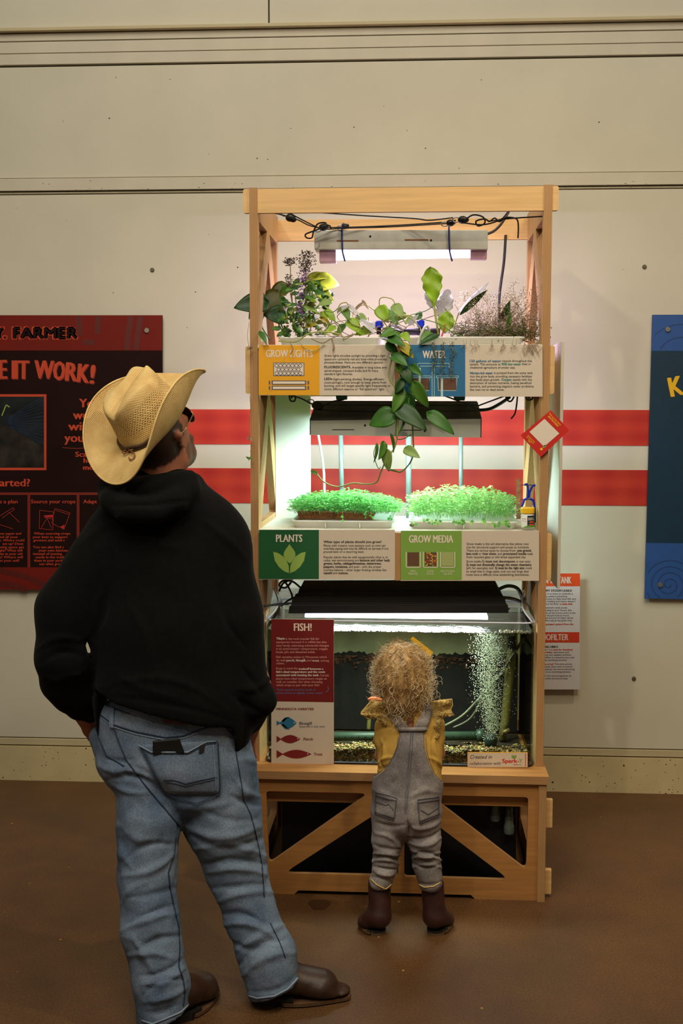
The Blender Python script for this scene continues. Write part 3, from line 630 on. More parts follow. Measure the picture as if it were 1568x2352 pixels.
s6 = sign('maker_plaque', 'small cream maker plaque with script lettering at the tank bottom right', 1073, 1211.5, 1728, 1763, YK, 'sign_yellow', .003)
p = P_(YK); q = Print(YK-2*E1); p.rect('sign_cream', 1074, 1210.5, 1729, 1762)
q.text('ink_dark', 'Created in', 1078, 1128, 1742.5, 8.5, 0, slant=.28); q.text('ink_dark', 'collaboration with', 1077, 1149, 1756.5, 6.8, 0, slant=.28)
q.text('ink_red', 'Spark', 1153, 1187, 1752, 9, 3); q.text('ink_red', '-', 1188, 1191.5, 1752, 9, 3); q.text('ink_leaf', 'Y', 1191.5, 1199, 1752, 9, 3); q.text('ink_red', 'ACTION', 1178, 1189, 1757.5, 2.4, 2); q.text('ink_leaf', 'LABS', 1190, 1197, 1757.5, 2.4, 1)
leafshape(q, 'sign_lime', (1175, 1734), (1180, 1743), 3); leafshape(q, 'sign_lime', (1185, 1734), (1180, 1743), 3)
for k in range(8): q.rect('ink_red', 1205.5, 1207.5, 1731+k*3.7, 1733.6+k*3.7)
for z in (p, q): z.done(s6, {'sign_cream': 'colour_field'})
# sump tank sign behind the rack, standing off the wall
YP = WY-.045
s7 = sign('wall_sign', 'white and orange sump tank and biofilter sign behind the right post', 1205, 1331.5, 1317, 1583.5, YP, 'sign_white', .006)
p = P_(YP); q = Print(YP-2*E1)
p.rect('sign_orange', 1205, 1331.5, 1317, 1346.5); p.rect('sign_orange_deep', 1205, 1330, 1452, 1476)
q.text('ink_pale', 'TANK', 1281, 1311, 1340, 15, 2); q.text('ink_pale', 'SUMP', 1240, 1273, 1340, 15, 2); q.text('ink_pale', 'BIOFILTER', 1243, 1304, 1470.5, 14, 2)
q.text('ink_dark', 'WHAT IF MY SYSTEM LEAKS?', 1222, 1313, 1359, 5, 3); q.text('ink_dark', 'UNSUNG HERO', 1233, 1281, 1488, 5, 3)
for k, t, x0, x1, y in [('ink_grey', 'system, it is wise to include a', 1234, 1315, 1365.5), ('ink_grey', 'in the event a plumbing', 1243, 1302, 1371.5), ('ink_grey', 'problem occurs so that your fish and', 1228, 1322, 1377.5), ('ink_grey', 'remain healthy and water doesn’t', 1238, 1321.5, 1383.3), ('ink_grey', 'over the floor:', 1251, 1283, 1389), ('ink_orange', 'a sump tank.', 1286, 1315, 1389), ('ink_grey', 'basement sump pump', 1247, 1302, 1397.5), ('ink_grey', 'flooding in your house, this', 1246, 1312, 1403.5), ('ink_grey', 'it sits at the lowest point in the', 1246, 1321, 1409.5), ('ink_grey', 'and should hold as much', 1245, 1306, 1415.5), ('ink_grey', 'as the amount of water above', 1244, 1316, 1421), ('ink_grey', 'flow out at any given time.', 1252, 1314, 1427), ('ink_orange', 'then pumped upward from the', 1240, 1316, 1435.5),
        ('ink_grey', 'filter” is', 1246, 1263, 1494), ('ink_orange', 'a zone for beneficial', 1265, 1314, 1494), ('ink_orange', 'to thrive,', 1249, 1268, 1500), ('ink_grey', 'reproduce, and', 1270, 1306, 1500), ('ink_grey', 'waste into useable nutrients.', 1245, 1312, 1506), ('ink_grey', 'biofilter is created by lava rock', 1247, 1319, 1512), ('ink_grey', 'by nutrifying bacteria.', 1251, 1302, 1518), ('ink_orange', 'area is key!', 1244, 1271, 1527), ('ink_grey', 'The more porous', 1273, 1313, 1527), ('ink_grey', 'media (lava rock vs smooth', 1250, 1314, 1533), ('ink_grey', 'instance), the more welcoming', 1247, 1319, 1539), ('ink_grey', 'them is to colonizing bacteria.', 1240, 1311, 1545), ('ink_grey', 'with soil, micro-organisms do', 1243, 1312, 1554), ('ink_grey', 'the work; be sure to keep', 1244, 1303, 1560)]:
    q.text(k, t, x0, x1, y, 4.1, 1 if k == 'ink_grey' else 3)
for z in (p, q): z.done(s7, {'sign_orange': 'colour_field', 'sign_orange_deep': 'colour_field'})
def standoff(par, x, y, Y):
    MB().lathe([(.0105, 0), (.0115, -.004), (.010, -.008)], at(x, y, Y), 16, axis='Y').build('standoff', MATS['steel'], par, bevel=0)
def board(nm, label, x0, x1t, x1b, y0, y1t, Y, m, x0b=None):
    return sign(nm, label, x0, x1t, y0, y1t, Y, m, .012)
YW = WY-.03
sb = sign('wall_sign', 'dark red farming board hung on the wall behind the hatted man', -140, 372.3, 724, 1354, YW, 'board_dark', .012)
p = P_(YW); q = Print(YW-2*E1); r_ = Print(YW-3*E1); r4 = Print(YW-4*E1)
p.rect('board_red', -140, 372.2, 724, 805); p.rect('board_red', -140, 372.2, 1303, 1354)
for pts in ([(180, 726), (184, 770)], [(226, 726), (223, 768)], [(190, 786), (218, 786)], [(300, 726), (290, 804)], [(322, 726), (312, 804)], [(0, 1310), (60, 1325), (120, 1352)], [(-60, 1330), (30, 1345), (60, 1354)]): q.line('board_swirl', [(v.x, v.y) for v in [Vector((*t, 0)) for t in pts]], 13)
r_.text('ink_orange', 'FARMER', 27, 178, 778, 26, 0); 
for dx, dy in [(-3.4, 0), (3.4, 0), (0, -3.4), (0, 3.4), (2.6, 2.6), (-2.6, 2.6), (2.6, -2.6), (-2.6, -2.6)]: r_.text('ink_orange', 'FARMER', 30+dx, 176+dx, 777+dy, 24, 3); r_.text('ink_orange', 'Y.', -14+dx, 13+dx, 777+dy, 24, 3)
r4.text('board_dark', 'FARMER', 30, 175, 777, 24, 2); r4.text('board_dark', 'Y.', -14, 12, 777, 24, 2)
for dx, dy, Z in ((1.8, 2.2, q), (0, 0, r_)):
    for t, x, y, w_, ro, h in (('M', -62, 872, 18, .06, 43), ('A', -40, 871, 16, .05, 43), ('K', -20, 870.5, 16, .03, 43), ('E', -1, 870, 15, .02, 43), ('I', 28, 870, 10, 0, 42), ('T', 42, 870, 22, -.01, 42), ('W', 79, 868.5, 42, -.03, 41), ('O', 122, 872, 24, -.05, 42), ('R', 150, 874, 24, -.07, 42), ('K', 177, 877, 24, -.09, 42), ('!', 206, 880, 7, -.1, 42)):
        Z.text('ink_orange' if Z is r_ else 'ink_boardline', t, x+dx, x+w_+dx, y+dy, h, 3, rot=ro)
q.rect('ink_orange', -140, 106.5, 905.5, 1080); 
mat('photo_dark', (24, 30, 34), .35, var=.5, scale=9, stretch=(1, 1, 2)); mat('photo_blue', (30, 46, 70), .35, var=.3); mat('photo_soil', (44, 38, 34), .35, var=.5, scale=14)
r_.rect('photo_dark', -140, 101, 911, 1074)
for i in range(13): r4.line('photo_blue', [(18, 960+i*1.5), (100, 905+6+i*9.0)], 2.0)
r4.poly('photo_soil', [(-60, 985), (10, 975), (60, 1003), (100, 1030), (100, 1073), (-60, 1073)]); r4.line('ink_leaf', [(4, 955), (14, 930), (22, 935)], 2.5)
for t, x0, x1, y, h in [('You’ll', 182, 246, 935.5, 19.5), ('work', 168, 232, 962.5, 19.5), ('with', 157, 214, 988.5, 19.5), ('your', 148, 205, 1015, 19.5), ('Scan', 173, 208, 1049, 11.5), ('here', 192, 226, 1063, 11), ('more', 191, 230, 1079, 11), ('arted?', -1, 68, 1117, 17), ('e a plan', -2, 40, 1156, 8.4), ('Source your crops', 71, 172.5, 1156, 8.4), ('Adapt', 191, 222, 1156, 8.4),
        ('When sourcing crops', 77.5, 161, 1228, 5.6), ('your best to support', 75, 155, 1236, 5.6), ('growers and seed s', 76.5, 148, 1243.5, 5.6), ('You can also find s', 75.5, 146, 1259.3, 5.6), ('your own kitchen', 88.5, 155, 1267, 5.6), ('instead of tossing', 76, 142, 1274.7, 5.6), ('seeds in the trash', 81.5, 148, 1282.3, 5.6), ('them in your yard', 78, 142, 1290.2, 5.6), ('see what grows', 90, 148, 1298, 5.6),
        ('our paper and', -2, 48, 1228, 5.6), ('and all your', -4, 41, 1236, 5.6), ('s. Where could', -1, 55.5, 1243.5, 5.6), ('set up? Does', 6, 53, 1251.5, 5.6), ('wing space get', -2, 55, 1259.3, 5.6), ('ght? What will', -1, 51, 1267, 5.6), ('est in your old', -1, 51, 1274.7, 5.6), ('s? Where will', -1, 52, 1282.3, 5.6), ('et your soil?', -1, 44, 1290.2, 5.6)]:
    r_.text('ink_orange', t, x0, x1, y, h, 2 if h < 10 else 3)
q.line('ink_boardline', [(143, 1028), (160, 1029.5), (180, 1030), (205, 1028)], 2)
q.rect('ink_boardline', -140, 372, 1131, 1137)
for x in (63, 176, 290): q.rect('ink_boardline', x, x+6.5, 1137, 1303)
for pts in ([(91, 1172), (123, 1176), (121, 1217), (90, 1214), (91, 1172)], [(126, 1168), (161, 1178), (147, 1216), (119, 1202), (126, 1168)], [(127, 1172), (160, 1182)], [(95, 1212), (108, 1190), (118, 1212)], [(100, 1188), (120, 1192)], [(0, 1185), (30, 1166), (33, 1170), (5, 1190)], [(20, 1176), (45, 1200)], [(0, 1205), (30, 1215)]): r_.line('ink_orange', pts, .8)
r_.poly('ink_red', [(100, 1184), (123, 1182), (122, 1189), (104, 1188)]); r_.poly('ink_red', [(135, 1211), (146, 1215), (149, 1205)])
for z in (p, q, r_, r4): z.done(sb, {'board_red': 'colour_field', 'photo_dark': 'photo_print', 'photo_blue': 'photo_print', 'photo_soil': 'photo_print', 'board_swirl': 'swirl_pattern'})
standoff(sb, 337.5, 759, YW)
a0, b0 = at(1498, 723, YW), at(1480, 1375, YW)
sc_ = MB(); th = .012; xr = 1.75
V = [Vector((b0.x, YW+th, b0.z)), Vector((xr, YW+th, b0.z)), Vector((xr, YW, b0.z)), Vector((b0.x, YW, b0.z)), Vector((a0.x, YW+th, a0.z)), Vector((xr, YW+th, a0.z)), Vector((xr, YW, a0.z)), Vector((a0.x, YW, a0.z))]
bl = tag(sc_.hexa(V).build('wall_sign', MATS['board_navy']), 'tall blue and navy board with swirls at the right edge of the photograph', 'sign')
p = P_(YW); q = Print(YW-2*E1); r_ = Print(YW-3*E1)
p.poly('board_blue', [(1498, 723.5), (1760, 721), (1760, 806), (1495.6, 806)]); p.poly('board_blue', [(1483.7, 1247), (1750, 1250), (1750, 1380), (1480, 1374.5)])
for cx, cy, r0 in ((1536, 1343, 60), (1560, 830, 110)):
    pts = []; up = cy < 1000
    for i in range(220):
        a = i*.115; r0_ = 3+a*(2.35 if not up else 5.0); x, y = cx+r0_*math.cos(a), cy+r0_*math.sin(a)*.95
        pts.append((x, y))
    for A, B_ in zip(pts[:-1], pts[1:]):
        lo, hi = ((726, 804) if up else (1250, 1373))
        if lo < A[1] < hi and lo < B_[1] < hi and A[0] > (1500 if up else 1485.5) and B_[0] > (1500 if up else 1485.5) and A[0] < 1620: q.line('blue_swirl', [A, B_], 2.6)
q.text('ink_dark', 'K', 1539.5, 1569, 913.5, 44, 3, rot=.2); r_.text('ink_yellow', 'K', 1541.5, 1571, 911.5, 44, 3, rot=.2)
for z in (p, q, r_): z.done(bl, {'board_blue': 'colour_field', 'blue_swirl': 'swirl_pattern'})
standoff(bl, 1532.5, 756.5, YW); standoff(bl, 1515.5, 1343, YW)
# diamond survey card on the right post
YC = YU-.012; cp = [(1264.5, 942), (1307, 988), (1241.5, 1050), (1195, 1000)]
cm = MB().hexa([at(*cp[i], YC+.0015) for i in (3, 2, 1, 0)]+[at(*cp[i], YC) for i in (3, 2, 1, 0)])
cd = tag(cm.build('survey_card', mat('card_red', (196, 40, 32), .4, var=.03)), 'red diamond-turned survey card with yellow writing on the right post', 'card')
q = Print(YC-E1); q.poly('ink_pale', [(1250, 962), (1284, 995.5), (1249, 1026), (1215.5, 992)])
q.text('ink_yellow', 'Tell us you were', 1259, 1298, 950, 4.6, 1, rot=-.80); q.text('ink_yellow', '#AtTheTable!', 1257, 1290, 957, 4.8, 2, rot=-.80)
q.text('ink_yellow', 'Quick survey -', 1211, 1235, 1001, 3.4, 1, rot=-.80); q.text('ink_yellow', 'it’ll only take a', 1208, 1231, 1004, 3.4, 1, rot=-.80); q.text('ink_yellow', 'beet!', 1212, 1219, 1013, 3.4, 1, rot=-.8)
q.poly('ink_yellow', ell(1243, 1031.5, 3.3, 3, 8)); leafshape(q, 'ink_leaf', (1254, 1022), (1245, 1029), 2.5)
q.done(cd)
# ------------------------------------------------------------------ grow lights, cords
def V3(x, y, Y): return at(x, y, Y)
mat('tube_glow', (255, 235, 250), .4, emit=(1.0, .74, .95), es=4.5); mat('led_cap', (206, 160, 190), .45)
YL = 4.2
gl = empty('grow_light', V3(920, 560, YL), 'long white rusty strip grow light with glowing pink tube, hung under the top rail', 'light', 'shelf grow lights')
def fbox(nm, x0, x1, y0, y1, Ya, Yb, m, par, bev=.002):
    a, b, c, d = V3(x0[0], y0, Ya), V3(x1[0], y0, Ya), V3(x1[1], y1, Ya), V3(x0[1], y1, Ya)
    dY = Vector((0, Yb-Ya, 0)); return MB().hexa([d, c, c+dY, d+dY, a, b, b+dY, a+dY]).build(nm, m, par, bevel=bev)
fbox('housing', (721, 722), (1120, 1120), 528, 573, YL, YL+.11, mat('old_white_metal', (206, 206, 196), .45, .1, var=.07, scale=18), gl)
fbox('end_cap', (733, 733), (771, 771), 573, 602, YL+.02, YL+.07, MATS['led_cap'], gl); fbox('end_cap', (1080, 1080), (1118, 1118), 567, 594, YL+.02, YL+.07, MATS['led_cap'], gl)
tb = MB().tube([V3(771, 586, YL+.045), V3(1081, 580, YL+.045)], .0185, 14).build('tube_lamp', MATS['tube_glow'], gl, True)
for x, y, l in ((773, 553, 50), (929, 551, 55)): fbox('slot', (x, x), (x+l, x+l), y-1.6, y+1.2, YL-.0012, YL+.001, MATS['rust'], gl, 0)
for x, y in ((850, 543), (989.5, 552)): MB().lathe([(.004, 0), (.004, -.001)], V3(x, y, YL), 10, axis='Y').build('screw_hole', MATS['black_plastic'], gl)
t = light('led_area', 'AREA', V3(926, 605, YL+.045), V3(926, 800, YL+.22), 10, (.80, .62, 1.0), .46, .05)
for i, (x, l) in enumerate([(787, 'left blue tie strap around the upper grow light'), (1033, 'right blue tie strap around the upper grow light')]):
    o = MB().tube(smoothpts([V3(x+2, 514, YL+.05), V3(x-2, 519, YL-.004), V3(x-2, 545, YL-.004), V3(x-1, 573, YL-.004), V3(x+1, 585, YL+.012), V3(x+5, 600, YL+.02)]), .0032, 6).build('tie_strap', MATS['tie_blue'], smooth=True)
    tag(o, l, 'strap', 'blue tie straps on the upper light')
def pulley(x, y, Y, s, l, ang=0):
    r = empty('rope_ratchet', V3(x, y, Y), l, 'rope ratchet', 'rope ratchets holding the lights')
    c = V3(x, y, Y); m = MB(); m.ball(c, (.020*s, .012, .016*s), n=12, k=8); m.ball(c+Vector((.013*s*math.cos(ang), 0, .013*s*math.sin(ang))), (.013*s, .010, .011*s), n=10, k=6)
    m.build('body', MATS['black_plastic'], r, True)
    h = MB(); e = c+Vector((-.026*s*math.cos(ang), -.002, -.026*s*math.sin(ang))); h.tube([e+Vector((.012*math.cos(a), 0, .008*math.sin(a))) for a in np.linspace(0, 2*PI, 13)], .0022, 6); h.build('hook', MATS['steel'] if i else MATS['black_plastic'], r, True)
for i, a in enumerate([(667, 500, 4.14, .9, 'black rope ratchet at the left end of the upper cords', -.6), (792, 520, 4.2, .6, 'small black rope ratchet standing on the upper light near its left strap', .3), (1034, 512, 4.14, .75, 'black rope ratchet above the right strap of the upper light', .2), (1062, 505, 4.12, .85, 'black rope ratchet between the right strap and the knotted cord ends', 0), (728, 931, 4.14, 1.0, 'round black rope ratchet at the left end of the middle light', -.5), (742, 522, 4.16, .8, 'black rope ratchet in the knot above the upper left end of the light', .4)]): pulley(*a[:4], a[4], a[5])
def cord(nm, pts, r, m, label, cat='cord', group=None, k=6):
    par = {G1: gl, G2: globals().get('ml')}.get(group) if group else None
    o = MB().tube(smoothpts([V3(*p) for p in pts], k), r, 6).build('cord' if par else nm, MATS[m], par, smooth=True)
    return o if par else tag(o, label, cat, group)
G2 = 'black cords of the middle light'
G1 = 'black hanging cords of the grow lights'
cord('hanging_cord', [(628, 489, 4.05), (660, 497, 4.1), (684, 505, 4.14), (722, 521, 4.16), (790, 522, 4.18), (900, 518, 4.2), (1010, 511, 4.16), (1046, 506, 4.12)], .0024, 'cord_black', 'black cord running along the top of the upper light from the left post', group=G1)
cord('hanging_cord', [(663, 489, 4.05), (720, 518, 4.12), (745, 526, 4.18), (795, 524, 4.2), (900, 521, 4.2), (1030, 513, 4.15)], .0022, 'cord_black', 'second black cord just below the first, above the upper light', group=G1)
cord('hanging_cord', [(715, 487, 4.04), (830, 495, 4.1), (950, 502, 4.12), (985, 506, 4.1), (1040, 500, 4.1)], .0022, 'cord_black', 'thin black cord sloping under the top rail towards the knots', group=G1)
cord('hanging_cord', [(1065, 508, 4.1), (1085, 494, 4.1), (1108, 498, 4.1), (1113, 512, 4.1), (1098, 519, 4.1), (1093, 508, 4.1), (1112, 503, 4.1), (1124, 508, 4.1), (1136, 501, 4.1), (1146, 509, 4.1), (1160, 500, 4.1), (1178, 500, 4.1), (1188, 506, 4.1), (1190, 525, 4.1), (1189, 547, 4.1)], .0028, 'cord_black', 'knotted black cord with a loose hanging end right of the upper light', group=G1, k=8)
cord('hanging_cord', [(1065, 512, 4.11), (1110, 516, 4.11), (1150, 504, 4.1), (1170, 484, 4.05), (1200, 478, 4.05)], .0024, 'cord_black', 'black cord rising from the knots to the top rail', group=G1)
cord('hanging_cord', [(1120, 509, 4.12), (1170, 502, 4.1), (1246, 497, 4.05)], .0024, 'cord_black', 'black cord reaching from the knots to the right post', group=G1)
cord('cord_loop', [(742, 522, 4.14), (722, 530, 4.13), (702, 538, 4.13), (704, 546, 4.13), (716, 546, 4.13), (720, 531, 4.13), (730, 514, 4.13), (748, 512, 4.13), (735, 522, 4.12), (755, 518, 4.12), (760, 525, 4.12)], .0028, 'cord_black', 'knot of black cord with a loose loop at the upper left of the light', group=G1, k=8)
cord('power_cable', [(1120, 537, 4.22), (1135, 530, 4.2), (1150, 515, 4.18), (1166, 490, 4.16), (1175, 470, 4.16)], .005, 'cord_grey', 'grey power cable rising from the right end of the upper light', 'cable')
cord('power_cable', [(1161, 540, 4.56), (1157, 600, 4.55), (1150, 650, 4.55), (1146, 690, 4.55), (1146, 760, 4.55)], .0052, 'cord_black', 'black cable dropping from the rear rail behind the dried herbs', 'cable')
# middle light
mat('strip_glow', (240, 255, 235), .4, emit=(.84, 1.0, .86), es=6)
YM = 4.12
ml = empty('grow_light', V3(905, 960, YM), 'wide pale grow light hood with dark top, hung over the middle shelf', 'light', 'shelf grow lights')
a, b, c, d = V3(711, 966, YM), V3(1104, 962, YM), V3(1103, 1005, YM), V3(711, 999, YM)
tp = [V3(726, 923, YM+.10), V3(1095, 924, YM+.10)]
hd = MB(); th = .004
def quadp(m, P, n=Vector((0, th, 0))): m.hexa([P[0]+n, P[1]+n, P[1], P[0], P[3]+n, P[2]+n, P[2], P[3]])
quadp(hd, [d, c, b, a])
fr = hd.build('front_panel', MATS['metal_white'], ml, bevel=.001)
h2 = MB(); h2.hexa([a, b, tp[1], tp[0], a+Vector((0, 0, .004)), b+Vector((0, 0, .004)), tp[1]+Vector((0, 0, .004)), tp[0]+Vector((0, 0, .004))])
bk = [Vector((v.x, YM+.30, v.z)) for v in (d, c)]; tq = [Vector((v.x, YM+.2, v.z)) for v in tp]
h2.hexa([tp[0], tp[1], tq[1], tq[0], tp[0]+Vector((0, 0, .004)), tp[1]+Vector((0, 0, .004)), tq[1]+Vector((0, 0, .004)), tq[0]+Vector((0, 0, .004))])
h2.hexa([tq[0], tq[1], bk[1]+Vector((0, 0, .05)), bk[0]+Vector((0, 0, .05)), tq[0]+Vector((0, 0, .004)), tq[1]+Vector((0, 0, .004)), bk[1]+Vector((0, 0, .054)), bk[0]+Vector((0, 0, .054))])
h2.build('hood', MATS['metal_dark'], ml)
for pp in ((a, tp[0], tq[0], bk[0]+Vector((0, 0, .05)), d), (b, tp[1], tq[1], bk[1]+Vector((0, 0, .05)), c)):
    P = list(pp)+[bk[0] if pp[0] is a else bk[1]]; P = [pp[0], pp[1], pp[2], pp[3], (bk[0] if pp[0] is a else bk[1]), pp[4]]
    m = MB(); m.add(P+[p+Vector((.003, 0, 0)) for p in P], [tuple(range(6)), tuple(range(11, 5, -1))]+[(i, (i+1) % 6, (i+1) % 6+6, i+6) for i in range(6)]); m.build('end_plate', MATS['metal_dark'], ml)
for k in range(4):
    y = YM+.05+k*.06; MB().tube([Vector((d.x+.02, y, d.z+.02)), Vector((c.x-.02, y, c.z+.02))], .008, 10).build('tube_lamp', MATS['strip_glow'], ml, True)
for x, y, l in ((763, 987, 50), (921, 988, 47)): fbox('slot', (x, x), (x+l, x+l), y-1, y+.8, YM-.001, YM+.001, MATS['metal_dark'], ml, 0)
for x, y in ((838, 977), (975, 990)): MB().lathe([(.004, 0), (.004, -.001)], V3(x, y, YM), 10, axis='Y').build('screw_hole', MATS['black_plastic'], ml)
light('grow_area', 'AREA', V3(907, 1003, YM+.16), V3(907, 1200, YM+.36), 13, (.68, .97, 1.0), .54, .24)
for x, y, l in ((784, 912, 'left teal clip above the middle light'), (1055, 914, 'right teal clip above the middle light')):
    o = fbox('hanger_clip', (x-14, x-12), (x+14, x+12), y-8, y+6, 4.17, 4.2, mat('teal', (30, 104, 96), .4), None); tag(o, l, 'clip', 'teal clips over the middle light')
cord('hanging_cord', [(665, 908, 4.1), (690, 915, 4.12), (722, 930, 4.14), (745, 930, 4.16), (765, 922, 4.18), (790, 918, 4.18)], .0028, 'cord_black', 'black cord tying the left end of the middle light to the shelf', group=G2)
cord('cord_loop', [(664, 908, 4.08), (667, 920, 4.08), (676, 921, 4.08), (678, 912, 4.08), (672, 908, 4.08), (669, 915, 4.08)], .003, 'cord_black', 'small black cord loop under the grow lights sign', group=G2)
cord('hanging_cord', [(730, 930, 4.14), (900, 931, 4.18), (1098, 931, 4.18)], .002, 'cord_black', 'thin black cord lying along the top of the middle light', group=G2)
cord('hanging_cord', [(722, 942, 4.13), (900, 946, 4.16), (1100, 944, 4.16)], .002, 'cord_black', 'second thin cord lower on the hood of the middle light', group=G2)
cord('hanging_cord', [(1020, 909, 4.08), (1060, 924, 4.1), (1100, 941, 4.14)], .0026, 'cord_black', 'black cord sloping down to the right end of the middle light', group=G2)
cord('hanging_cord', [(1098, 932, 4.14), (1130, 920, 4.1), (1160, 909, 4.08)], .0026, 'cord_black', 'black cord rising from the middle light to the water sign', group=G2)
cord('power_cable', [(1101, 942, 4.2), (1125, 939, 4.18), (1150, 926, 4.14), (1170, 912, 4.1)], .0058, 'cord_black', 'thick black cable at the right end of the middle light', 'cable')
cord('hanging_cord', [(1188, 908, 4.08), (1186, 930, 4.08), (1182, 950, 4.08), (1173, 962, 4.08)], .0028, 'cord_black', 'loose cord end hanging below the water sign', group=G2)
cord('cord_loop', [(1160, 908, 4.08), (1166, 920, 4.08), (1174, 921, 4.08), (1181, 909, 4.08)], .003, 'cord_black', 'black cord loop under the right part of the water sign', group=G2)
cord('cord_loop', [(1207, 908, 4.06), (1210, 918, 4.06), (1221, 917, 4.06), (1222, 909, 4.06), (1213, 909, 4.06), (1214, 915, 4.06)], .0032, 'cord_black', 'coiled black cord under the right end of the water sign', group=G2)
# clear pipes and hose behind the middle shelf
G3 = 'upright clear drain pipes'
mat('hose_grey', (150, 154, 150), .4)
for (x0, x1, l, w_) in ((782, 786, 'clear drain pipe standing behind the left greens', 11), (938, 938, 'clear drain pipe in the middle between the trays', 13), (1058, 1058, 'clear drain pipe standing behind the right greens', 9.5)):
    o = MB().tube([V3(x0, 985, 4.5), V3(x1, 1200, 4.5)], w_/2/2700*4.5*1.0, 14).build('drain_pipe', MATS['pipe_clear'], smooth=True); tag(o, l, 'pipe', G3)
cord('air_hose', [(728, 985, 4.46), (736, 1030, 4.46), (743, 1080, 4.44), (745, 1140, 4.4)], .0032*1.6, 'hose_grey', 'thin white hose hanging behind the left greens', 'hose')
# ------------------------------------------------------------------ trays
def tray(nm, x0, x1, y0, y1, Yf, Yb, z, h, label, group, m='white_plastic', div=0):
    o = empty(nm, V3((x0+x1)/2, y1, Yf), label, 'tray', group); a, b = V3(x0, y1, Yf).x, V3(x1, y1, Yf).x
    out = rpoly([(a, Yf), (b, Yf), (b, Yb), (a, Yb)], .03, 5); n = len(out); cx, cy = (a+b)/2, (Yf+Yb)/2
    def ring(s, zz): return [((x-cx)*s+cx, (y-cy)*(1-(1-s)*1.5)+cy, zz) for x, y in out]
    R = [ring(.93, z), ring(.965, z+h*.8), ring(.99, z+h*.82), ring(1, z+h), ring(.985, z+h), ring(.95, z+h*.86), ring(.91, z+.004)]
    V = [p for r in R for p in r]; F = [(i*n+j, i*n+(j+1) % n, (i+1)*n+(j+1) % n, (i+1)*n+j) for i in range(len(R)-1) for j in range(n)]
    F += [tuple(range(n))[::-1], tuple(range((len(R)-1)*n, len(R)*n))]
    MB().add(V, F).build('tray_body', MATS[m], o, True)
    for k in range(div):
        xx = a+(b-a)*(k+1)/(div+1); MB().box(xx-.0015, xx+.0015, Yf+.006, Yf+.016, z+.003, z+h*.85).build('rib', MATS[m], o)
    return o
G4 = 'white growing trays'
tray('grow_tray', 636, 876, 771, 790, 4.03, 4.42, ZS1, .028, 'left white tray on the top shelf under basil and vines', G4)
tray('grow_tray', 930, 1207, 770, 789, 4.03, 4.42, ZS1, .028, 'right white tray on the top shelf under dried herbs', G4)
tray('grow_tray', 668, 905, 1190, 1213, 4.06, 4.44, ZS2, .028, 'left white tray on the middle shelf with coir mat', G4, div=2)
tray('grow_tray', 938, 1192, 1190, 1212, 4.06, 4.44, ZS2, .028, 'right white tray on the middle shelf full of seedlings', G4, div=1)
for (x0, x1, l) in ((655, 850, 'dark soil in the upper left tray'), (960, 1190, 'dark soil in the upper right tray')):
    a, b = V3(x0, 780, 4.1).x, V3(x1, 780, 4.1).x; V = []; F = []
    nx, ny = 30, 12
    for j in range(ny+1):
        for i in range(nx+1):
            u, v = i/nx, j/ny; V.append((a+(b-a)*u, 4.06+.33*v, ZS1+.014+.026*math.sin(PI*u)**.5*math.sin(PI*v)**.5+random.uniform(-.003, .003)))
    F = [(j*(nx+1)+i, j*(nx+1)+i+1, (j+1)*(nx+1)+i+1, (j+1)*(nx+1)+i) for j in range(ny) for i in range(nx)]
    tag(MB().add(V, F).build('soil', MATS['soil'], smooth=True), l, 'soil', kind='stuff')
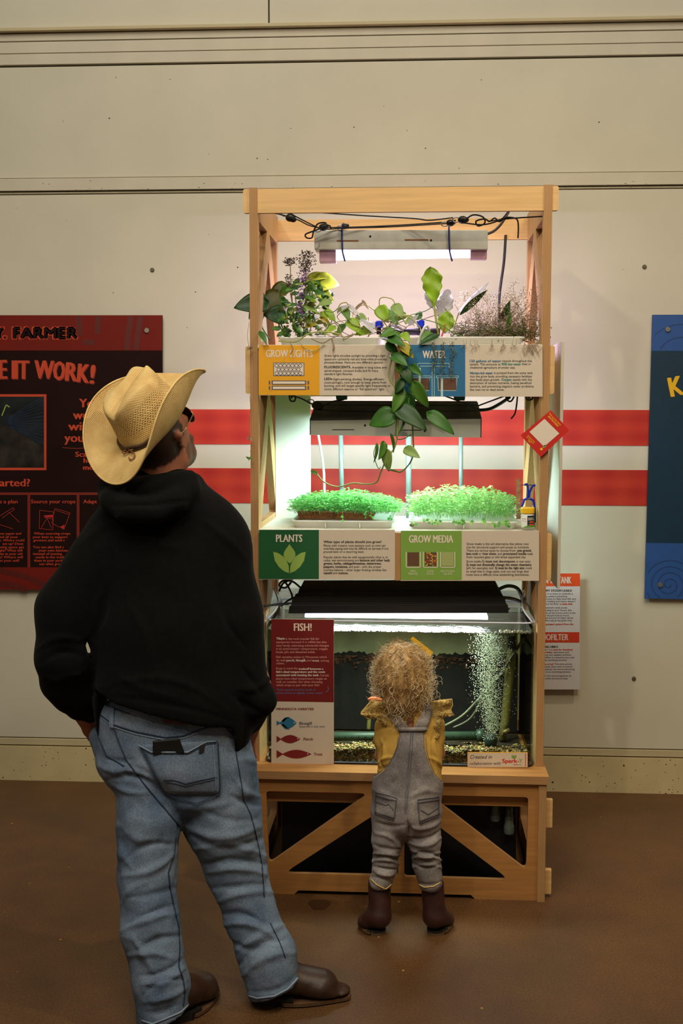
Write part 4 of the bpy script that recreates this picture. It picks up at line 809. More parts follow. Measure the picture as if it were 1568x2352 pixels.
# coir mat + microgreens
cm = MB(); A = [V3(686, 1180, 4.12), V3(857, 1180, 4.12)]
x0, x1 = V3(686, 1190, 4.12).x, V3(857, 1190, 4.12).x; zc0, zc1 = V3(770, 1193, 4.12).z, V3(770, 1176, 4.12).z
cm.hexa([Vector((x0, 4.12, zc0)), Vector((x1, 4.12, zc0)), Vector((x1, 4.40, zc0)), Vector((x0, 4.40, zc0)), Vector((x0-.006, 4.12, zc1+.002)), Vector((x1, 4.12, zc1-.004)), Vector((x1, 4.40, zc1-.004)), Vector((x0-.006, 4.40, zc1))])
tag(cm.build('coir_mat', MATS['coir'], bevel=.003), 'brown coconut fibre mat under the left seedlings', 'mat')
def greens(nm, x0, x1, ya, yb, Ya, Yb, N, colA, colB, label, hmin, hmax, sz, seed, prof, over=26):
    R = random.Random(seed); m = MB(); zb_ = V3(x0, yb, Ya).z
    a, b = V3(x0, yb, Ya).x, V3(x1, yb, Ya).x
    for i in range(N):
        u, v = R.random(), R.random()**.8; x = a+(b-a)*u; y = Ya+(Yb-Ya)*v
        h = (hmin+(hmax-hmin)*R.random()**1.2)*prof(u); lean = Vector((R.gauss(0, .010)+(u-.5)*.03, R.gauss(0, .010)-.012*(v < .2), 0))
        p0 = Vector((x, y, zb_)); p1 = p0+Vector((lean.x, lean.y, h))
        t = R.random(); col = tuple(colA[k]*(1-t)+colB[k]*t for k in range(3))
        if R.random() < .5: m.tube([p0+Vector((0, 0, .0)), p0.lerp(p1, .6)+Vector((0, 0, .004)), p1], .0007, 3, 0, False, tuple(c*1.0+.08 for c in col))
        for k in range(R.choice((2, 2, 3))):
            an = R.random()*2*PI; s = sz*R.uniform(.55, 1.2)*(1.6 if R.random() < .07 else 1); d = Vector((math.cos(an), math.sin(an), R.uniform(-.25, .45))); sd = Vector((-math.sin(an), math.cos(an), R.uniform(-.3, .3)))*s*.42
            q = p1+d*s*.15; T = q+d*s; M_ = q+d*s*.6; up = Vector((0, 0, s*.12))
            m.add([q, M_+sd+up, T-up, M_-sd+up, q+d*s*.4-up*.5], [(0, 4, 1), (1, 4, 2), (2, 4, 3), (3, 4, 0)], 0, col)
    for k in range(over):
        x = a+(b-a)*R.random(); p0 = Vector((x, Ya+.01, zb_+.01)); p1 = Vector((x+R.gauss(0, .01), Ya-.035-R.random()*.02, zb_-.002-R.random()*.016)); m.tube([p0, p0.lerp(p1, .5)+Vector((0, 0, .008)), p1], .0007, 3, 0, False, colB)
        for j in range(3):
            an = R.uniform(0, 6.3); s = sz*R.uniform(.7, 1.3); d = Vector((math.cos(an), -.3, math.sin(an))).normalized(); sd = Vector((-math.sin(an), 0, math.cos(an)))*s*.42; m.add([p1, p1+d*s*.6+sd, p1+d*s, p1+d*s*.6-sd], [(0, 1, 2), (0, 2, 3)], 0, colA if R.random() < .5 else colB)
    return tag(m.build(nm, MATS['greens'], smooth=False), label, 'seedlings', 'trays of green seedlings', 'stuff')
mat('greens', (255, 255, 255), .5, var=.04, attr='Col', trans=.45)
greens('seedlings', 676, 905, 0, 1180, 4.10, 4.42, 2600, lin((66, 150, 66)), lin((130, 200, 96)), 'dense low bright green seedlings on the coir mat, left tray', .010, .058, .0115, 1, lambda u: .55+.6*math.sin(PI*min(1, u*1.05))**.6, 4)
greens('seedlings', 950, 1180, 0, 1190, 4.08, 4.42, 1900, lin((104, 170, 80)), lin((176, 214, 130)), 'taller loose pale green seedlings in the right tray', .012, .088, .0125, 2, lambda u: .6+.5*math.sin(PI*u)**.6)
# ------------------------------------------------------------------ leafy plants
for n, c in (('leaf_dark', (40, 84, 30)), ('leaf_green', (66, 120, 40)), ('leaf_mid', (92, 140, 50)), ('leaf_lime', (150, 186, 40)), ('leaf_pale', (150, 178, 96)), ('leaf_white', (206, 204, 206)), ('leaf_olive', (92, 96, 28)), ('leaf_yellow', (182, 168, 34)), ('stem_pale', (158, 160, 84)), ('stem_green', (84, 118, 40)), ('stem_brown', (140, 114, 84)), ('dry_leaf', (168, 146, 116)), ('basil_dark', (52, 24, 32)), ('basil_purple', (110, 60, 128)), ('moss', (74, 84, 34))):
    mat(n, c, .42 if 'leaf' in n else .6, var=.10, scale=26, trans=.3 if 'leaf' in n else 0)
def variegated():
    m = mat('leaf_varieg', (120, 140, 30), .45, trans=.3); nt = m.node_tree
    for n in nt.nodes:
        if n.type == 'VALTORGB': n.color_ramp.elements[0].color = (*[v for v in (.5, .55, .5)], 1); n.color_ramp.elements[1].color = (1.7, 1.5, 1.2, 1)
        if n.type == 'MAPPING': n.inputs['Scale'].default_value = (1, 1, .35)
variegated()
def leafmesh(base, tip, wd, normal, curl=.25, fold=.25, nu=9, nv=6, shape='heart', wave=0., rnd=None):
    """one leaf blade with thickness: base, tip, full width (metres)"""
    ax = (tip-base); L = ax.length; ax = ax.normalized(); n = (normal-ax*normal.dot(ax)).normalized(); sd = ax.cross(n); V = []; rnd = rnd or random
    ph = rnd.random()*6
    for i in range(nu+1):
        t = i/nu
        if shape == 'heart': w_ = (math.sin(PI*min(1, t**.62))**.75)*(1-.15*t)
        elif shape == 'long': w_ = math.sin(PI*t**.9)**.9
        elif shape == 'spoon': w_ = (math.sin(PI*t**1.7))**.7 if t > .02 else .05
        else: w_ = math.sin(PI*t)**.8
        if i in (0, nu): w_ = .02
        for j in range(nv+1):
            s = j/nv*2-1; back = -.10*L*abs(s)**1.5*(1-t)**3*(shape == 'heart')
            p = base+ax*(L*t+back)+sd*(s*wd/2*w_)-n*(curl*L*(t-.35)**2)-n*(-fold*wd*.5*w_*abs(s)**1.3)
            if wave: p = p+n*wave*wd*math.sin(t*17+ph+s*2)*abs(s)+sd*wave*.4*wd*math.sin(t*29+ph)*s*w_
            V.append(p)
    k = len(V); th = n*-.0006; V += [p+th for p in V]; W_ = nv+1; F = []
    for i in range(nu):
        for j in range(nv):
            a = i*W_+j; F.append((a, a+1, a+W_+1, a+W_)); F.append((k+a, k+a+W_, k+a+W_+1, k+a+1))
    edge = [i*W_ for i in range(nu+1)]+[nu*W_+j for j in range(1, W_)]+[i*W_+nv for i in range(nu-1, -1, -1)]+[j for j in range(nv-1, 0, -1)]
    for q in range(len(edge)):
        a, b = edge[q], edge[(q+1) % len(edge)]; F.append((a, b, b+k, a+k))
    return V, F
def leaf(par, bx, by, tx, ty, wpx, Y, m, tw=0., tilt=0., dY=.02, shape='heart', curl=.25, fold=.22, wave=0., nm='leaf', label=None, nv=6, nu=9):
    b = V3(bx, by, Y); t = V3(tx, ty, Y-dY); n = Vector((math.sin(tw), -math.cos(tw), tilt)); V, F = leafmesh(b, t, wpx/2700*Y, n, curl, fold, nu, nv, shape, wave)
    o = MB().add(V, F).build(nm, MATS[m], par, True)
    if label: o['label'] = label
    return o
def stem(par, pts, r, m, nm='stem', k=6): return MB().tube(smoothpts([V3(*p) for p in pts], k), r, 5).build(nm, MATS[m], par, True)
YQ = 3.95
# trailing vine
vine = empty('trailing_vine', V3(915, 785, 4.1), 'long green trailing vine spilling over the upper shelf between the signs', 'plant')
stem(vine, [(892, 758, 4.08), (905, 775, 4.0), (918, 800, YQ), (932, 830, YQ), (942, 860, YQ), (944, 895, YQ), (938, 925, YQ), (946, 960, YQ), (948, 1000, YQ), (949, 1040, YQ), (940, 1065, YQ), (920, 1084, YQ), (905, 1080, YQ), (888, 1078, YQ)], .0026, 'stem_green')
stem(vine, [(898, 770, 4.02), (905, 800, 3.97), (898, 830, YQ), (893, 865, YQ), (908, 892, YQ), (918, 920, YQ), (914, 950, YQ), (912, 1000, YQ), (905, 1030, YQ), (890, 1050, YQ), (874, 1085, 3.97), (864, 1108, 4.0), (838, 1112, 4.05), (810, 1110, 4.08), (775, 1118, 4.1), (745, 1108, 4.12), (727, 1088, 4.12)], .0028, 'stem_pale')
stem(vine, [(912, 770, 4.02), (922, 810, YQ), (918, 850, YQ), (925, 900, YQ), (911, 960, YQ), (910, 1004, YQ), (925, 1008, YQ), (944, 998, YQ)], .0018, 'stem_green')
stem(vine, [(863, 1022, YQ), (858, 1045, YQ), (868, 1075, YQ), (874, 1072, YQ)], .0014, 'stem_green'); stem(vine, [(886, 1056, YQ), (893, 1078, YQ), (920, 1085, YQ)], .0014, 'stem_green')
VL = [(904, 952, 846, 975, 48, 'leaf_green', .25, .5), (985, 949, 1045, 996, 32, 'leaf_green', -.5, .9), (912, 934, 981, 986, 42, 'leaf_dark', .1, .4), (950, 880, 983, 938, 32, 'leaf_mid', -.4, .2), (928, 849, 944, 882, 27, 'leaf_dark', .3, .3), (922, 893, 903, 948, 30, 'leaf_mid', .4, .1), (935, 905, 950, 945, 26, 'leaf_dark', -.2, .1), (919, 790, 951, 821, 26, 'leaf_yellow', .2, .8), (900, 815, 936, 838, 26, 'leaf_green', 0, .7), (912, 838, 932, 866, 20, 'leaf_mid', .2, .3), (898, 998, 907, 1040, 13, 'leaf_green', 1.0, 0), (882, 1016, 872, 1056, 22, 'leaf_mid', .7, 0), (887, 1034, 892, 1085, 24, 'leaf_pale', -.2, 0), (866, 1020, 861, 1064, 11, 'leaf_mid', .9, 0), (930, 1030, 963, 1050, 24, 'leaf_pale', 0, .3), (727, 1088, 712, 1081, 10, 'leaf_mid', 0, .3),
      (905, 760, 872, 772, 26, 'leaf_mid', .2, 1.), (892, 775, 930, 792, 26, 'leaf_green', 0, .8), (888, 790, 915, 812, 22, 'leaf_dark', 0, .4), (925, 872, 908, 903, 22, 'leaf_dark', .1, .1), (944, 840, 968, 862, 20, 'leaf_green', -.3, .2), (915, 912, 925, 950, 24, 'leaf_green', .1, 0), (940, 800, 920, 832, 24, 'leaf_dark', 0, .5), (930, 960, 918, 996, 9, 'leaf_green', .9, 0)]
for i, (a, b, c, d, w_, m, tw, ti) in enumerate(VL): leaf(vine, a, b, c, d, w_*1.12, YQ-.004*(i % 5), m, tw, ti, .02*(i % 3)-.01)
# big dark leaves at the left post, variegated leaves
bl_ = empty('broadleaf_plant', V3(660, 775, 4.2), 'broad leaved plant at the upper left with a dark leaf outside the post', 'plant')
for a in [(600, 745, 640, 685, 4.4, 'stem_green'), (655, 770, 625, 690, 4.25, 'stem_green'), (700, 770, 735, 650, 4.3, 'stem_pale'), (690, 775, 715, 660, 4.3, 'stem_green'), (665, 775, 640, 720, 4.2, 'stem_green')]:
    stem(bl_, [(a[0]+20, 780, a[4]), (a[0], a[1], a[4]), ((a[0]+a[2])/2-6, (a[1]+a[3])/2, a[4]), (a[2], a[3], a[4])], .003, a[5])
for a in [(612, 693, 537, 704, 56, 'leaf_dark', .1, .35, 4.15), (652, 690, 580, 715, 74, 'leaf_olive', .1, .5, 4.25), (660, 655, 615, 690, 44, 'leaf_olive', -.1, .5, 4.3), (655, 725, 606, 722, 50, 'leaf_dark', .1, .3, 4.2), (722, 650, 777, 652, 56, 'leaf_varieg', -.2, .5, 4.3), (705, 640, 760, 632, 34, 'leaf_varieg', 0, .9, 4.32), (728, 665, 765, 690, 36, 'leaf_varieg', -.2, .5, 4.28), (700, 665, 745, 672, 30, 'leaf_green', 0, .7, 4.22), (645, 670, 690, 655, 32, 'leaf_green', .2, .9, 4.25), (590, 690, 572, 732, 20, 'leaf_dark', .2, .1, 4.16), (597, 762, 613, 790, 15, 'leaf_green', .4, .1, 3.99)]:
    leaf(bl_, *a[:5], a[8], a[5], a[6], a[7], .03)
# basil with flower spikes
bas = empty('purple_basil', V3(690, 775, 4.12), 'bushy basil with dark purple flower spikes in the upper left tray', 'plant')
rb = random.Random(11)
def spike(x, y0, y1, wpx, n, m, Y):
    b = MB()
    for i in range(n):
        t = rb.random(); ww = wpx*(.35+.65*math.sin(PI*min(1, t*.8+.15))); c = V3(x+rb.gauss(0, ww*.28), y0+(y1-y0)*t, Y+rb.gauss(0, .008)); s = rb.uniform(.0025, .0055); an = rb.random()*6.3; d = Vector((math.cos(an), math.sin(an)*.6, rb.uniform(.1, .9))).normalized(); q = d.orthogonal().normalized()*s*.5
        b.add([c, c+d*s+q, c+d*s*2.1, c+d*s-q, c+d*s+d.cross(q)*.5], [(0, 1, 4), (1, 2, 4), (2, 3, 4), (3, 0, 4), (0, 3, 2, 1)])
    b.build('flower_spike', MATS[m], bas)
for a in ((702, 578, 625, 42, 330, 'basil_dark', 4.1), (665, 594, 612, 24, 110, 'basil_dark', 4.12), (662, 632, 662, 16, 80, 'basil_dark', 4.1), (690, 640, 690, 16, 110, 'basil_purple', 4.09), (689, 695, 722, 14, 80, 'basil_purple', 4.06), (698, 622, 655, 26, 120, 'basil_purple', 4.1)): spike(*a)
for x0, x1, yt, m in ((702, 692, 600, 'stem_brown'), (666, 684, 602, 'stem_brown'), (662, 680, 645, 'stem_brown'), (690, 694, 690, 'stem_brown'), (720, 704, 650, 'stem_green'), (735, 710, 700, 'stem_green'), (650, 680, 700, 'stem_green'), (712, 700, 665, 'stem_green'), (676, 690, 660, 'stem_green')):
    stem(bas, [(x1, 770, 4.12), ((x0+x1)/2+rb.uniform(-5, 5), 715, 4.11), (x0, yt, 4.1)], .0018, m)
for i in range(170):
    x = rb.gauss(692, 34); y = rb.uniform(640, 768)
    if x < 640 or x > 790: continue
    an = rb.uniform(-.4, PI+.4); L = rb.uniform(10, 24); leaf(bas, x, y, x+L*math.cos(an), y+L*math.sin(an)*.7, L*.55, 4.12+rb.uniform(-.06, .08), rb.choice(['leaf_green', 'leaf_mid', 'leaf_mid', 'leaf_lime', 'leaf_olive', 'leaf_green', 'leaf_dark', 'leaf_pale']), rb.uniform(-.7, .7), rb.uniform(.1, 1), shape='oval', nu=5, nv=2)
for i in range(45):
    x = rb.uniform(640, 690); y = rb.uniform(715, 775); an = rb.uniform(0, 6.3); leaf(bas, x, y, x+8*math.cos(an), y+8*math.sin(an), 6, 4.03+rb.uniform(-.01, .05), rb.choice(['leaf_dark', 'leaf_green', 'leaf_olive']), rb.uniform(-.7, .7), .3, shape='oval', nu=4, nv=2)
# creeping vine across the tray
cv = empty('creeping_vine', V3(820, 775, 4.05), 'tangled pale green vine creeping over the upper left tray', 'plant')
for k in range(30):
    x = rb.uniform(720, 950); y = rb.uniform(715, 775); pts = [(x, y, 4.05+rb.uniform(-.02, .12))]
    for j in range(4): pts.append((pts[-1][0]+rb.uniform(-34, 34), min(783, max(690, pts[-1][1]+rb.uniform(-20, 26))), pts[-1][2]+rb.uniform(-.02, .02)))
    stem(cv, pts, rb.uniform(.0011, .0021), rb.choice(['stem_pale', 'stem_pale', 'stem_green', 'stem_brown']), k=5)
stem(cv, [(775, 720, 4.05), (780, 700, 4.05), (795, 695, 4.05), (800, 705, 4.05)], .002, 'stem_pale'); stem(cv, [(873, 715, 4.1), (871, 690, 4.1), (880, 683, 4.1), (900, 687, 4.1), (908, 700, 4.1)], .002, 'stem_pale')
stem(cv, [(640, 783, 4.02), (680, 785, 4.0), (705, 768, 4.0), (740, 762, 4.0), (780, 768, 4.0), (790, 778, 4.0)], .0026, 'stem_pale'); stem(cv, [(715, 778, 4.0), (740, 788, 3.98), (760, 778, 3.98), (782, 768, 4.0)], .0018, 'stem_brown')
stem(cv, [(666, 785, 4.0), (672, 800, 3.97), (667, 814, 3.97)], .0016, 'stem_brown'); stem(cv, [(690, 786, 3.99), (700, 800, 3.98), (722, 806, 3.98), (745, 790, 3.98)], .0012, 'stem_pale'); stem(cv, [(762, 780, 3.99), (766, 795, 3.98), (764, 806, 3.98)], .0026, 'stem_brown')
CL = [(786, 705, 802, 735, 26, 'leaf_mid'), (745, 715, 770, 735, 26, 'leaf_lime'), (760, 690, 730, 700, 22, 'leaf_pale'), (735, 730, 760, 750, 26, 'leaf_yellow'), (800, 735, 830, 765, 32, 'leaf_lime'), (820, 725, 845, 742, 24, 'leaf_pale'), (870, 705, 890, 740, 34, 'leaf_lime'), (880, 715, 915, 745, 36, 'leaf_mid'), (905, 700, 925, 730, 28, 'leaf_pale'), (850, 755, 815, 768, 24, 'leaf_lime'), (790, 745, 775, 770, 22, 'leaf_mid'), (840, 745, 870, 752, 18, 'leaf_white'), (770, 750, 745, 765, 20, 'leaf_lime'), (930, 720, 905, 735, 24, 'leaf_pale'), (895, 750, 925, 758, 24, 'leaf_olive'), (873, 770, 910, 782, 26, 'leaf_dark'), (915, 765, 885, 795, 24, 'leaf_mid'), (950, 730, 930, 742, 18, 'leaf_pale'), (745, 695, 755, 710, 16, 'leaf_pale'), (725, 740, 700, 752, 18, 'leaf_yellow'), (775, 715, 800, 700, 14, 'leaf_white'), (800, 700, 828, 726, 10, 'leaf_white'), (815, 712, 836, 690, 9, 'dry_leaf'), (832, 690, 846, 710, 7, 'dry_leaf'), (830, 735, 862, 765, 22, 'leaf_white'), (700, 700, 728, 715, 22, 'leaf_pale')]
for i, (a, b, c, d, w_, m) in enumerate(CL): leaf(cv, a, b, c, d, w_, 4.06+.02*(i % 4), m, rb.uniform(-.5, .5), rb.uniform(.2, .9))
leaf(cv, 940, 745, 960, 722, 14, 4.06, 'leaf_white', .2, .5); leaf(cv, 990, 765, 965, 782, 26, 4.0, 'leaf_mid', .1, .8); leaf(cv, 1005, 770, 960, 790, 20, 3.99, 'leaf_dark', .1, 1)
leaf(cv, 925, 765, 940, 785, 22, 3.99, 'leaf_lime', .1, .6)
# lettuce
let = empty('lettuce', V3(1005, 775, 4.12), 'tall lime green lettuce leaf standing up in the upper right tray', 'plant')
stem(let, [(1008, 780, 4.12), (1003, 745, 4.12), (997, 705, 4.12)], .0042, 'stem_pale')
leaf(let, 997, 712, 989, 612, 46, 4.12, 'leaf_lime', .05, .1, 0, 'spoon', .1, .15, .10, nu=26, nv=10)
leaf(let, 1010, 735, 1030, 662, 40, 4.2, 'leaf_white', -.1, .1, 0, 'oval', .2, .15, .10, nu=20, nv=8, label='frosty white leaf'); leaf(let, 998, 712, 976, 668, 20, 4.2, 'leaf_white', .1, .1, 0, 'oval', .2, .2, .12, nu=14, label='frosty white leaf')
leaf(let, 1020, 765, 1028, 712, 38, 4.1, 'leaf_lime', .1, .2, 0, 'oval', .2, .2, .08, nu=16, nv=8); leaf(let, 955, 735, 968, 715, 16, 4.15, 'leaf_green', .1, .2, 0, 'oval', .2, .2, .08)
stem(let, [(1012, 778, 4.1), (1018, 760, 4.1), (1022, 745, 4.1)], .003, mat('stem_red', (190, 70, 90), .5) and 'stem_red')
tb_ = empty('two_tone_leaf', V3(1048, 775, 4.2), 'narrow leaf, white above and green below, arching right over the herbs', 'plant')
stem(tb_, [(1040, 775, 4.2), (1046, 740, 4.2), (1056, 712, 4.18)], .0024, 'stem_pale')
leaf(tb_, 1052, 720, 1125, 650, 18, 4.16, 'leaf_white', .3, 1.2, .02, 'long', -.12, .1); leaf(tb_, 1054, 724, 1118, 664, 17, 4.15, 'leaf_dark', .3, -.5, .02, 'long', -.12, .1)
# dried herb tangle
dh = empty('dried_herbs', V3(1140, 775, 4.15), 'tangle of dried brown and green herbs over the upper right tray', 'plant')
tg = MB(); rb = random.Random(21); lv = MB(); ms = MB(); gn = MB()
for k in range(120):
    x = rb.uniform(1060, 1215); pts = [V3(x, 772, 4.12+rb.uniform(-.06, .15))]
    dx = rb.uniform(-9, 14)+(x-1120)*.04; px, py, Y = x, 772, 4.12+rb.uniform(-.06, .15); top = rb.uniform(662, 750)+max(0, (x-1190))*.6+max(0, 1095-x)*.5
    while py > top and len(pts) < 9: px += dx+rb.uniform(-11, 11); py -= rb.uniform(5, 20); Y += rb.uniform(-.01, .01); pts.append(V3(min(px, 1246), py, Y))
    tg.tube(pts, .0006, 3, 0, False)
    for p in pts[2:]:
        for j in range(6):
            c = p+Vector((rb.gauss(0, .008), rb.gauss(0, .01), rb.gauss(0, .008))); s = rb.uniform(.002, .0042); d = Vector((rb.gauss(0, 1), rb.gauss(0, 1), rb.gauss(0, 1))).normalized(); q = d.orthogonal().normalized()*s*.55
            (lv if rb.random() < .8 else gn).add([c, c+d*s+q, c+d*s*2, c+d*s-q], [(0, 1, 2), (0, 2, 3)])
for k in range(900):
    x = rb.gauss(1140, 52); y = 778-abs(rb.gauss(0, 17))
    if not 1030 < x < 1245: continue
    pts = [V3(x, y, 4.05+rb.random()*.15)]
    for j in range(3): pts.append(pts[-1]+Vector((rb.gauss(0, .011), rb.gauss(0, .01), rb.gauss(0, .007))))
    (ms if rb.random() < .7 else tg).tube(pts, rb.uniform(.0006, .0013), 3, 0, False)
    c = pts[-1]; s = .0035; d = Vector((rb.gauss(0, 1), rb.gauss(0, 1), rb.gauss(0, 1))).normalized(); q = d.orthogonal().normalized()*s*.5; gn.add([c, c+d*s+q, c+d*s*2, c+d*s-q], [(0, 1, 2), (0, 2, 3)])
for k in range(26):
    x = rb.choice([rb.gauss(1220, 9), rb.uniform(1060, 1235)]); y = 780; pts = [V3(x, y, 4.0), V3(x+rb.uniform(-4, 4), 790, 3.985)]
    for j in range(3): pts.append(V3(x+rb.uniform(-8, 8), 795+j*rb.uniform(2, 12 if x > 1200 else 7), 3.98))
    tg.tube(pts, .0009, 3, 0, False)
for k in range(3):
    x = 1040-k*22+rb.uniform(-3, 3); pts = [V3(x, 790, 3.985)]
    for j in range(12): pts.append(V3(x+rb.uniform(-5, 5)-k, 790+j*(7.5-k), 3.978))
    tg.tube(pts, .001, 3, 0, False)
    for p in pts:
        for j in range(9):
            c = p+Vector((rb.gauss(0, .004), rb.gauss(0, .003), rb.gauss(0, .005))); s = rb.uniform(.002, .004); d = Vector((rb.gauss(0, 1), rb.gauss(0, 1), rb.gauss(0, 1))).normalized(); q = d.orthogonal().normalized()*s*.6; ms.add([c, c+d*s+q, c+d*s*2, c+d*s-q], [(0, 1, 2), (0, 2, 3)])
for b, nm, m in ((tg, 'dry_stems', 'stem_brown'), (lv, 'dry_florets', 'dry_leaf'), (ms, 'moss', 'moss'), (gn, 'small_leaves', 'leaf_olive')): b.build(nm, MATS[m], dh)['kind'] = 'stuff'
leaf(dh, 1150, 740, 1172, 690, 16, 4.14, 'leaf_dark', .2, .1, shape='long'); leaf(dh, 1165, 765, 1172, 710, 11, 4.1, 'leaf_green', .1, .1, shape='long'); leaf(dh, 1160, 740, 1145, 718, 14, 4.12, 'basil_dark', 0, .2, shape='oval')
# irrigation pipe with blue valves
pp = MB().tube([V3(905, 762, 4.13), V3(1010, 762, 4.13)], .0125, 14).build('irrigation_pipe', mat('dark_violet_pipe', (46, 36, 52), .4), smooth=True); tag(pp, 'dark irrigation pipe lying across the upper shelf behind the vine', 'pipe')
for i, (x, y, l) in enumerate([(870, 748, 'left blue valve cap amid the vine leaves'), (966, 746, 'right blue valve cap beside the lettuce stem')]):
    v = empty('valve', V3(x, y, 4.09), l, 'valve', 'blue valve caps on the upper shelf'); c = V3(x, y, 4.09)
    MB().lathe([(.011, -.008), (.013, -.004), (.013, .012), (.010, .016)], c, 12).build('cap', mat('valve_blue', (20, 50, 200), .35), v); MB().lathe([(.008, -.03), (.008, -.006)], c, 10).build('neck', MATS['black_plastic'], v)
cord('white_hose', [(960, 790, 4.02), (968, 765, 4.0), (978, 748, 4.0), (985, 758, 4.02), (986, 775, 4.05)], .0045, 'white_plastic', 'short white hose bend beside the right blue valve', 'hose')
# wisps on the left post and stones on shelf
for i, pts in enumerate([[(572, 740, 3.99), (568, 770, 3.985), (571, 792, 3.985), (572, 802, 3.985)], [(573, 908, 3.98), (575, 940, 3.985), (570, 980, 3.985), (574, 1010, 3.985)], [(574, 1035, 3.985), (576, 1044, 3.985), (573, 1055, 3.985)]]):
    w_ = empty('hanging_sprig', V3(*pts[0]), ['dry sprig on the left post above the yellow sign tab', 'dry sprig below the upper left tab of the rack', 'tiny green sprig on the left post beside the middle shelf'][i], 'sprig', 'sprigs on the left post')
    stem(w_, pts, .0008, 'stem_brown')
    for j in range(3): leaf(w_, pts[-1][0], pts[-1][1]-j*3, pts[-1][0]+rb.uniform(-8, 8), pts[-1][1]-6+j*4, 5, 3.98, 'dry_leaf' if i < 2 else 'leaf_mid', .2, .2, shape='oval', nu=4, nv=2)
# items at the right of the middle shelf
jar = empty('test_jar', V3(1210, 1195, 4.06), 'small white jar with yellow lid and blue label at the right of the middle shelf', 'jar')
c = V3(1210.5, 1211, 4.06); rj = 14.5/2700*4.06; hj = 44/2700*4.06
MB().lathe([(rj*.95, 0), (rj, .003), (rj, hj*.68), (rj*.9, hj*.74)], c, 24).build('jar_body', MATS['white_plastic'], jar, True)
MB().lathe([(rj*1.08, hj*.74), (rj*1.12, hj*.76), (rj*1.12, hj), (rj*1.05, hj*1.04)], c, 24).build('lid', mat('lid_yellow', (240, 190, 30), .35), jar)
def arc_strip(a0, a1, z0, z1, r):
    V = []; n = 10
    for i in range(n+1):
        a = a0+(a1-a0)*i/n
        for z in (z0, z1): V.append(c+Vector((r*math.sin(a), -r*math.cos(a), z)))
    return V, [(2*i, 2*i+2, 2*i+3, 2*i+1) for i in range(n)]
for a0, a1, z0, z1, r, m, nm in ((-.1, 1.4, .05, .63, 1.02, 'board_navy', 'jar_label'), (.2, 1.2, .12, .2, 1.035, 'sign_orange', 'jar_label_band'), (.2, 1.2, .26, .34, 1.035, 'sign_orange', 'jar_label_band'), (.0, 1.2, .40, .44, 1.035, 'ink_pale', 'jar_print'), (.0, 1.0, .48, .52, 1.035, 'ink_pale', 'jar_print'), (-1.1, -.3, .45, .48, 1.02, 'ink_pink', 'jar_print'), (-1.1, -.3, .34, .36, 1.02, 'ink_pink', 'jar_print')):
    MB().add(*arc_strip(a0, a1, hj*z0, hj*z1, rj*r)).build(nm, MATS[m], jar)
st = MB(); rs = random.Random(2)
for k in range(14):
    y0 = 1100+k*6.6; st.hexa([V3(1184, y0+6.6, 4.12), V3(1194-rs.uniform(0, 1.5), y0+6.6, 4.12), V3(1194, y0+6.6, 4.13), V3(1184, y0+6.6, 4.13), V3(1186, y0, 4.12), V3(1197-rs.uniform(0, 1.5), y0, 4.12), V3(1197, y0, 4.13), V3(1186, y0, 4.13)])
o = tag(st.build('bark_stick', mat('bark', (170, 134, 98), .8, var=.2, scale=60)), 'upright strip of speckled bark beside the blue wire figure', 'stick')
pc = empty('wire_figure', V3(1212, 1200, 4.14), 'blue fuzzy wire figure standing behind the yellow lidded jar', 'craft')
mat('fuzzy_blue', (24, 62, 214), .9, bump=1, bscale=900)
for pts in ([(1193, 1192, 4.14), (1192, 1175, 4.14), (1200, 1158, 4.14), (1204, 1148, 4.14), (1210, 1146, 4.14)], [(1228, 1168, 4.14), (1224, 1150, 4.14), (1216, 1146, 4.14)], [(1204, 1114, 4.14), (1210, 1113, 4.14), (1212, 1130, 4.14), (1211, 1145, 4.14)], [(1229, 1114, 4.14), (1222, 1118, 4.14), (1216, 1132, 4.14), (1215, 1143, 4.14)], [(1222, 1116, 4.14), (1228, 1114, 4.14)]): stem(pc, pts, .0042, 'fuzzy_blue', 'wire_limb')
for y in (1114, 1147): stem(pc, [(1196, y, 4.15), (1215, y, 4.15), (1231, y+.5, 4.15)], .0014, 'black_plastic', 'rod')
o = fbox('dark_box', (1226, 1226), (1231, 1231), 1168, 1207, 4.14, 4.2, MATS['board_navy'], None); tag(o, 'small dark box behind the jar at the right post', 'box')
o = MB().ball(V3(945, 1206, 4.05), (.0085, .007, .006), n=9, k=6).build('pebble', mat('pebble_brown', (100, 74, 50), .8), smooth=True); tag(o, 'small brown pebble left of the right seedling tray', 'pebble')
fl_ = empty('fallen_leaf', V3(1215, 1212, 4.03), 'fallen green leaf lying in front of the yellow lidded jar', 'leaf'); leaf(fl_, 1200, 1212, 1232, 1208, 12, 4.025, 'leaf_mid', 0, 3, 0, 'oval', .1)
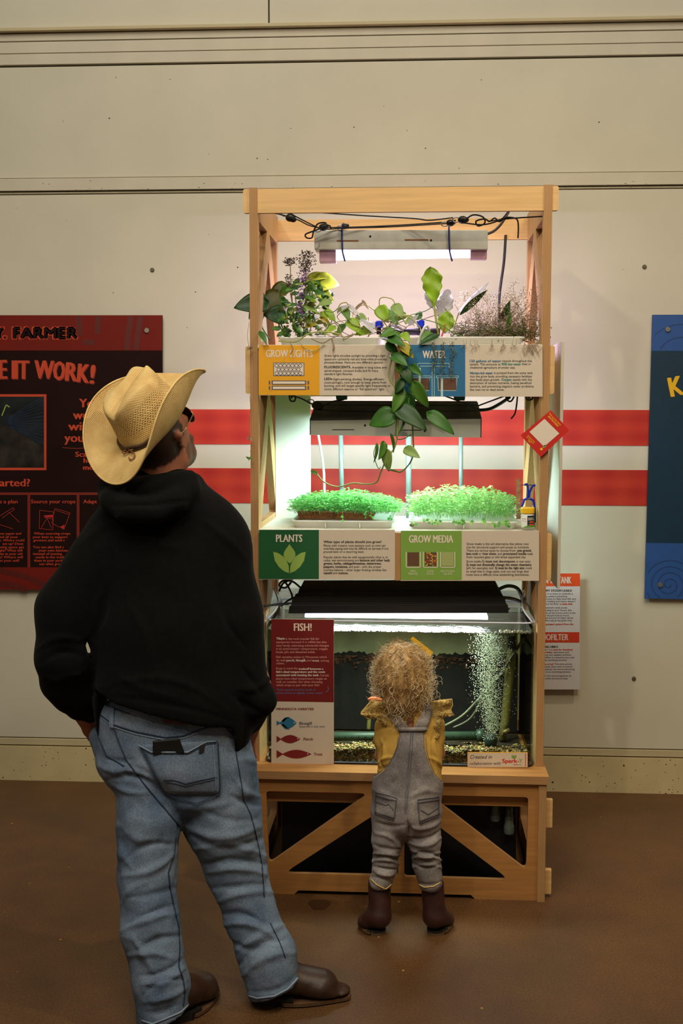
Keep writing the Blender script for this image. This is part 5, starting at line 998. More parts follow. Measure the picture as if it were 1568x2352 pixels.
# ------------------------------------------------------------------ aquarium
aq = empty('aquarium', V3(920, 1760, 4.2), 'large clear rounded aquarium with fish, gravel and bubbles on the rack base', 'aquarium')
glass_mat('tank_glass', (.93, .97, .94), base=.02); glass_mat('acrylic', (.86, .88, .95), base=.10, rough=.08); glass_mat('water_side', (.84, .85, .66), base=.0, gloss=.3)
glass_mat('water_top', (.80, .85, .86), base=.20, rough=.06, bump=.8, bscale=38)
ax0, ax1 = -.508, .418; AY0, AY1 = YT, 4.44; AZ0 = ZTAB+.001; AZ1 = V3(920, 1428, YT).z; WZ = V3(1000, 1452.5, YT+.004).z
def shell(z0, z1, inset, m, nm, par, top=False, r=.045):
    o1 = rpoly([(ax0+inset, AY0+inset), (ax1-inset, AY0+inset), (ax1-inset, AY1-inset), (ax0+inset, AY1-inset)], r, 6); n = len(o1)
    V = [(x, y, z0) for x, y in o1]+[(x, y, z1) for x, y in o1]; F = [(i, (i+1) % n, (i+1) % n+n, i+n) for i in range(n)]
    if top: F.append(tuple(range(n, 2*n)))
    return MB().add(V, F).build(nm, MATS[m], par, False)
shell(AZ0, AZ1, 0, 'tank_glass', 'glass_wall', aq)
rimp = rpoly([(ax0, AY0), (ax1, AY0), (ax1, AY1), (ax0, AY1)], .045, 6); rimp = rimp+[rimp[0]]
mat('rim_clear', (200, 205, 220), .15, var=.0)
MB().tube([Vector((x, y, AZ1)) for x, y in rimp], .0035, 6).build('top_rim', MATS['rim_clear'], aq, True)
MB().tube([Vector((x, y, AZ0+.004)) for x, y in rimp], .0045, 6).build('base_seam', mat('seam_dark', (26, 28, 38), .3), aq, True)
# sloping clear canopy lid
lx0, lx1 = V3(637, 1350, 4.42).x, V3(1196, 1350, 4.42).x; lz = V3(920, 1352, 4.42).z
f0, f1 = Vector((ax0+.01, AY0+.005, AZ1+.002)), Vector((ax1-.01, AY0+.005, AZ1+.002)); b0_, b1_ = Vector((lx0, 4.30, AZ1+.065)), Vector((lx1, 4.30, AZ1+.065))
ld = MB(); g0, g1 = Vector((ax0+.04, AY0+.06, AZ1+.045)), Vector((ax1-.04, AY0+.06, AZ1+.045))
P = [f0, f1, g1, g0, b0_, b1_]; ld.add([f0, f1, g1, g0, b1_, b0_, Vector((ax0+.01, 4.42, AZ1+.002)), Vector((ax1-.01, 4.42, AZ1+.002))], [(0, 1, 2, 3), (3, 2, 4, 5), (0, 3, 5, 6), (1, 7, 4, 2)])
ld.build('canopy_lid', MATS['acrylic'], aq)
for s in (0, 1):
    a = [f0, g0, b0_] if s == 0 else [f1, g1, b1_]; MB().tube(smoothpts(a), .003, 6).build('lid_edge', MATS['rim_clear'], aq, True)
MB().tube([g0, g1], .0022, 6).build('lid_edge', MATS['rim_clear'], aq, True)
# water
wb = MB(); i_ = .006; wp = rpoly([(ax0+i_, AY0+i_), (ax1-i_, AY0+i_), (ax1-i_, AY1-i_), (ax0+i_, AY1-i_)], .04, 5); n = len(wp)
V = [(x, y, AZ0+.006) for x, y in wp]+[(x, y, WZ) for x, y in wp]
wb.add(V, [(i, (i+1) % n, (i+1) % n+n, i+n) for i in range(n)], 0); wb.add(V[n:], [tuple(range(n))], 1)
wt = wb.build('water', [MATS['water_side'], MATS['water_top']]); tag(wt, 'greenish water filling the aquarium up to just under its rim', 'water')
# foam bead line at the surface
fm = MB(); rf = random.Random(8)
for k in range(260):
    x = ax0+.03+rf.random()*(ax1-ax0-.06); fm.ball((x, AY0+.008+abs(rf.gauss(0, .004)), WZ+rf.uniform(-.001, .002)), rf.uniform(.0012, .0035), n=5, k=4)
for k in range(50): x = V3(rf.uniform(1150, 1220), 1452, AY0).x; fm.ball((x, AY0+.01+rf.random()*.02, WZ+rf.uniform(-.001, .004)), rf.uniform(.003, .006), n=6, k=5)
tag(fm.build('surface_foam', mat('foam', (190, 186, 160), .2, var=.05), smooth=True), 'line of small bubbles along the water surface', 'bubbles', kind='stuff')
# rear lining: pale algae glass above, dark mossy backing below
AB = AY1-.012
def algae():
    m = mat('algae_glass', (176, 178, 134), .6, var=.22, scale=6, bump=.1)
algae(); mat('dark_moss', (17, 13, 7), .9, var=.45, scale=18, bump=.8, bscale=60); mat('moss_rim', (84, 50, 26), .9, var=.4, scale=30)
MB().box(ax0+.02, ax1-.02, AB, AB+.004, AZ0, WZ+.02).build('algae_back_pane', MATS['algae_glass'], aq)
zb2 = V3(900, 1506, AB-.03).z; mb = MB(); V = []; nx = 90; rf = random.Random(4)
for i in range(nx+1):
    x = ax0+.02+(ax1-ax0-.04)*i/nx; zt_ = zb2+rf.uniform(-.006, .006)+.004*math.sin(i*.3)
    V += [(x, AB-.03, AZ0+.01), (x, AB-.035+rf.uniform(-.004, .004), zt_-.04+rf.uniform(-.01, .01)), (x, AB-.03, zt_), (x, AB-.002, zt_+.004)]
F = [(4*i+j, 4*i+4+j, 4*i+5+j, 4*i+1+j) for i in range(nx) for j in range(3)]
mb.add(V, F).build('dark_backing', MATS['dark_moss'], aq, True)
mb = MB()
for k in range(420):
    x = ax0+.03+rf.random()*(ax1-ax0-.06); mb.ball((x, AB-.036, zb2-abs(rf.gauss(0, .02))), (rf.uniform(.003, .010), .003, rf.uniform(.002, .006)), n=5, k=4)
mb.build('moss_fringe', MATS['moss_rim'], aq, True)['kind'] = 'stuff'
# gravel: top surface slopes up to the back
def gz(y, x): return V3(900, 1722, YT).z+(V3(900, 1700, 4.36).z-V3(900, 1722, YT).z)*(y-AY0)/.375+.004*math.sin(x*31)+.003*math.sin(x*67+1)
mat('gravel', (255, 255, 255), .35, var=.1, attr='Col'); gv = MB(); rg = random.Random(31)
PAL = [lin(c) for c in ((196, 178, 100), (170, 148, 84), (150, 128, 62), (210, 200, 150), (126, 100, 52), (96, 76, 44), (180, 120, 60), (110, 96, 60), (74, 60, 40), (140, 130, 96), (60, 52, 40), (200, 170, 90))]
ico = bmesh.new(); bmesh.ops.create_icosphere(ico, subdivisions=1, radius=1); IV = [v.co.copy() for v in ico.verts]; IF = [tuple(v.index for v in f.verts) for f in ico.faces]; ico.free()
def peb(x, y, z, s, col):
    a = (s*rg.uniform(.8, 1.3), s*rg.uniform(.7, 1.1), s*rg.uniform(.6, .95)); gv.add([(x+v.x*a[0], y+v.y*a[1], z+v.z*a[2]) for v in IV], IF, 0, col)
for k in range(6200):
    x = ax0+.014+rg.random()*(ax1-ax0-.028); u = rg.random()
    if u < .46:
        z = AZ0+.008+rg.random()*(gz(AY0, x)-AZ0-.008); y = AY0+.013+rg.random()*.006
    else:
        y = AY0+.016+rg.random()**.9*(AB-AY0-.05); z = gz(y, x)+rg.uniform(-.004, .003)
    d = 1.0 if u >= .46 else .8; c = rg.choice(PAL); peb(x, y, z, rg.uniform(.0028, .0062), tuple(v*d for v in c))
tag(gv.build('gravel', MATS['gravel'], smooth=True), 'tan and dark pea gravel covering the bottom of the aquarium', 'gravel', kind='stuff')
MB().box(ax0+.02, ax1-.02, AY0+.02, AB-.03, AZ0+.002, max(AZ0+.004, gz(AB-.03, 0)-.006)).build('gravel_bed', mat('gravel_bed', (58, 46, 28), .9, var=.3, scale=90), aq)
# air column
mat('bubble', (225, 232, 205), .1, var=0, trans=.0); bu = MB(); rbu = random.Random(77)
OV = [(1, 0, 0), (-1, 0, 0), (0, 1, 0), (0, -1, 0), (0, 0, 1), (0, 0, -1)]; OF = [(0, 2, 4), (2, 1, 4), (1, 3, 4), (3, 0, 4), (2, 0, 5), (1, 2, 5), (3, 1, 5), (0, 3, 5)]
for k in range(5200):
    t = rbu.random()**.9; y = 1700-t*246; cx = 1128-t*6+3*math.sin(t*9); wd = 12+13*min(1, t*2.2)+4*t; x = cx+rbu.gauss(0, wd*.62)
    if rbu.random() < .07: x = cx+rbu.gauss(0, wd*1.4)
    if not 1070 < x < 1190: continue
    c = V3(x, y, 4.12+rbu.gauss(0, .02)); s = rbu.uniform(.0008, .0019)
    if c.z > WZ: continue
    bu.add([(c.x+a*s, c.y+b*s, c.z+d*s) for a, b, d in OV], OF)
tag(bu.build('bubble_column', MATS['bubble'], smooth=True), 'rising column of fine white air bubbles at the right of the aquarium', 'bubbles', kind='stuff')
o = MB().lathe([(.012, -.030), (.020, -.026), (.023, 0), (.020, .018), (.010, .024)], V3(1127, 1700, 4.12), 16).build('air_stone', mat('air_stone', (34, 56, 52), .6), smooth=True); tag(o, 'dark round air stone at the foot of the bubble column', 'air stone')
pvc = empty('spray_pipe', V3(900, 1690, 4.2), 'grey green perforated pipe lying over the gravel', 'pipe'); mat('pvc', (62, 84, 66), .4)
MB().tube([V3(766-130, 1692, 4.2), V3(1096, 1690, 4.2)], .0165, 18).build('tube_body', MATS['pvc'], pvc, True); MB().tube([V3(1094, 1689, 4.2), V3(1110, 1689, 4.2)], .022, 18).build('end_fitting', MATS['pvc'], pvc, True)
for x in (779, 793, 808, 824, 840, 856, 1026, 1041, 1056, 1073): MB().lathe([(.0028, 0), (.0028, -.001)], V3(x, 1690, 4.2)+Vector((0, -.0163, 0)), 8, axis='Y').build('hole', MATS['black_plastic'], pvc)
mat('murky_tube', (128, 120, 62), .35, var=.08); mat('hose_clear', (84, 88, 62), .25)
up = empty('intake_tube', V3(1175, 1560, 4.3), 'thick yellowish intake tube standing behind the bubble column', 'pipe')
MB().tube([V3(1177, 1456, 4.3), V3(1172, 1520, 4.3), V3(1160, 1655, 4.3), V3(1152, 1700, 4.28)], [.017, .0175, .0165, .013], 16).build('tube_body', MATS['murky_tube'], up, True); MB().lathe([(.012, 0), (.016, .005), (.012, .03), (.014, .045)], V3(1175, 1490, 4.27), 12).build('clamp', MATS['rubber'], up, True); MB().tube([V3(1152, 1684, 4.26), V3(1170, 1676, 4.26)], .008, 10).build('elbow', mat('brass', (150, 128, 80), .4, .5), up, True)
G5 = 'clear hoses in and above the tank'
for i, (pts, r, l) in enumerate([([(1020, 1668, 4.2), (1060, 1645, 4.22), (1095, 1610, 4.24), (1140, 1560, 4.26), (1180, 1500, 4.28), (1206, 1462, 4.3)], .006, 'clear hose sagging through the water behind the bubbles'), ([(1040, 1672, 4.25), (1080, 1650, 4.26), (1110, 1600, 4.28)], .005, 'thin clear hose below the thicker one in the water'), ([(1140, 1356, 4.3), (1165, 1346, 4.3), (1188, 1352, 4.3), (1200, 1378, 4.3), (1202, 1400, 4.3)], .007, 'clear hose arching behind the tank lamp at upper right'), ([(1150, 1372, 4.25), (1180, 1376, 4.25), (1206, 1388, 4.22), (1218, 1402, 4.2), (1225, 1428, 4.15)], .0065, 'clear hose arching down to the right tank rim'), ([(1135, 1362, 4.32), (1155, 1382, 4.3), (1168, 1400, 4.28)], .006, 'short clear hose crossing beside the tank lamp')]):
    cord('clear_hose', pts, r, 'hose_clear', l, 'hose', G5)
# gold fish
def goldfish(x, y, Y, L, label, flip=1):
    g = empty('goldfish', V3(x, y, Y), label, 'fish'); c = V3(x, y, Y); m = MB(); n = 10; prof = [(0, .02), (.1, .11), (.25, .17), (.45, .19), (.7, .12), (.9, .05), (1, .035)]; V = []; F = []
    for t, r in prof:
        for k in range(n): a = 2*PI*k/n; V.append(c+Vector((flip*(t-.3)*L, .5*r*L*math.cos(a), r*L*math.sin(a)-.05*L*t)))
    F = [(i*n+k, i*n+(k+1) % n, (i+1)*n+(k+1) % n, (i+1)*n+k) for i in range(len(prof)-1) for k in range(n)]+[tuple(range(n))]
    m.add(V, F).build('body', mat('fish_orange', (236, 96, 40), .35), g, True); t0 = c+Vector((flip*.7*L, 0, -.05*L)); tf = MB().add([t0, t0+Vector((flip*.32*L, .004, .16*L)), t0+Vector((flip*.22*L, 0, 0)), t0+Vector((flip*.3*L, -.004, -.18*L))], [(0, 1, 2), (0, 2, 3)]).build('tail_fin', MATS['fish_orange'], g); solid(tf, .001)
    d = MB().add([c+Vector((0, 0, .17*L)), c+Vector((flip*.1*L, 0, .27*L)), c+Vector((flip*.35*L, 0, .14*L))], [(0, 1, 2)]).build('dorsal_fin', MATS['fish_orange'], g); solid(d, .001)
    for s in (-1, 1): MB().ball(c+Vector((-flip*.2*L, s*.05*L, .02*L)), .02*L, n=6, k=5).build('eye', MATS['black_plastic'], g, True)
goldfish(856, 1606, 4.1, .062, 'orange goldfish swimming left of the child')
cord('yellow_strip', [(848, 1640, 4.3), (846, 1676, 4.3)], .008, 'murky_tube', 'short yellowish tube end in the water left of the child', 'pipe')
o = MB().hexa([V3(942, 1468, YT-.002), V3(948, 1462, YT-.002), V3(948, 1462, YT-.001), V3(942, 1468, YT-.001), V3(986, 1512, YT-.002), V3(995, 1498, YT-.002), V3(995, 1498, YT-.001), V3(986, 1512, YT-.001)]).build('yellow_tape', mat('tape_yellow', (236, 180, 20), .5)); tag(o, 'yellow paper strip stuck to the glass above the child', 'paper')
# tank lamp
tl = empty('tank_lamp', V3(915, 1390, 4.1), 'long black ribbed lamp hood lying across the aquarium lid', 'lamp'); mat('lamp_black', (20, 18, 18), .42, var=.1, scale=40)
prof = [(1409, YT+.02, 662, 1168), (1393, YT+.018, 664, 1166), (1391, YT+.03, 668, 1162), (1372, YT+.07, 672, 1158), (1370, YT+.08, 676, 1155), (1364, YT+.09, 679, 1150), (1362, YT+.11, 684, 1148), (1350, YT+.15, 688, 1142), (1345, YT+.17, 692, 1140), (1333, YT+.24, 698, 1136)]
V = []
for y, Y, x0, x1 in prof: V += [V3(x0, y, Y), V3(x1, y-1, Y)]
k = len(V); bt = AZ1+.012; V += [Vector((v.x, v.y if j else v.y, min(v.z, bt+.0))) for j, v in enumerate(V)]
F = [(2*i, 2*i+1, 2*i+3, 2*i+2) for i in range(len(prof)-1)]; n = len(prof)
F += [tuple([2*i for i in range(n)]+[k+2*(n-1)]), tuple([2*i+1 for i in range(n)][::-1]+[k+0*0+1])]
F[-1] = tuple([k+2*(n-1)+1]+[2*i+1 for i in range(n)][::-1]); F.append((2*(n-1), 2*(n-1)+1, k+2*(n-1)+1, k+2*(n-1)))
MB().add(V, F).build('hood', MATS['lamp_black'], tl)
for y, Y, x0, x1 in ((1380, YT+.049, 670, 1160), (1386, YT+.038, 669, 1161), (1356, YT+.128, 686, 1145)): MB().tube([V3(x0, y, Y), V3(x1, y-1, Y)], .0012, 4).build('rib', MATS['lamp_black'], tl)
mat('tank_glow', (240, 245, 255), .4, emit=(.86, .93, 1.0), es=5)
zg = V3(900, 1411, YT+.03).z
MB().box(V3(700, 1411, YT+.03).x, V3(1120, 1411, YT+.03).x, YT+.028, YT+.17, zg-.014, zg-.003).build('lamp_lens', MATS['tank_glow'], tl)
light('tank_area', 'AREA', (V3(910, 1411, 4.1).x, YT+.10, zg-.018), (V3(910, 1411, 4.1).x, YT+.16, 0), 17, (.80, .89, 1.0), .60, .14)
for s, x in (('l', 745), ('r', 1054)): MB().tube([V3(x, 1334, YT+.22), V3(x+8, 1346, YT+.2), V3(x+34, 1350, YT+.16)], .0016, 5).build('wire_stand', MATS['steel'], tl, True)
cord('power_cable', [(606, 1392, 4.0), (640, 1388, 4.03), (668, 1386, 4.05)], .0042, 'cord_black', 'black cable reaching from the left post to the tank lamp', 'cable')
cord('power_cable', [(652, 1332, 4.2), (664, 1352, 4.18), (671, 1372, 4.1), (660, 1380, 4.08), (646, 1392, 4.04)], .0038, 'cord_black', 'black cable hanging down beside the left end of the tank lamp', 'cable')
cord('cord_loop', [(690, 1350, 4.3), (672, 1336, 4.3), (650, 1334, 4.28), (641, 1345, 4.28), (655, 1350, 4.28), (668, 1338, 4.3)], .0042, 'cord_black', 'looped black cable above the left end of the tank lid', group=G2)
cord('cord_loop', [(641, 1358, 4.2), (650, 1340, 4.22), (672, 1330, 4.24)], .004, 'cord_black', 'single black cable bow under the plants sign', group=G2)
# ------------------------------------------------------------------ the man
def A_(x, y, Y): return np.array(at(x, y, Y))
S_ = 3.2/2700
def px_(n, Y=3.2): return n*Y/2700
mat('skin', (255, 255, 255), .5, var=.05, attr='Col', scale=40)
def denim(name, c1, c2):
    m = bpy.data.materials.new(name); m.use_nodes = True; nt = m.node_tree; N = nt.nodes; L = nt.links; b = N['Principled BSDF']
    tc = N.new('ShaderNodeTexCoord'); n1 = N.new('ShaderNodeTexNoise'); n1.inputs['Scale'].default_value = 7; n1.inputs['Detail'].default_value = 5; L.new(tc.outputs['Object'], n1.inputs[0])
    r = N.new('ShaderNodeValToRGB'); r.color_ramp.elements[0].position = .35; r.color_ramp.elements[1].position = .68; r.color_ramp.elements[0].color = (*lin(c1), 1); r.color_ramp.elements[1].color = (*lin(c2), 1); L.new(n1.outputs[0], r.inputs[0])
    mp = N.new('ShaderNodeMapping'); mp.inputs['Scale'].default_value = (1, 1, .45); mp.inputs['Rotation'].default_value = (0, .6, 0); L.new(tc.outputs['Object'], mp.inputs[0])
    n2 = N.new('ShaderNodeTexNoise'); n2.inputs['Scale'].default_value = 420; n2.inputs['Detail'].default_value = 2; L.new(mp.outputs[0], n2.inputs[0])
    r2 = N.new('ShaderNodeValToRGB'); r2.color_ramp.elements[0].position = .36; r2.color_ramp.elements[1].position = .64; r2.color_ramp.elements[0].color = (.72, .74, .78, 1); r2.color_ramp.elements[1].color = (1.16, 1.15, 1.12, 1); L.new(n2.outputs[0], r2.inputs[0])
    mx = N.new('ShaderNodeMix'); mx.data_type = 'RGBA'; mx.blend_type = 'MULTIPLY'; mx.inputs[0].default_value = 1; L.new(r.outputs[0], mx.inputs[6]); L.new(r2.outputs[0], mx.inputs[7]); L.new(mx.outputs[2], b.inputs['Base Color'])
    b.inputs['Roughness'].default_value = .85; b.inputs['Specular IOR Level'].default_value = .2
    bp = N.new('ShaderNodeBump'); bp.inputs['Strength'].default_value = .25; bp.inputs['Distance'].default_value = .001; L.new(n2.outputs[0], bp.inputs['Height']); L.new(bp.outputs[0], b.inputs['Normal']); MATS[name] = m
denim('denim_blue', (90, 108, 132), (134, 148, 166)); denim('denim_wash', (124, 116, 116), (172, 164, 160))
mat('seam_navy', (44, 58, 84), .9, var=.1); mat('seam_light', (140, 156, 172), .9, var=.1); mat('seam_wash', (96, 96, 112), .9, var=.1)
mat('hoodie_black', (11, 11, 10), .95, var=.15, scale=60, spec=.15, bump=.4, bscale=350, sheen=.02)
mat('boot_brown', (58, 34, 20), .45, var=.18, scale=26, bump=.25, bscale=70); mat('sole_brown', (96, 66, 40), .7, var=.1); mat('sole_black', (22, 18, 15), .7)
mat('leather_patch', (92, 56, 32), .6); mat('glass_dark', (48, 22, 26), .08); mat('gold_wire', (190, 165, 120), .25, .9)
def ang_(v): return v
LS = dict(
  # joints (photo pixel, distance)
  pelvis=A_(400, 1740, 3.20), chest=A_(388, 1330, 3.21), neck=A_(375, 1140, 3.2))
head_c = A_(364, 1008, 3.20)
hf = np.array([.36, .78, .50]); hf /= np.linalg.norm(hf); hr = np.array([.90, -.43, .02]); hr -= hf*(hr@hf); hr /= np.linalg.norm(hr); hu = np.cross(hr, hf)
def HL(x, y, z): return head_c+hr*x+hf*y+hu*z     # head-local: right, forward, up
body = [seg(HL(0, -.005, .02), HL(0, .01, .015), .083, .080, .02, (.93, 1.12, 1.1)), seg(HL(0, .03, -.05), HL(0, .055, -.075), .062, .045, .03), seg(HL(0, .075, .0), HL(0, .08, -.03), .03, .03, .03),
        seg(HL(0, .10, .0), HL(0, .118, -.022), .011, .015, .012), seg(HL(-.05, .0, -.07), HL(0, .075, -.095), .022, .026, .03), seg(HL(.05, .0, -.07), HL(0, .075, -.095), .022, .026, .03),
        seg(HL(0, -.03, -.05), LS['neck']+np.array([0, 0, -.04]), .060, .072, .03),
        seg(HL(.078, -.008, .0), HL(.086, -.016, .022), .009, .013, .006, (1, 1, 1)), seg(HL(.078, -.008, -.022), HL(.078, -.006, -.0), .008, .009, .006),
        seg(HL(-.078, -.008, .0), HL(-.086, -.016, .022), .009, .013, .006), seg(HL(.03, .095, -.057), HL(-.03, .095, -.057), .010, .010, .01), seg(HL(.035, .085, .012), HL(.045, .08, .012), .014, .012, .01), seg(HL(-.035, .085, .012), HL(-.045, .08, .012), .014, .012, .01)]
lsh, rsh = A_(262, 1235, 3.2), A_(505, 1235, 3.22); lel, rel = A_(150, 1500, 3.14), A_(585, 1575, 3.18); lwr, rwr = A_(196, 1640, 3.26), A_(572, 1668, 3.34)
lhp, rhp = A_(345, 1790, 3.16), A_(480, 1780, 3.24); lkn, rkn = A_(338, 2020, 3.10), A_(552, 2010, 3.22); lan, ran = A_(378, 2290, 3.02), A_(640, 2235, 3.14)
torso = [seg(LS['neck']+[0, 0, -.06], LS['chest'], .10, .14, .05, (1, .5, .8), .12), seg(LS['chest'], LS['pelvis']+[0, .02, .03], .15, .14, .05, (1, .5, .7), .12), seg(lsh, lel, .05, .042, .03), seg(lel, lwr, .04, .028, .02), seg(rsh, rel, .05, .042, .03), seg(rel, rwr, .04, .028, .02), seg(lsh, rsh, .045, .045, .03),
         seg(lhp, lkn, .048, .042, .02), seg(lkn, lan, .042, .034, .02), seg(rhp, rkn, .052, .042, .02), seg(rkn, ran, .042, .034, .02),
         seg(lwr, A_(214, 1672, 3.28), .03, .034, .02, (1, .6, 1)), seg(rwr, A_(560, 1705, 3.36), .03, .034, .02, (1, .6, 1))]
hand = []
for w0, dr in ((A_(214, 1672, 3.28), np.array([.02, .03, -.06])), (A_(560, 1705, 3.36), np.array([-.03, .03, -.06]))):
    dr = dr/np.linalg.norm(dr); sd = np.cross(dr, [0, 1, 0]); sd /= np.linalg.norm(sd)
    for j, L in enumerate((.062, .072, .068, .055)): q = w0+sd*(.020*(1.5-j)*.8); hand += [seg(q, q+dr*L*.6+[0, .004, 0], .0095, .009, .004), seg(q+dr*L*.6+[0, .004, 0], q+dr*L+[0, -.006, 0], .009, .0078, .004)]
    hand += [seg(w0+sd*.026, w0+sd*.046+dr*.03, .011, .0095, .006), seg(w0+sd*.046+dr*.03, w0+sd*.044+dr*.055, .0095, .0085, .005)]
def bf(X): return field(body+torso+hand, X)
V, F = surface(bf, (-1.08, 2.9, .03), (-.33, 3.5, 1.80), .009)
col = np.tile(lin((178, 112, 86)), (len(V), 1)); loc = np.stack([(V-head_c)@hr, (V-head_c)@hf, (V-head_c)@hu], 1)
nz = vnoise(V, 90, 3)
beard = (loc[:, 2] < -.035+.006*nz) & (loc[:, 1] > .005) & (loc[:, 2] > -.13); hairm = (loc[:, 1] < -.012+.005*nz) & (loc[:, 2] > -.040+.004*nz) & (np.linalg.norm(loc, axis=1) < .14) & (np.abs(loc[:, 0]) < .082)
side = (loc[:, 1] < .028) & (loc[:, 2] > .0) & (np.abs(loc[:, 0]) < .083); col[side | hairm] = lin((58, 40, 32)); col[beard] = lin((112, 80, 62))
man = qmesh('person', V, F, MATS['skin'], None, col); tag(man, 'person in straw hat, black hoodie and light jeans seen from behind, hands in pockets', 'person')
# hoodie
d_ = 1.0
hood = [seg(A_(385, 1200, 3.21), A_(388, 1290, 3.21), px_(125), px_(165), .05, (1, .62, 1), .12), seg(A_(388, 1290, 3.21), A_(400, 1450, 3.21), px_(172), px_(188), .05, (1, .66, 1), .12), seg(A_(400, 1450, 3.21), A_(406, 1620, 3.20), px_(188), px_(188), .05, (1, .72, 1), .12), seg(A_(406, 1600, 3.20), A_(402, 1640, 3.20), px_(188), px_(182), .03, (1, .74, 1), .12),
        seg(A_(290, 1225, 3.2), A_(490, 1215, 3.22), px_(72), px_(66), .05), seg(A_(268, 1245, 3.2), A_(165, 1400, 3.16), px_(80), px_(80), .03), seg(A_(165, 1400, 3.16), A_(148, 1510, 3.14), px_(80), px_(66), .03), seg(A_(148, 1505, 3.14), A_(172, 1590, 3.2), px_(66), px_(54), .02), seg(A_(150, 1560, 3.17), A_(172, 1592, 3.2), px_(58), px_(50), .012), seg(A_(176, 1600, 3.21), A_(186, 1618, 3.22), px_(46), px_(42), .006), seg(A_(190, 1618, 3.23), A_(204, 1640, 3.26), px_(34), px_(26), .008),
        seg(A_(510, 1245, 3.22), A_(545, 1420, 3.2), px_(66), px_(58), .03), seg(A_(545, 1420, 3.2), A_(568, 1560, 3.18), px_(56), px_(46), .03), seg(A_(572, 1560, 3.18), A_(595, 1604, 3.17), px_(40), px_(38), .02), seg(A_(606, 1604, 3.17), A_(618, 1610, 3.18), px_(20), px_(16), .012), seg(A_(590, 1608, 3.18), A_(574, 1652, 3.3), px_(42), px_(34), .02), seg(A_(570, 1655, 3.3), A_(556, 1676, 3.34), px_(34), px_(27), .01),
        seg(A_(300, 1160, 3.16), A_(420, 1160, 3.16), px_(62), px_(55), .04), seg(A_(345, 1135, 3.2), A_(385, 1130, 3.2), px_(75), px_(62), .04)]
roll = [(252, 1128, 3.15, 26), (262, 1150, 3.10, 30), (300, 1172, 3.06, 32), (350, 1174, 3.05, 30), (400, 1152, 3.08, 30), (430, 1125, 3.13, 30), (441, 1112, 3.2, 24), (436, 1108, 3.27, 22)]
hood += [seg(A_(*a[:3]), A_(*b[:3]), px_(a[3]), px_(b[3]), .012) for a, b in zip(roll[:-1], roll[1:])]
hood += [seg(A_(248, 1118, 3.2), A_(340, 1118, 3.08), px_(24), px_(26), .012), seg(A_(340, 1118, 3.08), A_(436, 1100, 3.14), px_(26), px_(20), .012)]
h0, h1 = A_(222, 1594, 3.1), A_(500, 1668, 3.1); hn = np.array([-(h1-h0)[2], 0, (h1-h0)[0]]); hn /= np.linalg.norm(hn)
def hemcut(X):
    d = -((X-h0)@hn); inside = (X[:, 0] > h0[0]-.004) & (X[:, 0] < A_(545, 1600, 3.2)[0])
    return np.where(inside, d, -.05)
def gapcut(X):
    px, py = proj(X); d = np.full(len(px), 99.)
    for x1, y1, x2, y2, r in ((197, 1474, 205, 1498, 5.5), (221, 1589, 222, 1590, 3)):
        t = np.clip(((px-x1)*(x2-x1)+(py-y1)*(y2-y1))/((x2-x1)**2+(y2-y1)**2), 0, 1); d = np.minimum(d, np.hypot(px-x1-t*(x2-x1), py-y1-t*(y2-y1))-r)
    return -d*3.2/2700
def headcut(X):
    q = X-A_(388, 1075, 3.24); return px_(52)-np.sqrt((q**2).sum(1))
V, F = surface(lambda X: np.maximum(field(hood, X), np.maximum(np.maximum(hemcut(X), gapcut(X)), headcut(X))), (-1.12, 2.90, .70), (-.32, 3.52, 1.56), .0075)
V = lap(V, F, 2)
HF = [(262, 1160, 430, 1150, 6, -.010), (280, 1195, 420, 1185, 8, -.006), (90, 1490, 180, 1470, 7, .008), (95, 1520, 185, 1505, 7, -.009), (105, 1555, 190, 1540, 8, .008), (120, 1580, 200, 1560, 6, -.008), (560, 1540, 600, 1590, 8, -.010), (545, 1580, 615, 1560, 8, .010), (540, 1600, 600, 1640, 8, -.010), (230, 1320, 215, 1460, 9, -.010), (250, 1330, 236, 1470, 9, .006), (520, 1320, 560, 1480, 9, -.009), (300, 1400, 340, 1560, 16, .006), (450, 1380, 430, 1560, 16, .006), (240, 1600, 530, 1655, 5, -.006), (235, 1580, 520, 1632, 8, .005), (360, 1250, 420, 1260, 12, .004), (470, 1200, 560, 1280, 9, .006), (190, 1250, 270, 1190, 9, .005), (260, 1540, 400, 1600, 9, .005)]
V = folds(V, F, HF); V = V+vnormals(V, F)*(vnoise(V, 14, 5)*.004)[:, None]
hoodie = qmesh('hoodie', V, F, MATS['hoodie_black'], man)
# jeans
jn = [seg(A_(398, 1650, 3.20), A_(400, 1740, 3.20), px_(172), px_(184), .03, (1, .66, .6), .12), seg(A_(400, 1740, 3.20), A_(425, 1810, 3.2), px_(172), px_(150), .03, (1, .66, .42), .12),
      seg(A_(345, 1770, 3.16), A_(343, 1880, 3.13), px_(84), px_(74), .02), seg(A_(343, 1880, 3.13), A_(338, 2020, 3.10), px_(74), px_(66), .02), seg(A_(338, 2020, 3.10), A_(345, 2130, 3.07), px_(66), px_(68), .02), seg(A_(345, 2130, 3.07), A_(368, 2250, 3.04), px_(68), px_(62), .02), seg(A_(368, 2250, 3.04), A_(377, 2335, 3.03), px_(62), px_(63), .02),
      seg(A_(490, 1770, 3.22), A_(510, 1880, 3.22), px_(104), px_(92), .02), seg(A_(510, 1880, 3.22), A_(544, 2000, 3.22), px_(94), px_(72), .02), seg(A_(544, 2000, 3.22), A_(574, 2100, 3.2), px_(72), px_(60), .02), seg(A_(574, 2100, 3.2), A_(612, 2190, 3.17), px_(62), px_(66), .02), seg(A_(612, 2190, 3.17), A_(629, 2262, 3.16), px_(66), px_(66), .02, (1, 1, 1))]
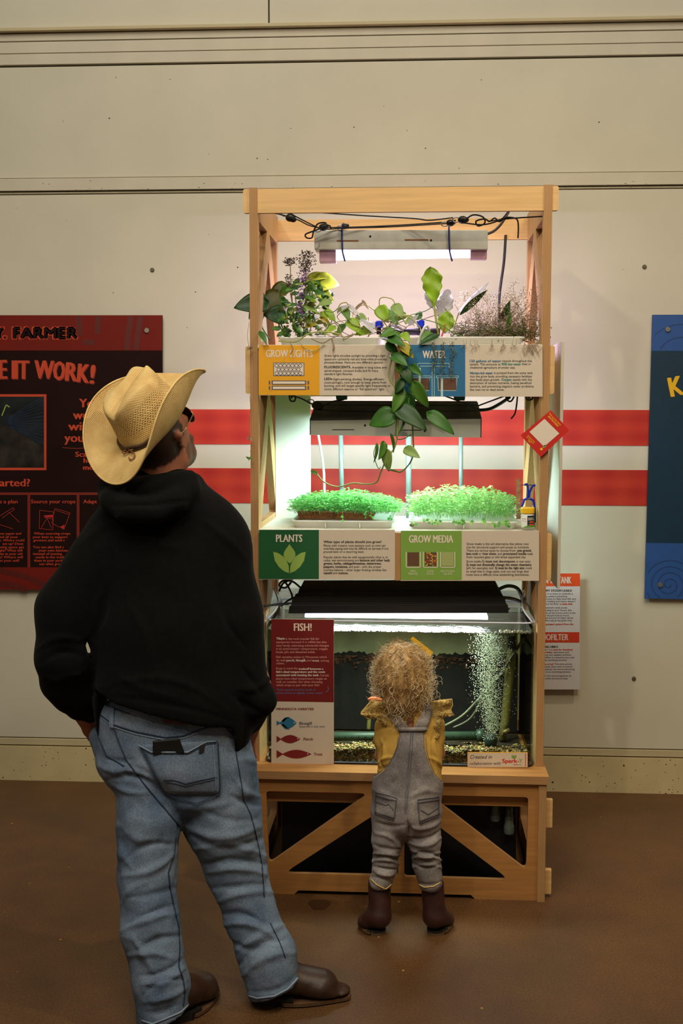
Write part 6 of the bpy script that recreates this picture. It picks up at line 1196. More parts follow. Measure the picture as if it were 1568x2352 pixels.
jn += [seg(A_(226, 1690, 3.24), A_(250, 1745, 3.22), px_(24), px_(28), .02)]
cL, cR = A_(325, 2350, 3.0), None
def jc(X):
    # hems: left leg hem slopes; right leg hem follows the boot
    hl0, hl1 = A_(320, 2354, 3.03), A_(437, 2312, 3.03); nl = np.array([-(hl1-hl0)[2], 0, (hl1-hl0)[0]]); nl /= np.linalg.norm(nl)
    r0, r1 = A_(560, 2296, 3.15), A_(697, 2246, 3.15); nr = np.array([-(r1-r0)[2], 0, (r1-r0)[0]]); nr /= np.linalg.norm(nr)
    xm = A_(480, 2200, 3.1)[0]; dl, dr = -((X-hl0)@nl), -((X-r0)@nr); low = X[:, 2] < .35
    top = X[:, 2]-A_(300, 1585, 3.2)[2]
    return np.maximum(np.where(low, np.where(X[:, 0] < xm, dl, dr), -.1), top)
V, F = surface(lambda X: np.maximum(field(jn, X), jc(X)), (-1.0, 2.88, .0), (-.28, 3.42, .93), .0062)
V = lap(V, F, 1)
JF = [(285, 2010, 395, 1965, 9, .012), (290, 1975, 390, 1940, 8, -.012), (300, 2060, 400, 2040, 9, -.008), (280, 2075, 330, 2030, 8, .008), (285, 2135, 400, 2100, 9, .012), (300, 2120, 395, 2080, 7, -.012), (320, 2180, 410, 2150, 8, -.012), (300, 2195, 390, 2200, 9, .012), (310, 2160, 350, 2230, 9, .011), (330, 2260, 420, 2225, 8, .013), (325, 2240, 415, 2205, 7, -.013), (335, 2300, 425, 2270, 8, .012), (330, 2285, 420, 2250, 6, -.012), (340, 2325, 400, 2310, 7, -.010), (280, 1900, 350, 1930, 12, .008), (275, 1940, 300, 1990, 9, .009),
      (415, 1890, 590, 1900, 10, .010), (440, 1920, 600, 1925, 10, -.013), (450, 1950, 605, 1965, 10, .012), (470, 1985, 610, 1985, 8, -.012), (480, 2005, 612, 2010, 9, .010), (490, 2040, 600, 2030, 8, -.009), (505, 2070, 620, 2050, 8, .009), (515, 2100, 600, 2120, 9, -.012), (520, 2125, 620, 2150, 9, .014), (530, 2160, 620, 2175, 8, -.010), (545, 2180, 660, 2120, 10, .009), (550, 2215, 650, 2160, 9, -.012), (560, 2240, 670, 2190, 9, .010), (570, 2275, 690, 2230, 7, -.006), (540, 1790, 598, 1830, 8, .009), (535, 1830, 600, 1850, 8, -.009), (550, 1745, 595, 1760, 7, .006), (230, 1760, 290, 1770, 7, .010), (250, 1790, 330, 1790, 7, -.010), (265, 1805, 330, 1820, 7, .010), (245, 1740, 300, 1745, 6, -.008), (290, 1780, 412, 1900, 12, -.016), (300, 1760, 415, 1890, 9, -.008), (380, 1840, 520, 1845, 14, .006), (470, 1860, 590, 1880, 9, -.006), (350, 1650, 520, 1665, 8, -.003)]
V = folds(V, F, [(*q[:5], q[5]*.75) for q in JF]); V = V+vnormals(V, F)*(vnoise(V, 20, 9)*.0035+vnoise(V, 55, 4)*.0014)[:, None]
jeans = qmesh('jeans', V, F, MATS['denim_blue'], man); JB = bvh(V, F)
def seamline(par, B, pts, r, m, off=.0012, nm='seam'):
    P = onsurf(B, pts, off)
    if len(P) > 1: return MB().tube(P, r, 4).build(nm, MATS[m], par, True)
for pts, m, r in [([(228, 1640), (262, 1665), (310, 1680), (380, 1694), (420, 1690), (470, 1672), (520, 1662)], 'seam_navy', .0018), ([(228, 1644), (262, 1670), (310, 1686), (380, 1700), (420, 1696), (470, 1678), (520, 1668)], 'seam_light', .0012), ([(262, 1670), (272, 1700), (290, 1745), (330, 1800), (380, 1860), (412, 1898)], 'seam_navy', .0022), ([(215, 1660), (230, 1700), (245, 1735), (285, 1760)], 'seam_navy', .0018), ([(404, 1920), (400, 1960), (386, 2005), (390, 2040), (398, 2080), (410, 2130), (412, 2180), (410, 2220), (420, 2250), (424, 2280), (420, 2310)], 'seam_navy', .0022),
                  ([(538, 1690), (540, 1720), (552, 1790), (560, 1840), (575, 1870), (588, 1920), (600, 1980), (604, 2030), (606, 2060)], 'seam_navy', .0018), ([(512, 1665), (538, 1692), (580, 1694)], 'seam_navy', .0018), ([(620, 2120), (640, 2160), (655, 2200)], 'seam_navy', .0015), ([(243, 1620), (300, 1640)], 'seam_navy', .0012)]: seamline(jeans, JB, pts, r, m)
seamline(jeans, JB, [(325, 2344), (350, 2352), (380, 2340), (415, 2325), (435, 2305)], .003, 'seam_light', 0, 'hem'); seamline(jeans, JB, [(560, 2284), (590, 2293), (630, 2288), (660, 2272), (690, 2240)], .003, 'seam_light', 0, 'hem')
pk, pf = patch(JB, [(322, 1710), (498, 1700), (504, 1824), (378, 1822)], 16, 12, .003)
# pocket outline: cut bottom into a point
bp_ = MB().add(pk, pf).build('back_pocket', MATS['denim_blue'], jeans, True); solid(bp_, .003)
for pts, m, r in [([(320, 1711), (348, 1727), (430, 1727), (472, 1704), (494, 1702)], 'seam_light', .0022), ([(322, 1714), (348, 1731), (430, 1731), (474, 1708), (494, 1706)], 'seam_navy', .0011), ([(498, 1704), (502, 1760), (504, 1822), (450, 1845), (378, 1820), (340, 1750), (322, 1714)], 'seam_navy', .0016), ([(488, 1712), (494, 1815)], 'seam_light', .0011), ([(376, 1788), (400, 1790), (425, 1798), (450, 1792), (495, 1784)], 'seam_navy', .0012), ([(380, 1793), (425, 1803), (494, 1789)], 'seam_navy', .0009)]: seamline(jeans, JB, pts, r, m, .0055)
v_, f_ = patch(JB, [(457, 1711), (470, 1708), (467, 1727), (456, 1730)], 2, 3, .007); MB().add(v_, f_).build('pocket_tab', MATS['sole_black'], jeans)
v_, f_ = patch(JB, [(376, 1640), (430, 1644), (430, 1664), (376, 1662)], 5, 3, .004); solid(MB().add(v_, f_).build('leather_patch', MATS['leather_patch'], jeans), .002)
for q in ([(256, 1626), (264, 1628), (262, 1672), (254, 1668)], [(512, 1650), (520, 1652), (522, 1672), (514, 1670)]):
    v_, f_ = patch(JB, q, 2, 5, .004); solid(MB().add(v_, f_).build('belt_loop', MATS['denim_blue'], jeans), .003)
h_, n_ = cast(JB, 541.5, 1694)
if h_: MB().ball(h_+Vector((0, -.001, 0)), .0035, n=8, k=5).build('rivet', MATS['gold_wire'], jeans, True)
#v_, f_ = patch(JB, [(197, 1662), (224, 1664), (232, 1676), (206, 1680)], 4, 2, .004); solid(MB().add(v_, f_).build('front_pocket_edge', MATS['denim_blue'], jeans), .003)
# phone in the back pocket
h1_, n1_ = cast(JB, 385, 1740)
pv, pfz = [], []
P4 = [(352, 1700), (412, 1694), (424, 1728), (352, 1732)]; q4 = []
for x, y in P4:
    h, n = cast(JB, x, y); q4.append(h+n*.004)
nn = (q4[1]-q4[0]).cross(q4[3]-q4[0]).normalized(); nn = nn if nn.y < 0 else -nn
ph = MB().hexa([q4[3], q4[2], q4[2]+nn*.008, q4[3]+nn*.008, q4[0], q4[1], q4[1]+nn*.008, q4[0]+nn*.008]).build('phone', MATS['black_plastic'], bevel=.003); tag(ph, 'black phone sticking out of the back jeans pocket', 'phone')
# boots
def boot(par, heel, toe, w_, hgt, top, m='boot_brown', sole='sole_brown', hs=.028, shaft=None, h=.006, nm='boot', tw=.9):
    heel, toe = np.array(heel, float), np.array(toe, float); d = toe-heel; L = np.linalg.norm(d[:2]); d = np.array([d[0], d[1], 0])/L; s = np.array([-d[1], d[0], 0]); up = np.array([0, 0, 1.])
    def Q(t, z, q=0): return heel+d*L*t+up*z+s*q
    r = w_/2
    pr = [seg(Q(.14, hs+.03), Q(.30, hs+.03), r*.80, r*.90, .03), seg(Q(.30, hs+.035), Q(.68, hs+.010), r*.95, r*.98, .03, (1, 1, .72)), seg(Q(.68, hs+.006), Q(1-r*.8/L*tw, hs*.5), r*.98, r*.80, .02, (1, 1, .46)), seg(Q(.16, hs+.04), top, r*.80 if shaft is None else shaft*.95, r*.85 if shaft is None else shaft, .02)]
    def cut(X): return (hs*.55)-X[:, 2]
    P = np.array([Q(-.1, 0), Q(1.1, 0), top]); lo = P.min(0)-r*1.4; hi = P.max(0)+r*1.6; lo[2] = 0
    V, F = surface(lambda X: np.maximum(field(pr, X), cut(X)), lo, hi, h); b = qmesh(nm, V, F, MATS[m], par)
    pts = []; n = 26
    for i in range(n):
        a = 2*PI*i/n; t = .5-.5*math.cos(a); wd = r*(.78+.26*math.sin(PI*min(1, t*1.15))**1.2 if t < .9 else .8)*abs(math.sin(a))**.55*(1 if math.sin(a) > 0 else -1); pts.append((t*1.02-.01, wd))
    def slab(z0, z1, ta, tb, k):
        PP = [(min(max(t, ta), tb), q*k) for t, q in pts]; V = [Q(t, z0, q) for t, q in PP]+[Q(t, z1, q) for t, q in PP]; m_ = len(PP)
        return V, [tuple(range(m_))[::-1], tuple(range(m_, 2*m_))]+[(i, (i+1) % m_, (i+1) % m_+m_, i+m_) for i in range(m_)]
    if hs > .02:
        MB().add(*slab(.004, .013, .30, 1.02, 1.03)).build('sole', MATS[sole], b); MB().add(*slab(.0, hs*.6, -.02, .26, .95)).build('heel', MATS['sole_black'] if sole == 'sole_brown' else MATS[sole], b)
        MB().add(*slab(hs*.45, hs*.72, -.02, .42, .98)).build('welt', MATS['sole_black'], b)
    else: MB().add(*slab(0, hs, -.02, 1.02, 1.02)).build('sole', MATS[sole], b)
    return b
rh, rt_ = F0 = onz(572, 2314, 0), onz(802, 2312, 0)
boot(man, onz(578, 2296, 0), onz(804, 2290, 0), .108, .1, A_(630, 2215, 3.15), hs=.034)
boot(man, onz(380, 2352, 0), onz(492, 2278, 0), .108, .1, A_(385, 2290, 3.03), hs=.034)
# sunglasses
sg = empty('sunglasses', tuple(HL(.0, .11, .02)), None, None); sg.parent = man; sg.matrix_parent_inverse = WM(man).inverted()
for sx in (1, -1):
    ring = [Vector(HL(sx*(.034+.029*math.cos(a)), .112-.012*abs(math.cos(a))*(1 if math.cos(a)*1 > 0 else .3), .012+.024*math.sin(a))) for a in np.linspace(0, 2*PI, 21)]
    MB().tube(ring, .0014, 5).build('frame', MATS['gold_wire'], sg, True); c_ = sum(ring[:-1], Vector())/20
    MB().add(ring[:-1]+[c_+Vector(hf)*.003], [(i, (i+1) % 20, 20) for i in range(20)]).build('lens', MATS['glass_dark'], sg, True)
    MB().tube([Vector(HL(sx*.063, .100, .020)), Vector(HL(sx*.080, .04, .016)), Vector(HL(sx*.084, -.008, .014))], .0016, 5).build('temple_arm', MATS['gold_wire'], sg, True)
MB().tube([Vector(HL(-.008, .116, .018)), Vector(HL(.008, .116, .018))], .0015, 5).build('bridge', MATS['gold_wire'], sg, True)
# straw hat
def straw():
    m = bpy.data.materials.new('straw'); m.use_nodes = True; nt = m.node_tree; N = nt.nodes; L = nt.links; b = N['Principled BSDF']
    uv = N.new('ShaderNodeUVMap'); sp = N.new('ShaderNodeSeparateXYZ'); L.new(uv.outputs[0], sp.inputs[0])
    def M_(op, a, bb=None):
        n = N.new('ShaderNodeMath'); n.operation = op
        for i, v in enumerate((a, bb)):
            if v is None: continue
            if isinstance(v, (int, float)): n.inputs[i].default_value = v
            else: L.new(v, n.inputs[i])
        return n.outputs[0]
    su = M_('SINE', M_('MULTIPLY', sp.outputs[0], 2*PI*105)); sv = M_('SINE', M_('MULTIPLY', sp.outputs[1], 2*PI*62)); wv = M_('MULTIPLY', su, sv)
    nz = N.new('ShaderNodeTexNoise'); nz.inputs['Scale'].default_value = 22; tc = N.new('ShaderNodeTexCoord'); L.new(tc.outputs['Object'], nz.inputs[0])
    f = M_('ADD', M_('MULTIPLY', wv, .5), M_('MULTIPLY', nz.outputs[0], 1.0)); r = N.new('ShaderNodeValToRGB'); e = r.color_ramp.elements; e[0].position = .1; e[1].position = .85; e[0].color = (*lin((190, 146, 78)), 1); e[1].color = (*lin((244, 214, 146)), 1); L.new(f, r.inputs[0])
    # vent holes in the crown band
    hu_ = M_('SINE', M_('MULTIPLY', sp.outputs[0], 2*PI*62)); hv_ = M_('SINE', M_('MULTIPLY', sp.outputs[1], 2*PI*52)); ho = M_('GREATER_THAN', M_('MULTIPLY', hu_, hv_), .66)
    bd = M_('MULTIPLY', M_('GREATER_THAN', sp.outputs[1], .245), M_('LESS_THAN', sp.outputs[1], .345)); hm = M_('MULTIPLY', ho, bd)
    mx = N.new('ShaderNodeMix'); mx.data_type = 'RGBA'; L.new(hm, mx.inputs[0]); L.new(r.outputs[0], mx.inputs[6]); mx.inputs[7].default_value = (*lin((40, 22, 10)), 1)
    L.new(mx.outputs[2], b.inputs['Base Color']); b.inputs['Roughness'].default_value = .7
    bp = N.new('ShaderNodeBump'); bp.inputs['Strength'].default_value = .5; bp.inputs['Distance'].default_value = .0015; L.new(wv, bp.inputs['Height']); L.new(bp.outputs[0], b.inputs['Normal']); MATS['straw'] = m
straw()
hc = A_(348, 968, 3.17)
tf = np.array([.36, .60, .70]); tf /= np.linalg.norm(tf); ts = np.array([.86, -.42, .17]); ts -= tf*(ts@tf); ts /= np.linalg.norm(ts); tu = np.cross(ts, tf)
def HT(p): return hc+ts*p[0]+tf*p[1]+tu*p[2]
NT = 96; rows = []
def crown(th, q):    # q 0 centre of top .. 1 base
    cx, cy = math.sin(th), math.cos(th); bx, by = .090, .112; hgt = .136
    if q < .42:
        k = q/.42; rx, ry = bx*.66*k, by*.80*k; z = hgt-.004*k*k
        x, y = rx*cx, ry*cy; z -= .030*math.exp(-(x/.017)**2)*(1-.45*max(0, k-.75)/.25)*(.5+.5*min(1, (y+.09)/.05)) ; z -= .024*math.exp(-((abs(x)-.052)/.018)**2)*math.exp(-((y-.045)/.04)**2); z -= .012*(y/.08)**2*(y < 0)
        return x, y, z
    k = (q-.42)/.58; e = k**.75; rx = bx*(.66+.34*e); ry = by*(.80+.20*e); x, y = rx*cx, ry*cy; z0 = hgt-.004-(.012*(y/.08)**2*(y < 0)*1.0)*(1-k)
    x0, y0 = bx*.66*cx, by*.80*cy
    dz = .030*math.exp(-(x0/.017)**2)*.55*(1-k)**3+.024*math.exp(-((abs(x0)-.052)/.018)**2)*math.exp(-((y0-.045)/.04)**2)*(1-k)**2
    rr_ = 1-.05*math.sin(PI*k); return x*rr_, y*rr_, (z0-.0)*(1-k**1.15)-dz
def brim(th, t):
    sx, cy = math.sin(th), math.cos(th); a0, b0 = .090, .112; a1, b1 = .184, .212; s_ = abs(sx)**2.2; u = t
    x = sx*(a0+(a1-a0)*(u-.42*s_*u*u)); y = cy*(b0+(b1-b0)*u); z = .106*s_*u**1.7-.030*(abs(cy)**3)*u*u*(1 if cy > 0 else .55)-.004*u
    if cy > 0: y += .012*u*cy; x *= 1-.16*u*max(0, cy)
    return x, y, z
for q in [0.02, .07, .13, .19, .25, .31, .37, .42, .47, .53, .6, .67, .74, .81, .88, .94, 1.0]: rows.append(('c', q))
for t in [.06, .14, .24, .34, .45, .56, .67, .78, .88, .95, 1.0]: rows.append(('b', t))
V = []; UVs = []; arc = np.linspace(0, 1, len(rows))
for i, (k, q) in enumerate(rows):
    vv = (q*.42 if k == 'c' else .42+q*.58)
    for j in range(NT): th = 2*PI*j/NT; V.append(HT((crown if k == 'c' else brim)(th, q))); UVs.append((j/NT, vv))
F = [(i*NT+j, (i+1)*NT+j, (i+1)*NT+(j+1) % NT, i*NT+(j+1) % NT) for i in range(len(rows)-1) for j in range(NT)]+[tuple(range(NT))]
me = rawmesh('cowboy_hat', V, F); uvl = me.uv_layers.new(name='UVMap')
for p in me.polygons:
    js = [me.loops[l].vertex_index % NT for l in p.loop_indices]; wrap = max(js)-min(js) > NT/2
    for l in p.loop_indices: vi = me.loops[l].vertex_index; u, v = UVs[vi]; uvl.data[l].uv = (u+1 if wrap and u < .5 else u, v)
hat = link('cowboy_hat', me, MATS['straw'], man, True); hat['label'] = 'straw cowboy hat with curled brim'; solid(hat, .003)
sb_ = hat.modifiers.new('sub', 'SUBSURF'); sb_.levels = 1; sb_.render_levels = 2
edge = [Vector(HT(brim(2*PI*j/96, 1.0))) for j in range(97)]; MB().tube(edge, .0028, 6).build('brim_edge', MATS['straw'], hat, True)
mat('band_brown', (70, 46, 28), .6, var=.2, scale=60); mat('cord_tan', (128, 76, 40), .6)
for r, z in ((1.02, .006), (1.015, .013)): MB().tube([Vector(HT((.090*r*math.sin(a), .112*r*math.cos(a), z+.002*math.sin(a*9)))) for a in np.linspace(0, 2*PI, 73)], .0042, 6).build('hat_band', MATS['band_brown'], hat, True)
MB().tube(smoothpts([Vector(HT(p)) for p in [(.0, -.115, .012), (.018, -.124, .012), (.032, -.130, .008), (.034, -.142, .004), (.024, -.146, .003), (.012, -.138, .003)]]), .0018, 5).build('hat_cord', MATS['cord_tan'], hat, True)
MB().tube(smoothpts([Vector(HT(p)) for p in [(-.006, -.116, .010), (-.016, -.124, .012), (-.006, -.128, .008), (.004, -.118, .010), (.016, -.122, .014), (.020, -.117, .012)]]), .002, 5).build('hat_cord', MATS['cord_tan'], hat, True)
# ------------------------------------------------------------------ the child
YG = 3.62
def K(x, y, Y=YG): return np.array(at(x, y, Y))
def kp(n): return n*YG/2700
mat('shirt_yellow', (212, 168, 82), .9, var=.06, scale=30, spec=.2, bump=.3, bscale=300); mat('lace_yellow', (232, 198, 120), .9, var=.15, scale=220, spec=.2, bump=.8, bscale=500)
mat('child_boot', (60, 28, 24), .5, var=.2, scale=30, bump=.2, bscale=80); mat('child_sole', (96, 70, 42), .7, var=.1)
khc = K(926, 1552, 3.60); kf = np.array([.14, .97, .05]); kf /= np.linalg.norm(kf); kr = np.cross(kf, [0, 0, 1]); kr /= np.linalg.norm(kr); ku = np.cross(kr, kf)
def KH(x, y, z): return khc+kr*x+kf*y+ku*z
kb = [seg(KH(0, -.01, .02), KH(0, .012, .015), .070, .068, .02, (.98, 1.06, 1.02)), seg(KH(0, .03, -.04), KH(0, .045, -.052), .05, .042, .03), seg(KH(.069, .0, -.01), KH(.076, -.006, .012), .008, .011, .006), seg(KH(-.069, .0, -.01), KH(-.076, -.006, .012), .008, .011, .006), seg(KH(0, .078, -.01), KH(0, .086, -.02), .008, .010, .01), seg(KH(-.02, .07, -.045), KH(.02, .07, -.045), .009, .009, .01), seg(KH(.04, .05, -.03), KH(.045, .05, -.035), .026, .02, .02), seg(KH(-.04, .05, -.03), KH(-.045, .05, -.035), .026, .02, .02),
      seg(KH(0, -.01, -.05), K(940, 1655), .036, .042, .02), seg(K(905, 1668), K(975, 1668), .038, .038, .03), seg(K(940, 1690), K(935, 1840), .062, .07, .04, (1, .75, 1)),
      seg(K(888, 1672), K(878, 1735, 3.70), .028, .024, .02), seg(K(878, 1735, 3.70), K(885, 1722, 3.84), .023, .017, .01), seg(K(998, 1668), K(1004, 1730, 3.70), .028, .024, .02), seg(K(1004, 1730, 3.70), K(992, 1720, 3.84), .023, .017, .01),
      seg(K(905, 1850), K(890, 1960, 3.63), .036, .030, .02), seg(K(890, 1960, 3.63), K(876, 2100, 3.64), .024, .019, .02), seg(K(965, 1850), K(978, 1960, 3.63), .036, .030, .02), seg(K(978, 1960, 3.63), K(990, 2100, 3.64), .024, .019, .02)]
for w0, sx in ((K(885, 1722, 3.84), 1), (K(992, 1720, 3.84), -1)):
    kb.append(seg(w0, w0+[0, .028, .002], .016, .019, .008, (1, 1, .6)))
    for j, L in enumerate((.030, .036, .034, .027)): q = w0+np.array([(j-1.5)*.0105, .04, 0]); kb += [seg(q, q+[0, L*.6, .003], .0058, .0054, .003), seg(q+[0, L*.6, .003], q+[0, L, -.003], .0054, .0048, .003)]
    kb += [seg(w0+np.array([sx*.014, .018, 0]), w0+np.array([sx*.030, .036, .002]), .0066, .0058, .004)]
V, F = surface(lambda X: field(kb, X), (-.16, 3.46, .03), (.18, 3.96, 1.02), .0058)
col = np.tile(lin((206, 136, 110)), (len(V), 1)); child = qmesh('person', V, F, MATS['skin'], None, col); tag(child, 'small curly blond child in yellow top and washed denim overalls, facing the fish tank', 'person')
# shirt
sh = [seg(K(905, 1662), K(978, 1660), kp(30), kp(29), .03), seg(K(940, 1672), K(941, 1720), kp(70), kp(70), .03, (1, .8, 1)), seg(K(941, 1720), K(940, 1790), kp(72), kp(76), .03, (1, .8, 1)), seg(K(878, 1668), K(872, 1700), kp(17), kp(14), .02), seg(K(1004, 1664), K(1006, 1695), kp(17), kp(14), .02), seg(K(872, 1700, 3.64), K(880, 1730, 3.70), kp(16), kp(13), .01), seg(K(1006, 1695, 3.64), K(1002, 1726, 3.70), kp(16), kp(13), .01)]
def kcut(X):   # keyhole at the nape and open neck
    q = X-K(942, 1657, YG-.05); q2 = X-K(938, 1618, YG-.01)
    return np.maximum(.0-(np.sqrt((q[:, 0]/kp(8))**2+(q[:, 2]/kp(22))**2)-1)*kp(8)-np.where(X[:, 1] < YG, 0, .1), kp(30)-np.sqrt((q2**2).sum(1)))
V, F = surface(lambda X: np.maximum(field(sh, X), kcut(X)), (-.16, 3.45, .42), (.16, 3.85, .80), .0045); V = lap(V, F, 1)
V = folds(V, F, [(875, 1700, 868, 1770, 5, .005), (884, 1700, 880, 1765, 4, -.006), (866, 1755, 905, 1740, 4, .006), (868, 1765, 900, 1755, 3, -.006), (1000, 1690, 1012, 1750, 5, .005), (992, 1700, 1000, 1770, 4, -.006), (985, 1740, 1015, 1765, 4, .006), (865, 1680, 900, 1672, 4, -.004)])
shirt = qmesh('shirt', V, F, MATS['shirt_yellow'], child); SBV = bvh(V, F)
# overalls
ov = [seg(K(936, 1800), K(933, 1850), kp(78), kp(80), .03, (1, .78, 1)), seg(K(936, 1775), K(936, 1800), kp(72), kp(77), .03, (1, .80, 1)), seg(K(893, 1865), K(890, 1930), kp(41), kp(37), .02), seg(K(973, 1865), K(974, 1930), kp(41), kp(38), .02), seg(K(890, 1930), K(884, 1985), kp(33), kp(29), .015), seg(K(974, 1930), K(980, 1985), kp(36), kp(32), .015), seg(K(884, 1985), K(876, 2022), kp(30), kp(27), .012), seg(K(980, 1985), K(988, 2024), kp(32), kp(29), .012), seg(K(872, 2024), K(884, 2042), kp(22), kp(10), .012), seg(K(990, 2024), K(980, 2042), kp(22), kp(9), .012)]
def oc(X):
    # upper edge of the trousers follows the arm-hole curves
    px, py = proj(X); xe = np.array([840, 862, 875, 890, 905, 915, 972, 980, 990, 1000, 1012, 1030.]); ye = np.array([1784, 1782, 1775, 1760, 1735, 1715, 1715, 1742, 1772, 1786, 1800, 1802.]); yt = np.interp(px, xe, ye); return (yt-py)*YG/2700*.8
def bibcut(X):
    px, py = proj(X); ye = np.array([1671, 1690, 1705, 1722, 1742, 1760, 1778, 1797.]); sc = YG/2700*.8
    xl = np.interp(py, ye, [917, 917, 915, 909, 901, 890, 872, 852.]); xr = np.interp(py, ye, [976, 974, 974, 976, 981, 987, 996, 1018.])
    return np.maximum(np.maximum(np.maximum(xl-px, px-xr), np.maximum(1671-py, py-1815))*sc, X[:, 1]-YG-.02)
V, F = surface(lambda X: np.minimum(np.maximum(field(ov, X), oc(X)), np.maximum(field(sh, X)-.0075, bibcut(X))), (-.17, 3.44, .15), (.17, 3.82, .80), .0045); V = lap(V, F, 1)
KF = [(858, 1960, 918, 1965, 4, .010), (856, 1970, 920, 1978, 3.5, -.010), (856, 1979, 918, 1988, 4, .009), (858, 1989, 915, 1996, 3.5, -.010), (858, 1999, 912, 2005, 5, .007), (945, 1952, 1010, 1958, 4, .009), (945, 1962, 1012, 1968, 3.5, -.010), (945, 1972, 1012, 1976, 4, .010), (946, 1982, 1012, 1984, 3.5, -.009), (950, 1992, 1012, 1993, 4, .008), (860, 1940, 915, 1950, 6, -.007), (865, 1915, 915, 1945, 6, .007), (940, 1935, 1010, 1925, 6, .008), (945, 1925, 1012, 1905, 5, -.008), (870, 1890, 925, 1895, 6, -.006), (940, 1900, 1012, 1885, 6, .006), (860, 1815, 900, 1835, 7, .004), (945, 1830, 1005, 1820, 7, .004), (936, 1890, 936, 1925, 5, -.014), (853, 2015, 905, 2035, 4, -.005), (955, 2025, 1015, 2025, 4, -.005), (905, 1760, 895, 1800, 6, .004), (955, 1755, 962, 1800, 5, -.004), (918, 1770, 915, 1830, 6, -.003)]
V = folds(V, F, KF); V = V+vnormals(V, F)*(vnoise(V, 40, 2)*.0018)[:, None]
over = qmesh('overalls', V, F, MATS['denim_wash'], child); OB = bvh(V, F)
# combined surface for the bib and straps
VB, FB = surface(lambda X: field(sh+ov, X), (-.17, 3.44, .42), (.17, 3.82, .80), .006); BB_ = bvh(VB, FB)
def strip(nm, L_, R_, nu, m, par, off=.004, th=.003):
    n = len(L_); V = []
    for (a, b) in zip(L_, R_):
        for i in range(nu+1):
            t = i/nu; x, y = a[0]+(b[0]-a[0])*t, a[1]+(b[1]-a[1])*t; h, nn = cast(BB_, x, y)
            if h is None: h = at(x, y, YG-.05); nn = Vector((0, -1, 0))
            elif nn.dot(Vector(CAMP)-h) < 0: nn = -nn
            V.append(h+nn*off)
    F = [(j*(nu+1)+i, (j+1)*(nu+1)+i, (j+1)*(nu+1)+i+1, j*(nu+1)+i+1) for j in range(n-1) for i in range(nu)]
    o = MB().add(V, F).build(nm, MATS[m], par, True); solid(o, th); return o
0 and strip('back_bib', [(917, 1671), (917, 1690), (915, 1705), (910, 1722), (902, 1740), (892, 1757), (880, 1770), (862, 1784), (862, 1795)], [(976, 1671), (974, 1690), (974, 1705), (976, 1722), (981, 1742), (987, 1762), (995, 1780), (1010, 1797), (1012, 1805)], 10, 'denim_wash', over, .005)
strip('strap', [(892, 1618), (893, 1640), (900, 1656), (917, 1674)], [(912, 1618), (916, 1636), (926, 1652), (940, 1672)], 4, 'denim_wash', over, .008); strip('strap', [(974, 1616), (968, 1634), (958, 1654), (948, 1672)], [(990, 1612), (992, 1630), (986, 1652), (977, 1674)], 4, 'denim_wash', over, .008)
strip('yoke_band', [(915, 1670), (916, 1679)], [(978, 1670), (977, 1679)], 8, 'denim_wash', over, .0095)
for pts in ([(917, 1680), (945, 1678), (976, 1680)], [(944, 1672), (941, 1720), (937, 1760), (933, 1800), (930, 1860), (932, 1895)], [(948, 1672), (946, 1720), (942, 1760), (938, 1800), (934, 1860)], [(916, 1690), (914, 1712), (905, 1735), (893, 1757), (880, 1770), (864, 1783)], [(975, 1690), (977, 1722), (984, 1750), (995, 1778), (1010, 1796)], [(894, 1640), (902, 1656), (916, 1671)], [(990, 1635), (984, 1652), (976, 1668)]):
    P = onsurf(BB_, pts, .0075, 3)
    if len(P) > 1: MB().tube(P, .0011, 4).build('seam', MATS['seam_wash'], over, True)
for q in ([(865, 1818), (911, 1832), (905, 1882), (862, 1868)], [(958, 1836), (1006, 1828), (1007, 1872), (963, 1890)]):
    v_, f_ = patch(OB, q, 8, 8, .0022); solid(MB().add(v_, f_).build('back_pocket', MATS['denim_wash'], over, True), .002)
    for e in ([q[0], q[1]], [(q[0][0], q[0][1]+7), (q[1][0], q[1][1]+7)], [q[1], q[2]], [q[2], q[3]], [q[3], q[0]], [(q[3][0]+2, (q[0][1]+q[3][1])/2-4), ((q[0][0]+q[1][0])/2, (q[0][1]+q[3][1])/2+6), ((q[0][0]+q[1][0])/2+6, (q[0][1]+q[3][1])/2+2), (q[2][0]-1, (q[1][1]+q[2][1])/2+2)]): seamline(over, OB, list(e), .0010, 'seam_wash', .0045)
for pts in ([(853, 2020), (865, 2032), (885, 2042), (900, 2030), (908, 2018)], [(958, 2030), (975, 2038), (995, 2036), (1015, 2024)]): seamline(over, OB, pts, .0022, 'lace_yellow', .001, 'hem')
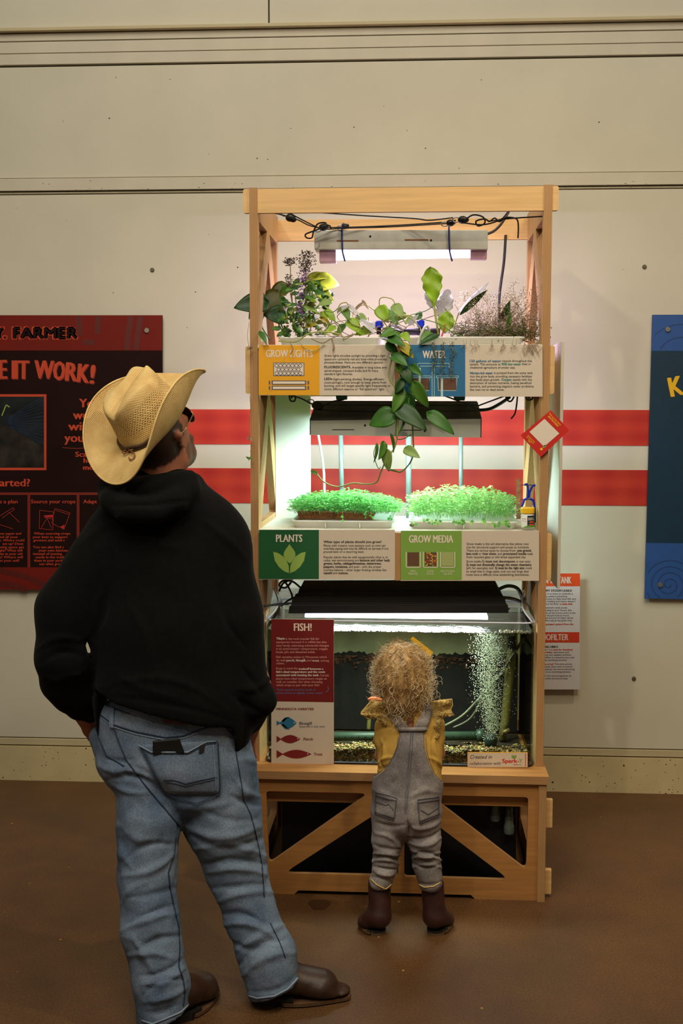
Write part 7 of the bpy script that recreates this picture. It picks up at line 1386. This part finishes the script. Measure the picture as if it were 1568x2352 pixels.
# ruffled cap sleeves
def ruffle(cx, cy, sx, name, pts):
    V = []; n = len(pts); W_ = 8
    for i, (ix, iy, ox, oy) in enumerate(pts):
        for j in range(W_+1):
            t = j/W_; x = ix+(ox-ix)*t; y = iy+(oy-iy)*t; Y = YG-.045-.02*math.sin(t*PI*.8)+.018*math.sin(i*2.4+j*.3)*t; V.append(at(x+2.6*math.sin(i*2.1)*t, y+4.5*math.cos(i*2.6)*t**1.5, Y+.05*(i/n-.3)*(1)))
    F = [(i*(W_+1)+j, (i+1)*(W_+1)+j, (i+1)*(W_+1)+j+1, i*(W_+1)+j+1) for i in range(n-1) for j in range(W_)]
    o = MB().add(V, F).build(name, MATS['lace_yellow'], shirt, True); solid(o, .0025); s_ = o.modifiers.new('sub', 'SUBSURF'); s_.levels = 1; s_.render_levels = 1
    E_ = [V[i*(W_+1)+W_] for i in range(n)]; MB().tube(E_, .0022, 5).build('ruffle_edge', MATS['lace_yellow'], shirt, True)
    fr = MB(); R = random.Random(len(pts)+int(sx))
    for i in range(n-1):
        for k in range(14):
            t = R.random(); u = R.uniform(.35, 1.0); a = V[i*(W_+1)+int(u*W_)].lerp(V[(i+1)*(W_+1)+int(u*W_)], t); d = Vector((sx*R.uniform(-.3, 1), -R.uniform(.2, 1), R.uniform(-1, .4))).normalized()*R.uniform(.003, .007); q = d.orthogonal()*.5
            fr.tube([a, a+d*.6+q, a+d, a+d*.7-q], .0009, 3, 0, False)
    fr.build('lace_trim', MATS['lace_yellow'], shirt, True)['kind'] = 'stuff'
ruffle(0, 0, -1, 'ruffle', [(905, 1612, 868, 1606), (895, 1620, 850, 1614), (892, 1628, 832, 1633), (893, 1634, 829, 1640), (895, 1640, 834, 1645), (898, 1648, 846, 1648), (900, 1656, 862, 1650), (900, 1666, 876, 1660), (902, 1676, 884, 1672), (902, 1686, 884, 1690), (902, 1694, 890, 1700)])
ruffle(0, 0, 1, 'ruffle', [(985, 1612, 1010, 1604), (990, 1618, 1035, 1610), (992, 1626, 1041, 1618), (992, 1632, 1034, 1630), (992, 1640, 1040, 1645), (991, 1648, 1028, 1640), (990, 1656, 1016, 1652), (988, 1666, 1010, 1668), (986, 1676, 1014, 1684), (984, 1686, 1004, 1696), (982, 1690, 990, 1692)])
# boots, toes out
for (hx, hy, tx, ty, tp) in ((880, 2148, 829, 2128, (871, 2032)), (990, 2150, 1030, 2120, (993, 2032))):
    bt_ = boot(child, onz(hx, hy, 0), onz(tx, ty, 0), .066, .08, K(tp[0], tp[1], 3.64), 'child_boot', 'child_sole', hs=.022, shaft=.0365, h=.0045, tw=.7)
# hair: inner cap plus curls
hp = [seg(KH(0, -.014, .026), KH(0, .008, .022), .080, .076, .02, (.96, 1.03, 1.0)), seg(KH(0, -.035, -.02), KH(0, -.038, -.055), .066, .052, .03, (1, .8, 1)), seg(KH(-.045, .0, -.03), KH(-.04, -.01, -.06), .026, .02, .02), seg(KH(.04, -.03, -.03), KH(.035, -.02, -.06), .026, .02, .02)]
def fcut(X): return (X-khc)@kf-.035-np.clip((X-khc)@ku, 0, .1)*.4
V, F = surface(lambda X: np.maximum(field(hp, X), fcut(X)), (-.13, 3.44, .72), (.15, 3.74, 1.04), .004)
nn = vnormals(V, F); V = V+nn*(vnoise(V*[1, 1, .5], 60, 8)*.006)[:, None]
mat('hair_blond', (190, 150, 96), .5, var=.3, scale=28, stretch=(3, 3, .6)); mat('hair_light', (238, 216, 172), .4, var=.15)
hair = qmesh('hair', V, F, MATS['hair_blond'], child); HBV = bvh(V, F); N_ = vnormals(V, F)
rh_ = random.Random(12); sel = [i for i in range(len(V))]
hb = {0: MB(), 1: MB()}
for k in range(760):
    i = rh_.choice(sel); p = Vector(V[i]); n = Vector(N_[i]); hz = (V[i]-khc)@ku
    if (V[i]-khc)@kf > .03: continue
    low = hz < .0; L = rh_.uniform(.03, .055) if not low else rh_.uniform(.045, .075); R = rh_.uniform(.006, .013); tw = rh_.uniform(1.0, 2.2)*(1 if rh_.random() < .5 else -1)
    dn = Vector((0, 0, -1)); t = (dn-n*dn.dot(n)); t = t.normalized() if t.length > .1 else n.orthogonal().normalized(); s = n.cross(t); pts = []
    out = rh_.uniform(.1, .35) if not low else rh_.uniform(.0, .45)
    for j in range(13):
        u = j/12; a = tw*2*PI*u; pts.append(p+n*(-.003+L*out*u)+t*(L*u*(1-.15*u))+(s*math.sin(a)+n*(1-math.cos(a))*.7)*R*(.25+u))
    hb[0 if rh_.random() < .55 else 1].tube(pts, [.0011*(1-.75*j/12) for j in range(13)], 3, 0, False)
for k in range(280):   # flyaway curls at the sides
    sx = rh_.choice([-1, 1, 1]); z = rh_.uniform(-.065, .055); p = Vector(KH(sx*(.066+.008*math.cos(z*20)), rh_.uniform(-.04, .02), z)); n = Vector(kr)*sx; R = rh_.uniform(.006, .013); L = rh_.uniform(.015, .045); tw = rh_.uniform(1.0, 2.0)*rh_.choice([-1, 1]); pts = []
    d = (n*rh_.uniform(.15, .8)+Vector((0, rh_.uniform(-.5, .3), -rh_.uniform(.2, 1)))).normalized(); q = d.orthogonal().normalized(); w_ = d.cross(q)
    for j in range(17): u = j/16; a = tw*2*PI*u; pts.append(p+d*L*u+(q*math.sin(a)+w_*(1-math.cos(a)))*R*(.4+.8*u))
    hb[1].tube(pts, .00045, 3, 0, False)
for k in range(60):
    a = rh_.uniform(-1.4, 1.4); p = Vector(KH(.07*math.sin(a), rh_.uniform(-.03, .0), .02+.078*math.cos(a))); d = Vector(kr)*math.sin(a)*.5+Vector((rh_.uniform(-.7, .7), 0, rh_.uniform(.1, .6))); d.normalize(); q = d.orthogonal().normalized(); w_ = d.cross(q); R = rh_.uniform(.003, .009); L = rh_.uniform(.012, .026); hb[1].tube([p+d*L*j/10+(q*math.sin(j*.5)+w_*(1-math.cos(j*.5)))*R for j in range(11)], .00035, 3, 0, False)
for i, m in ((0, 'hair_blond'), (1, 'hair_light')): hb[i].build('curl', MATS[m], hair, True)['kind'] = 'stuff'
# ------------------------------------------------------------------ small marks on the floor
rb = random.Random(9); lt = MB()
for k in range(26):
    c = onz(rb.uniform(0, 1568), rb.uniform(1850, 2340), .0008); a = rb.uniform(0, 3); s = rb.uniform(.002, .006); lt.hexa([c+Vector((math.cos(a+PI/2*j+PI/4)*s*(1 if j % 2 else .5), math.sin(a+PI/2*j+PI/4)*s, dz)) for dz in (-.0005, .0007) for j in range(4)])
tag(lt.build('floor_crumbs', mat('crumb', (180, 140, 80), .8)), 'scattered pale crumbs and flecks on the brown floor', 'crumbs', kind='stuff')
sp_ = MB(); c = onz(733, 2078, .0006); V = [c]+[c+Vector((.036*math.cos(a)*(1+.25*math.sin(a*3)), .05*math.sin(a)*(1+.2*math.cos(a*2)), 0)) for a in np.linspace(0, 2*PI, 17)[:-1]]
sp_.add(V, [(0, i, i % 16+1) for i in range(1, 17)]); tag(sp_.build('floor_stain', mat('stain', (60, 34, 20), .3)), 'dark wet stain on the floor in front of the rack base', 'stain')
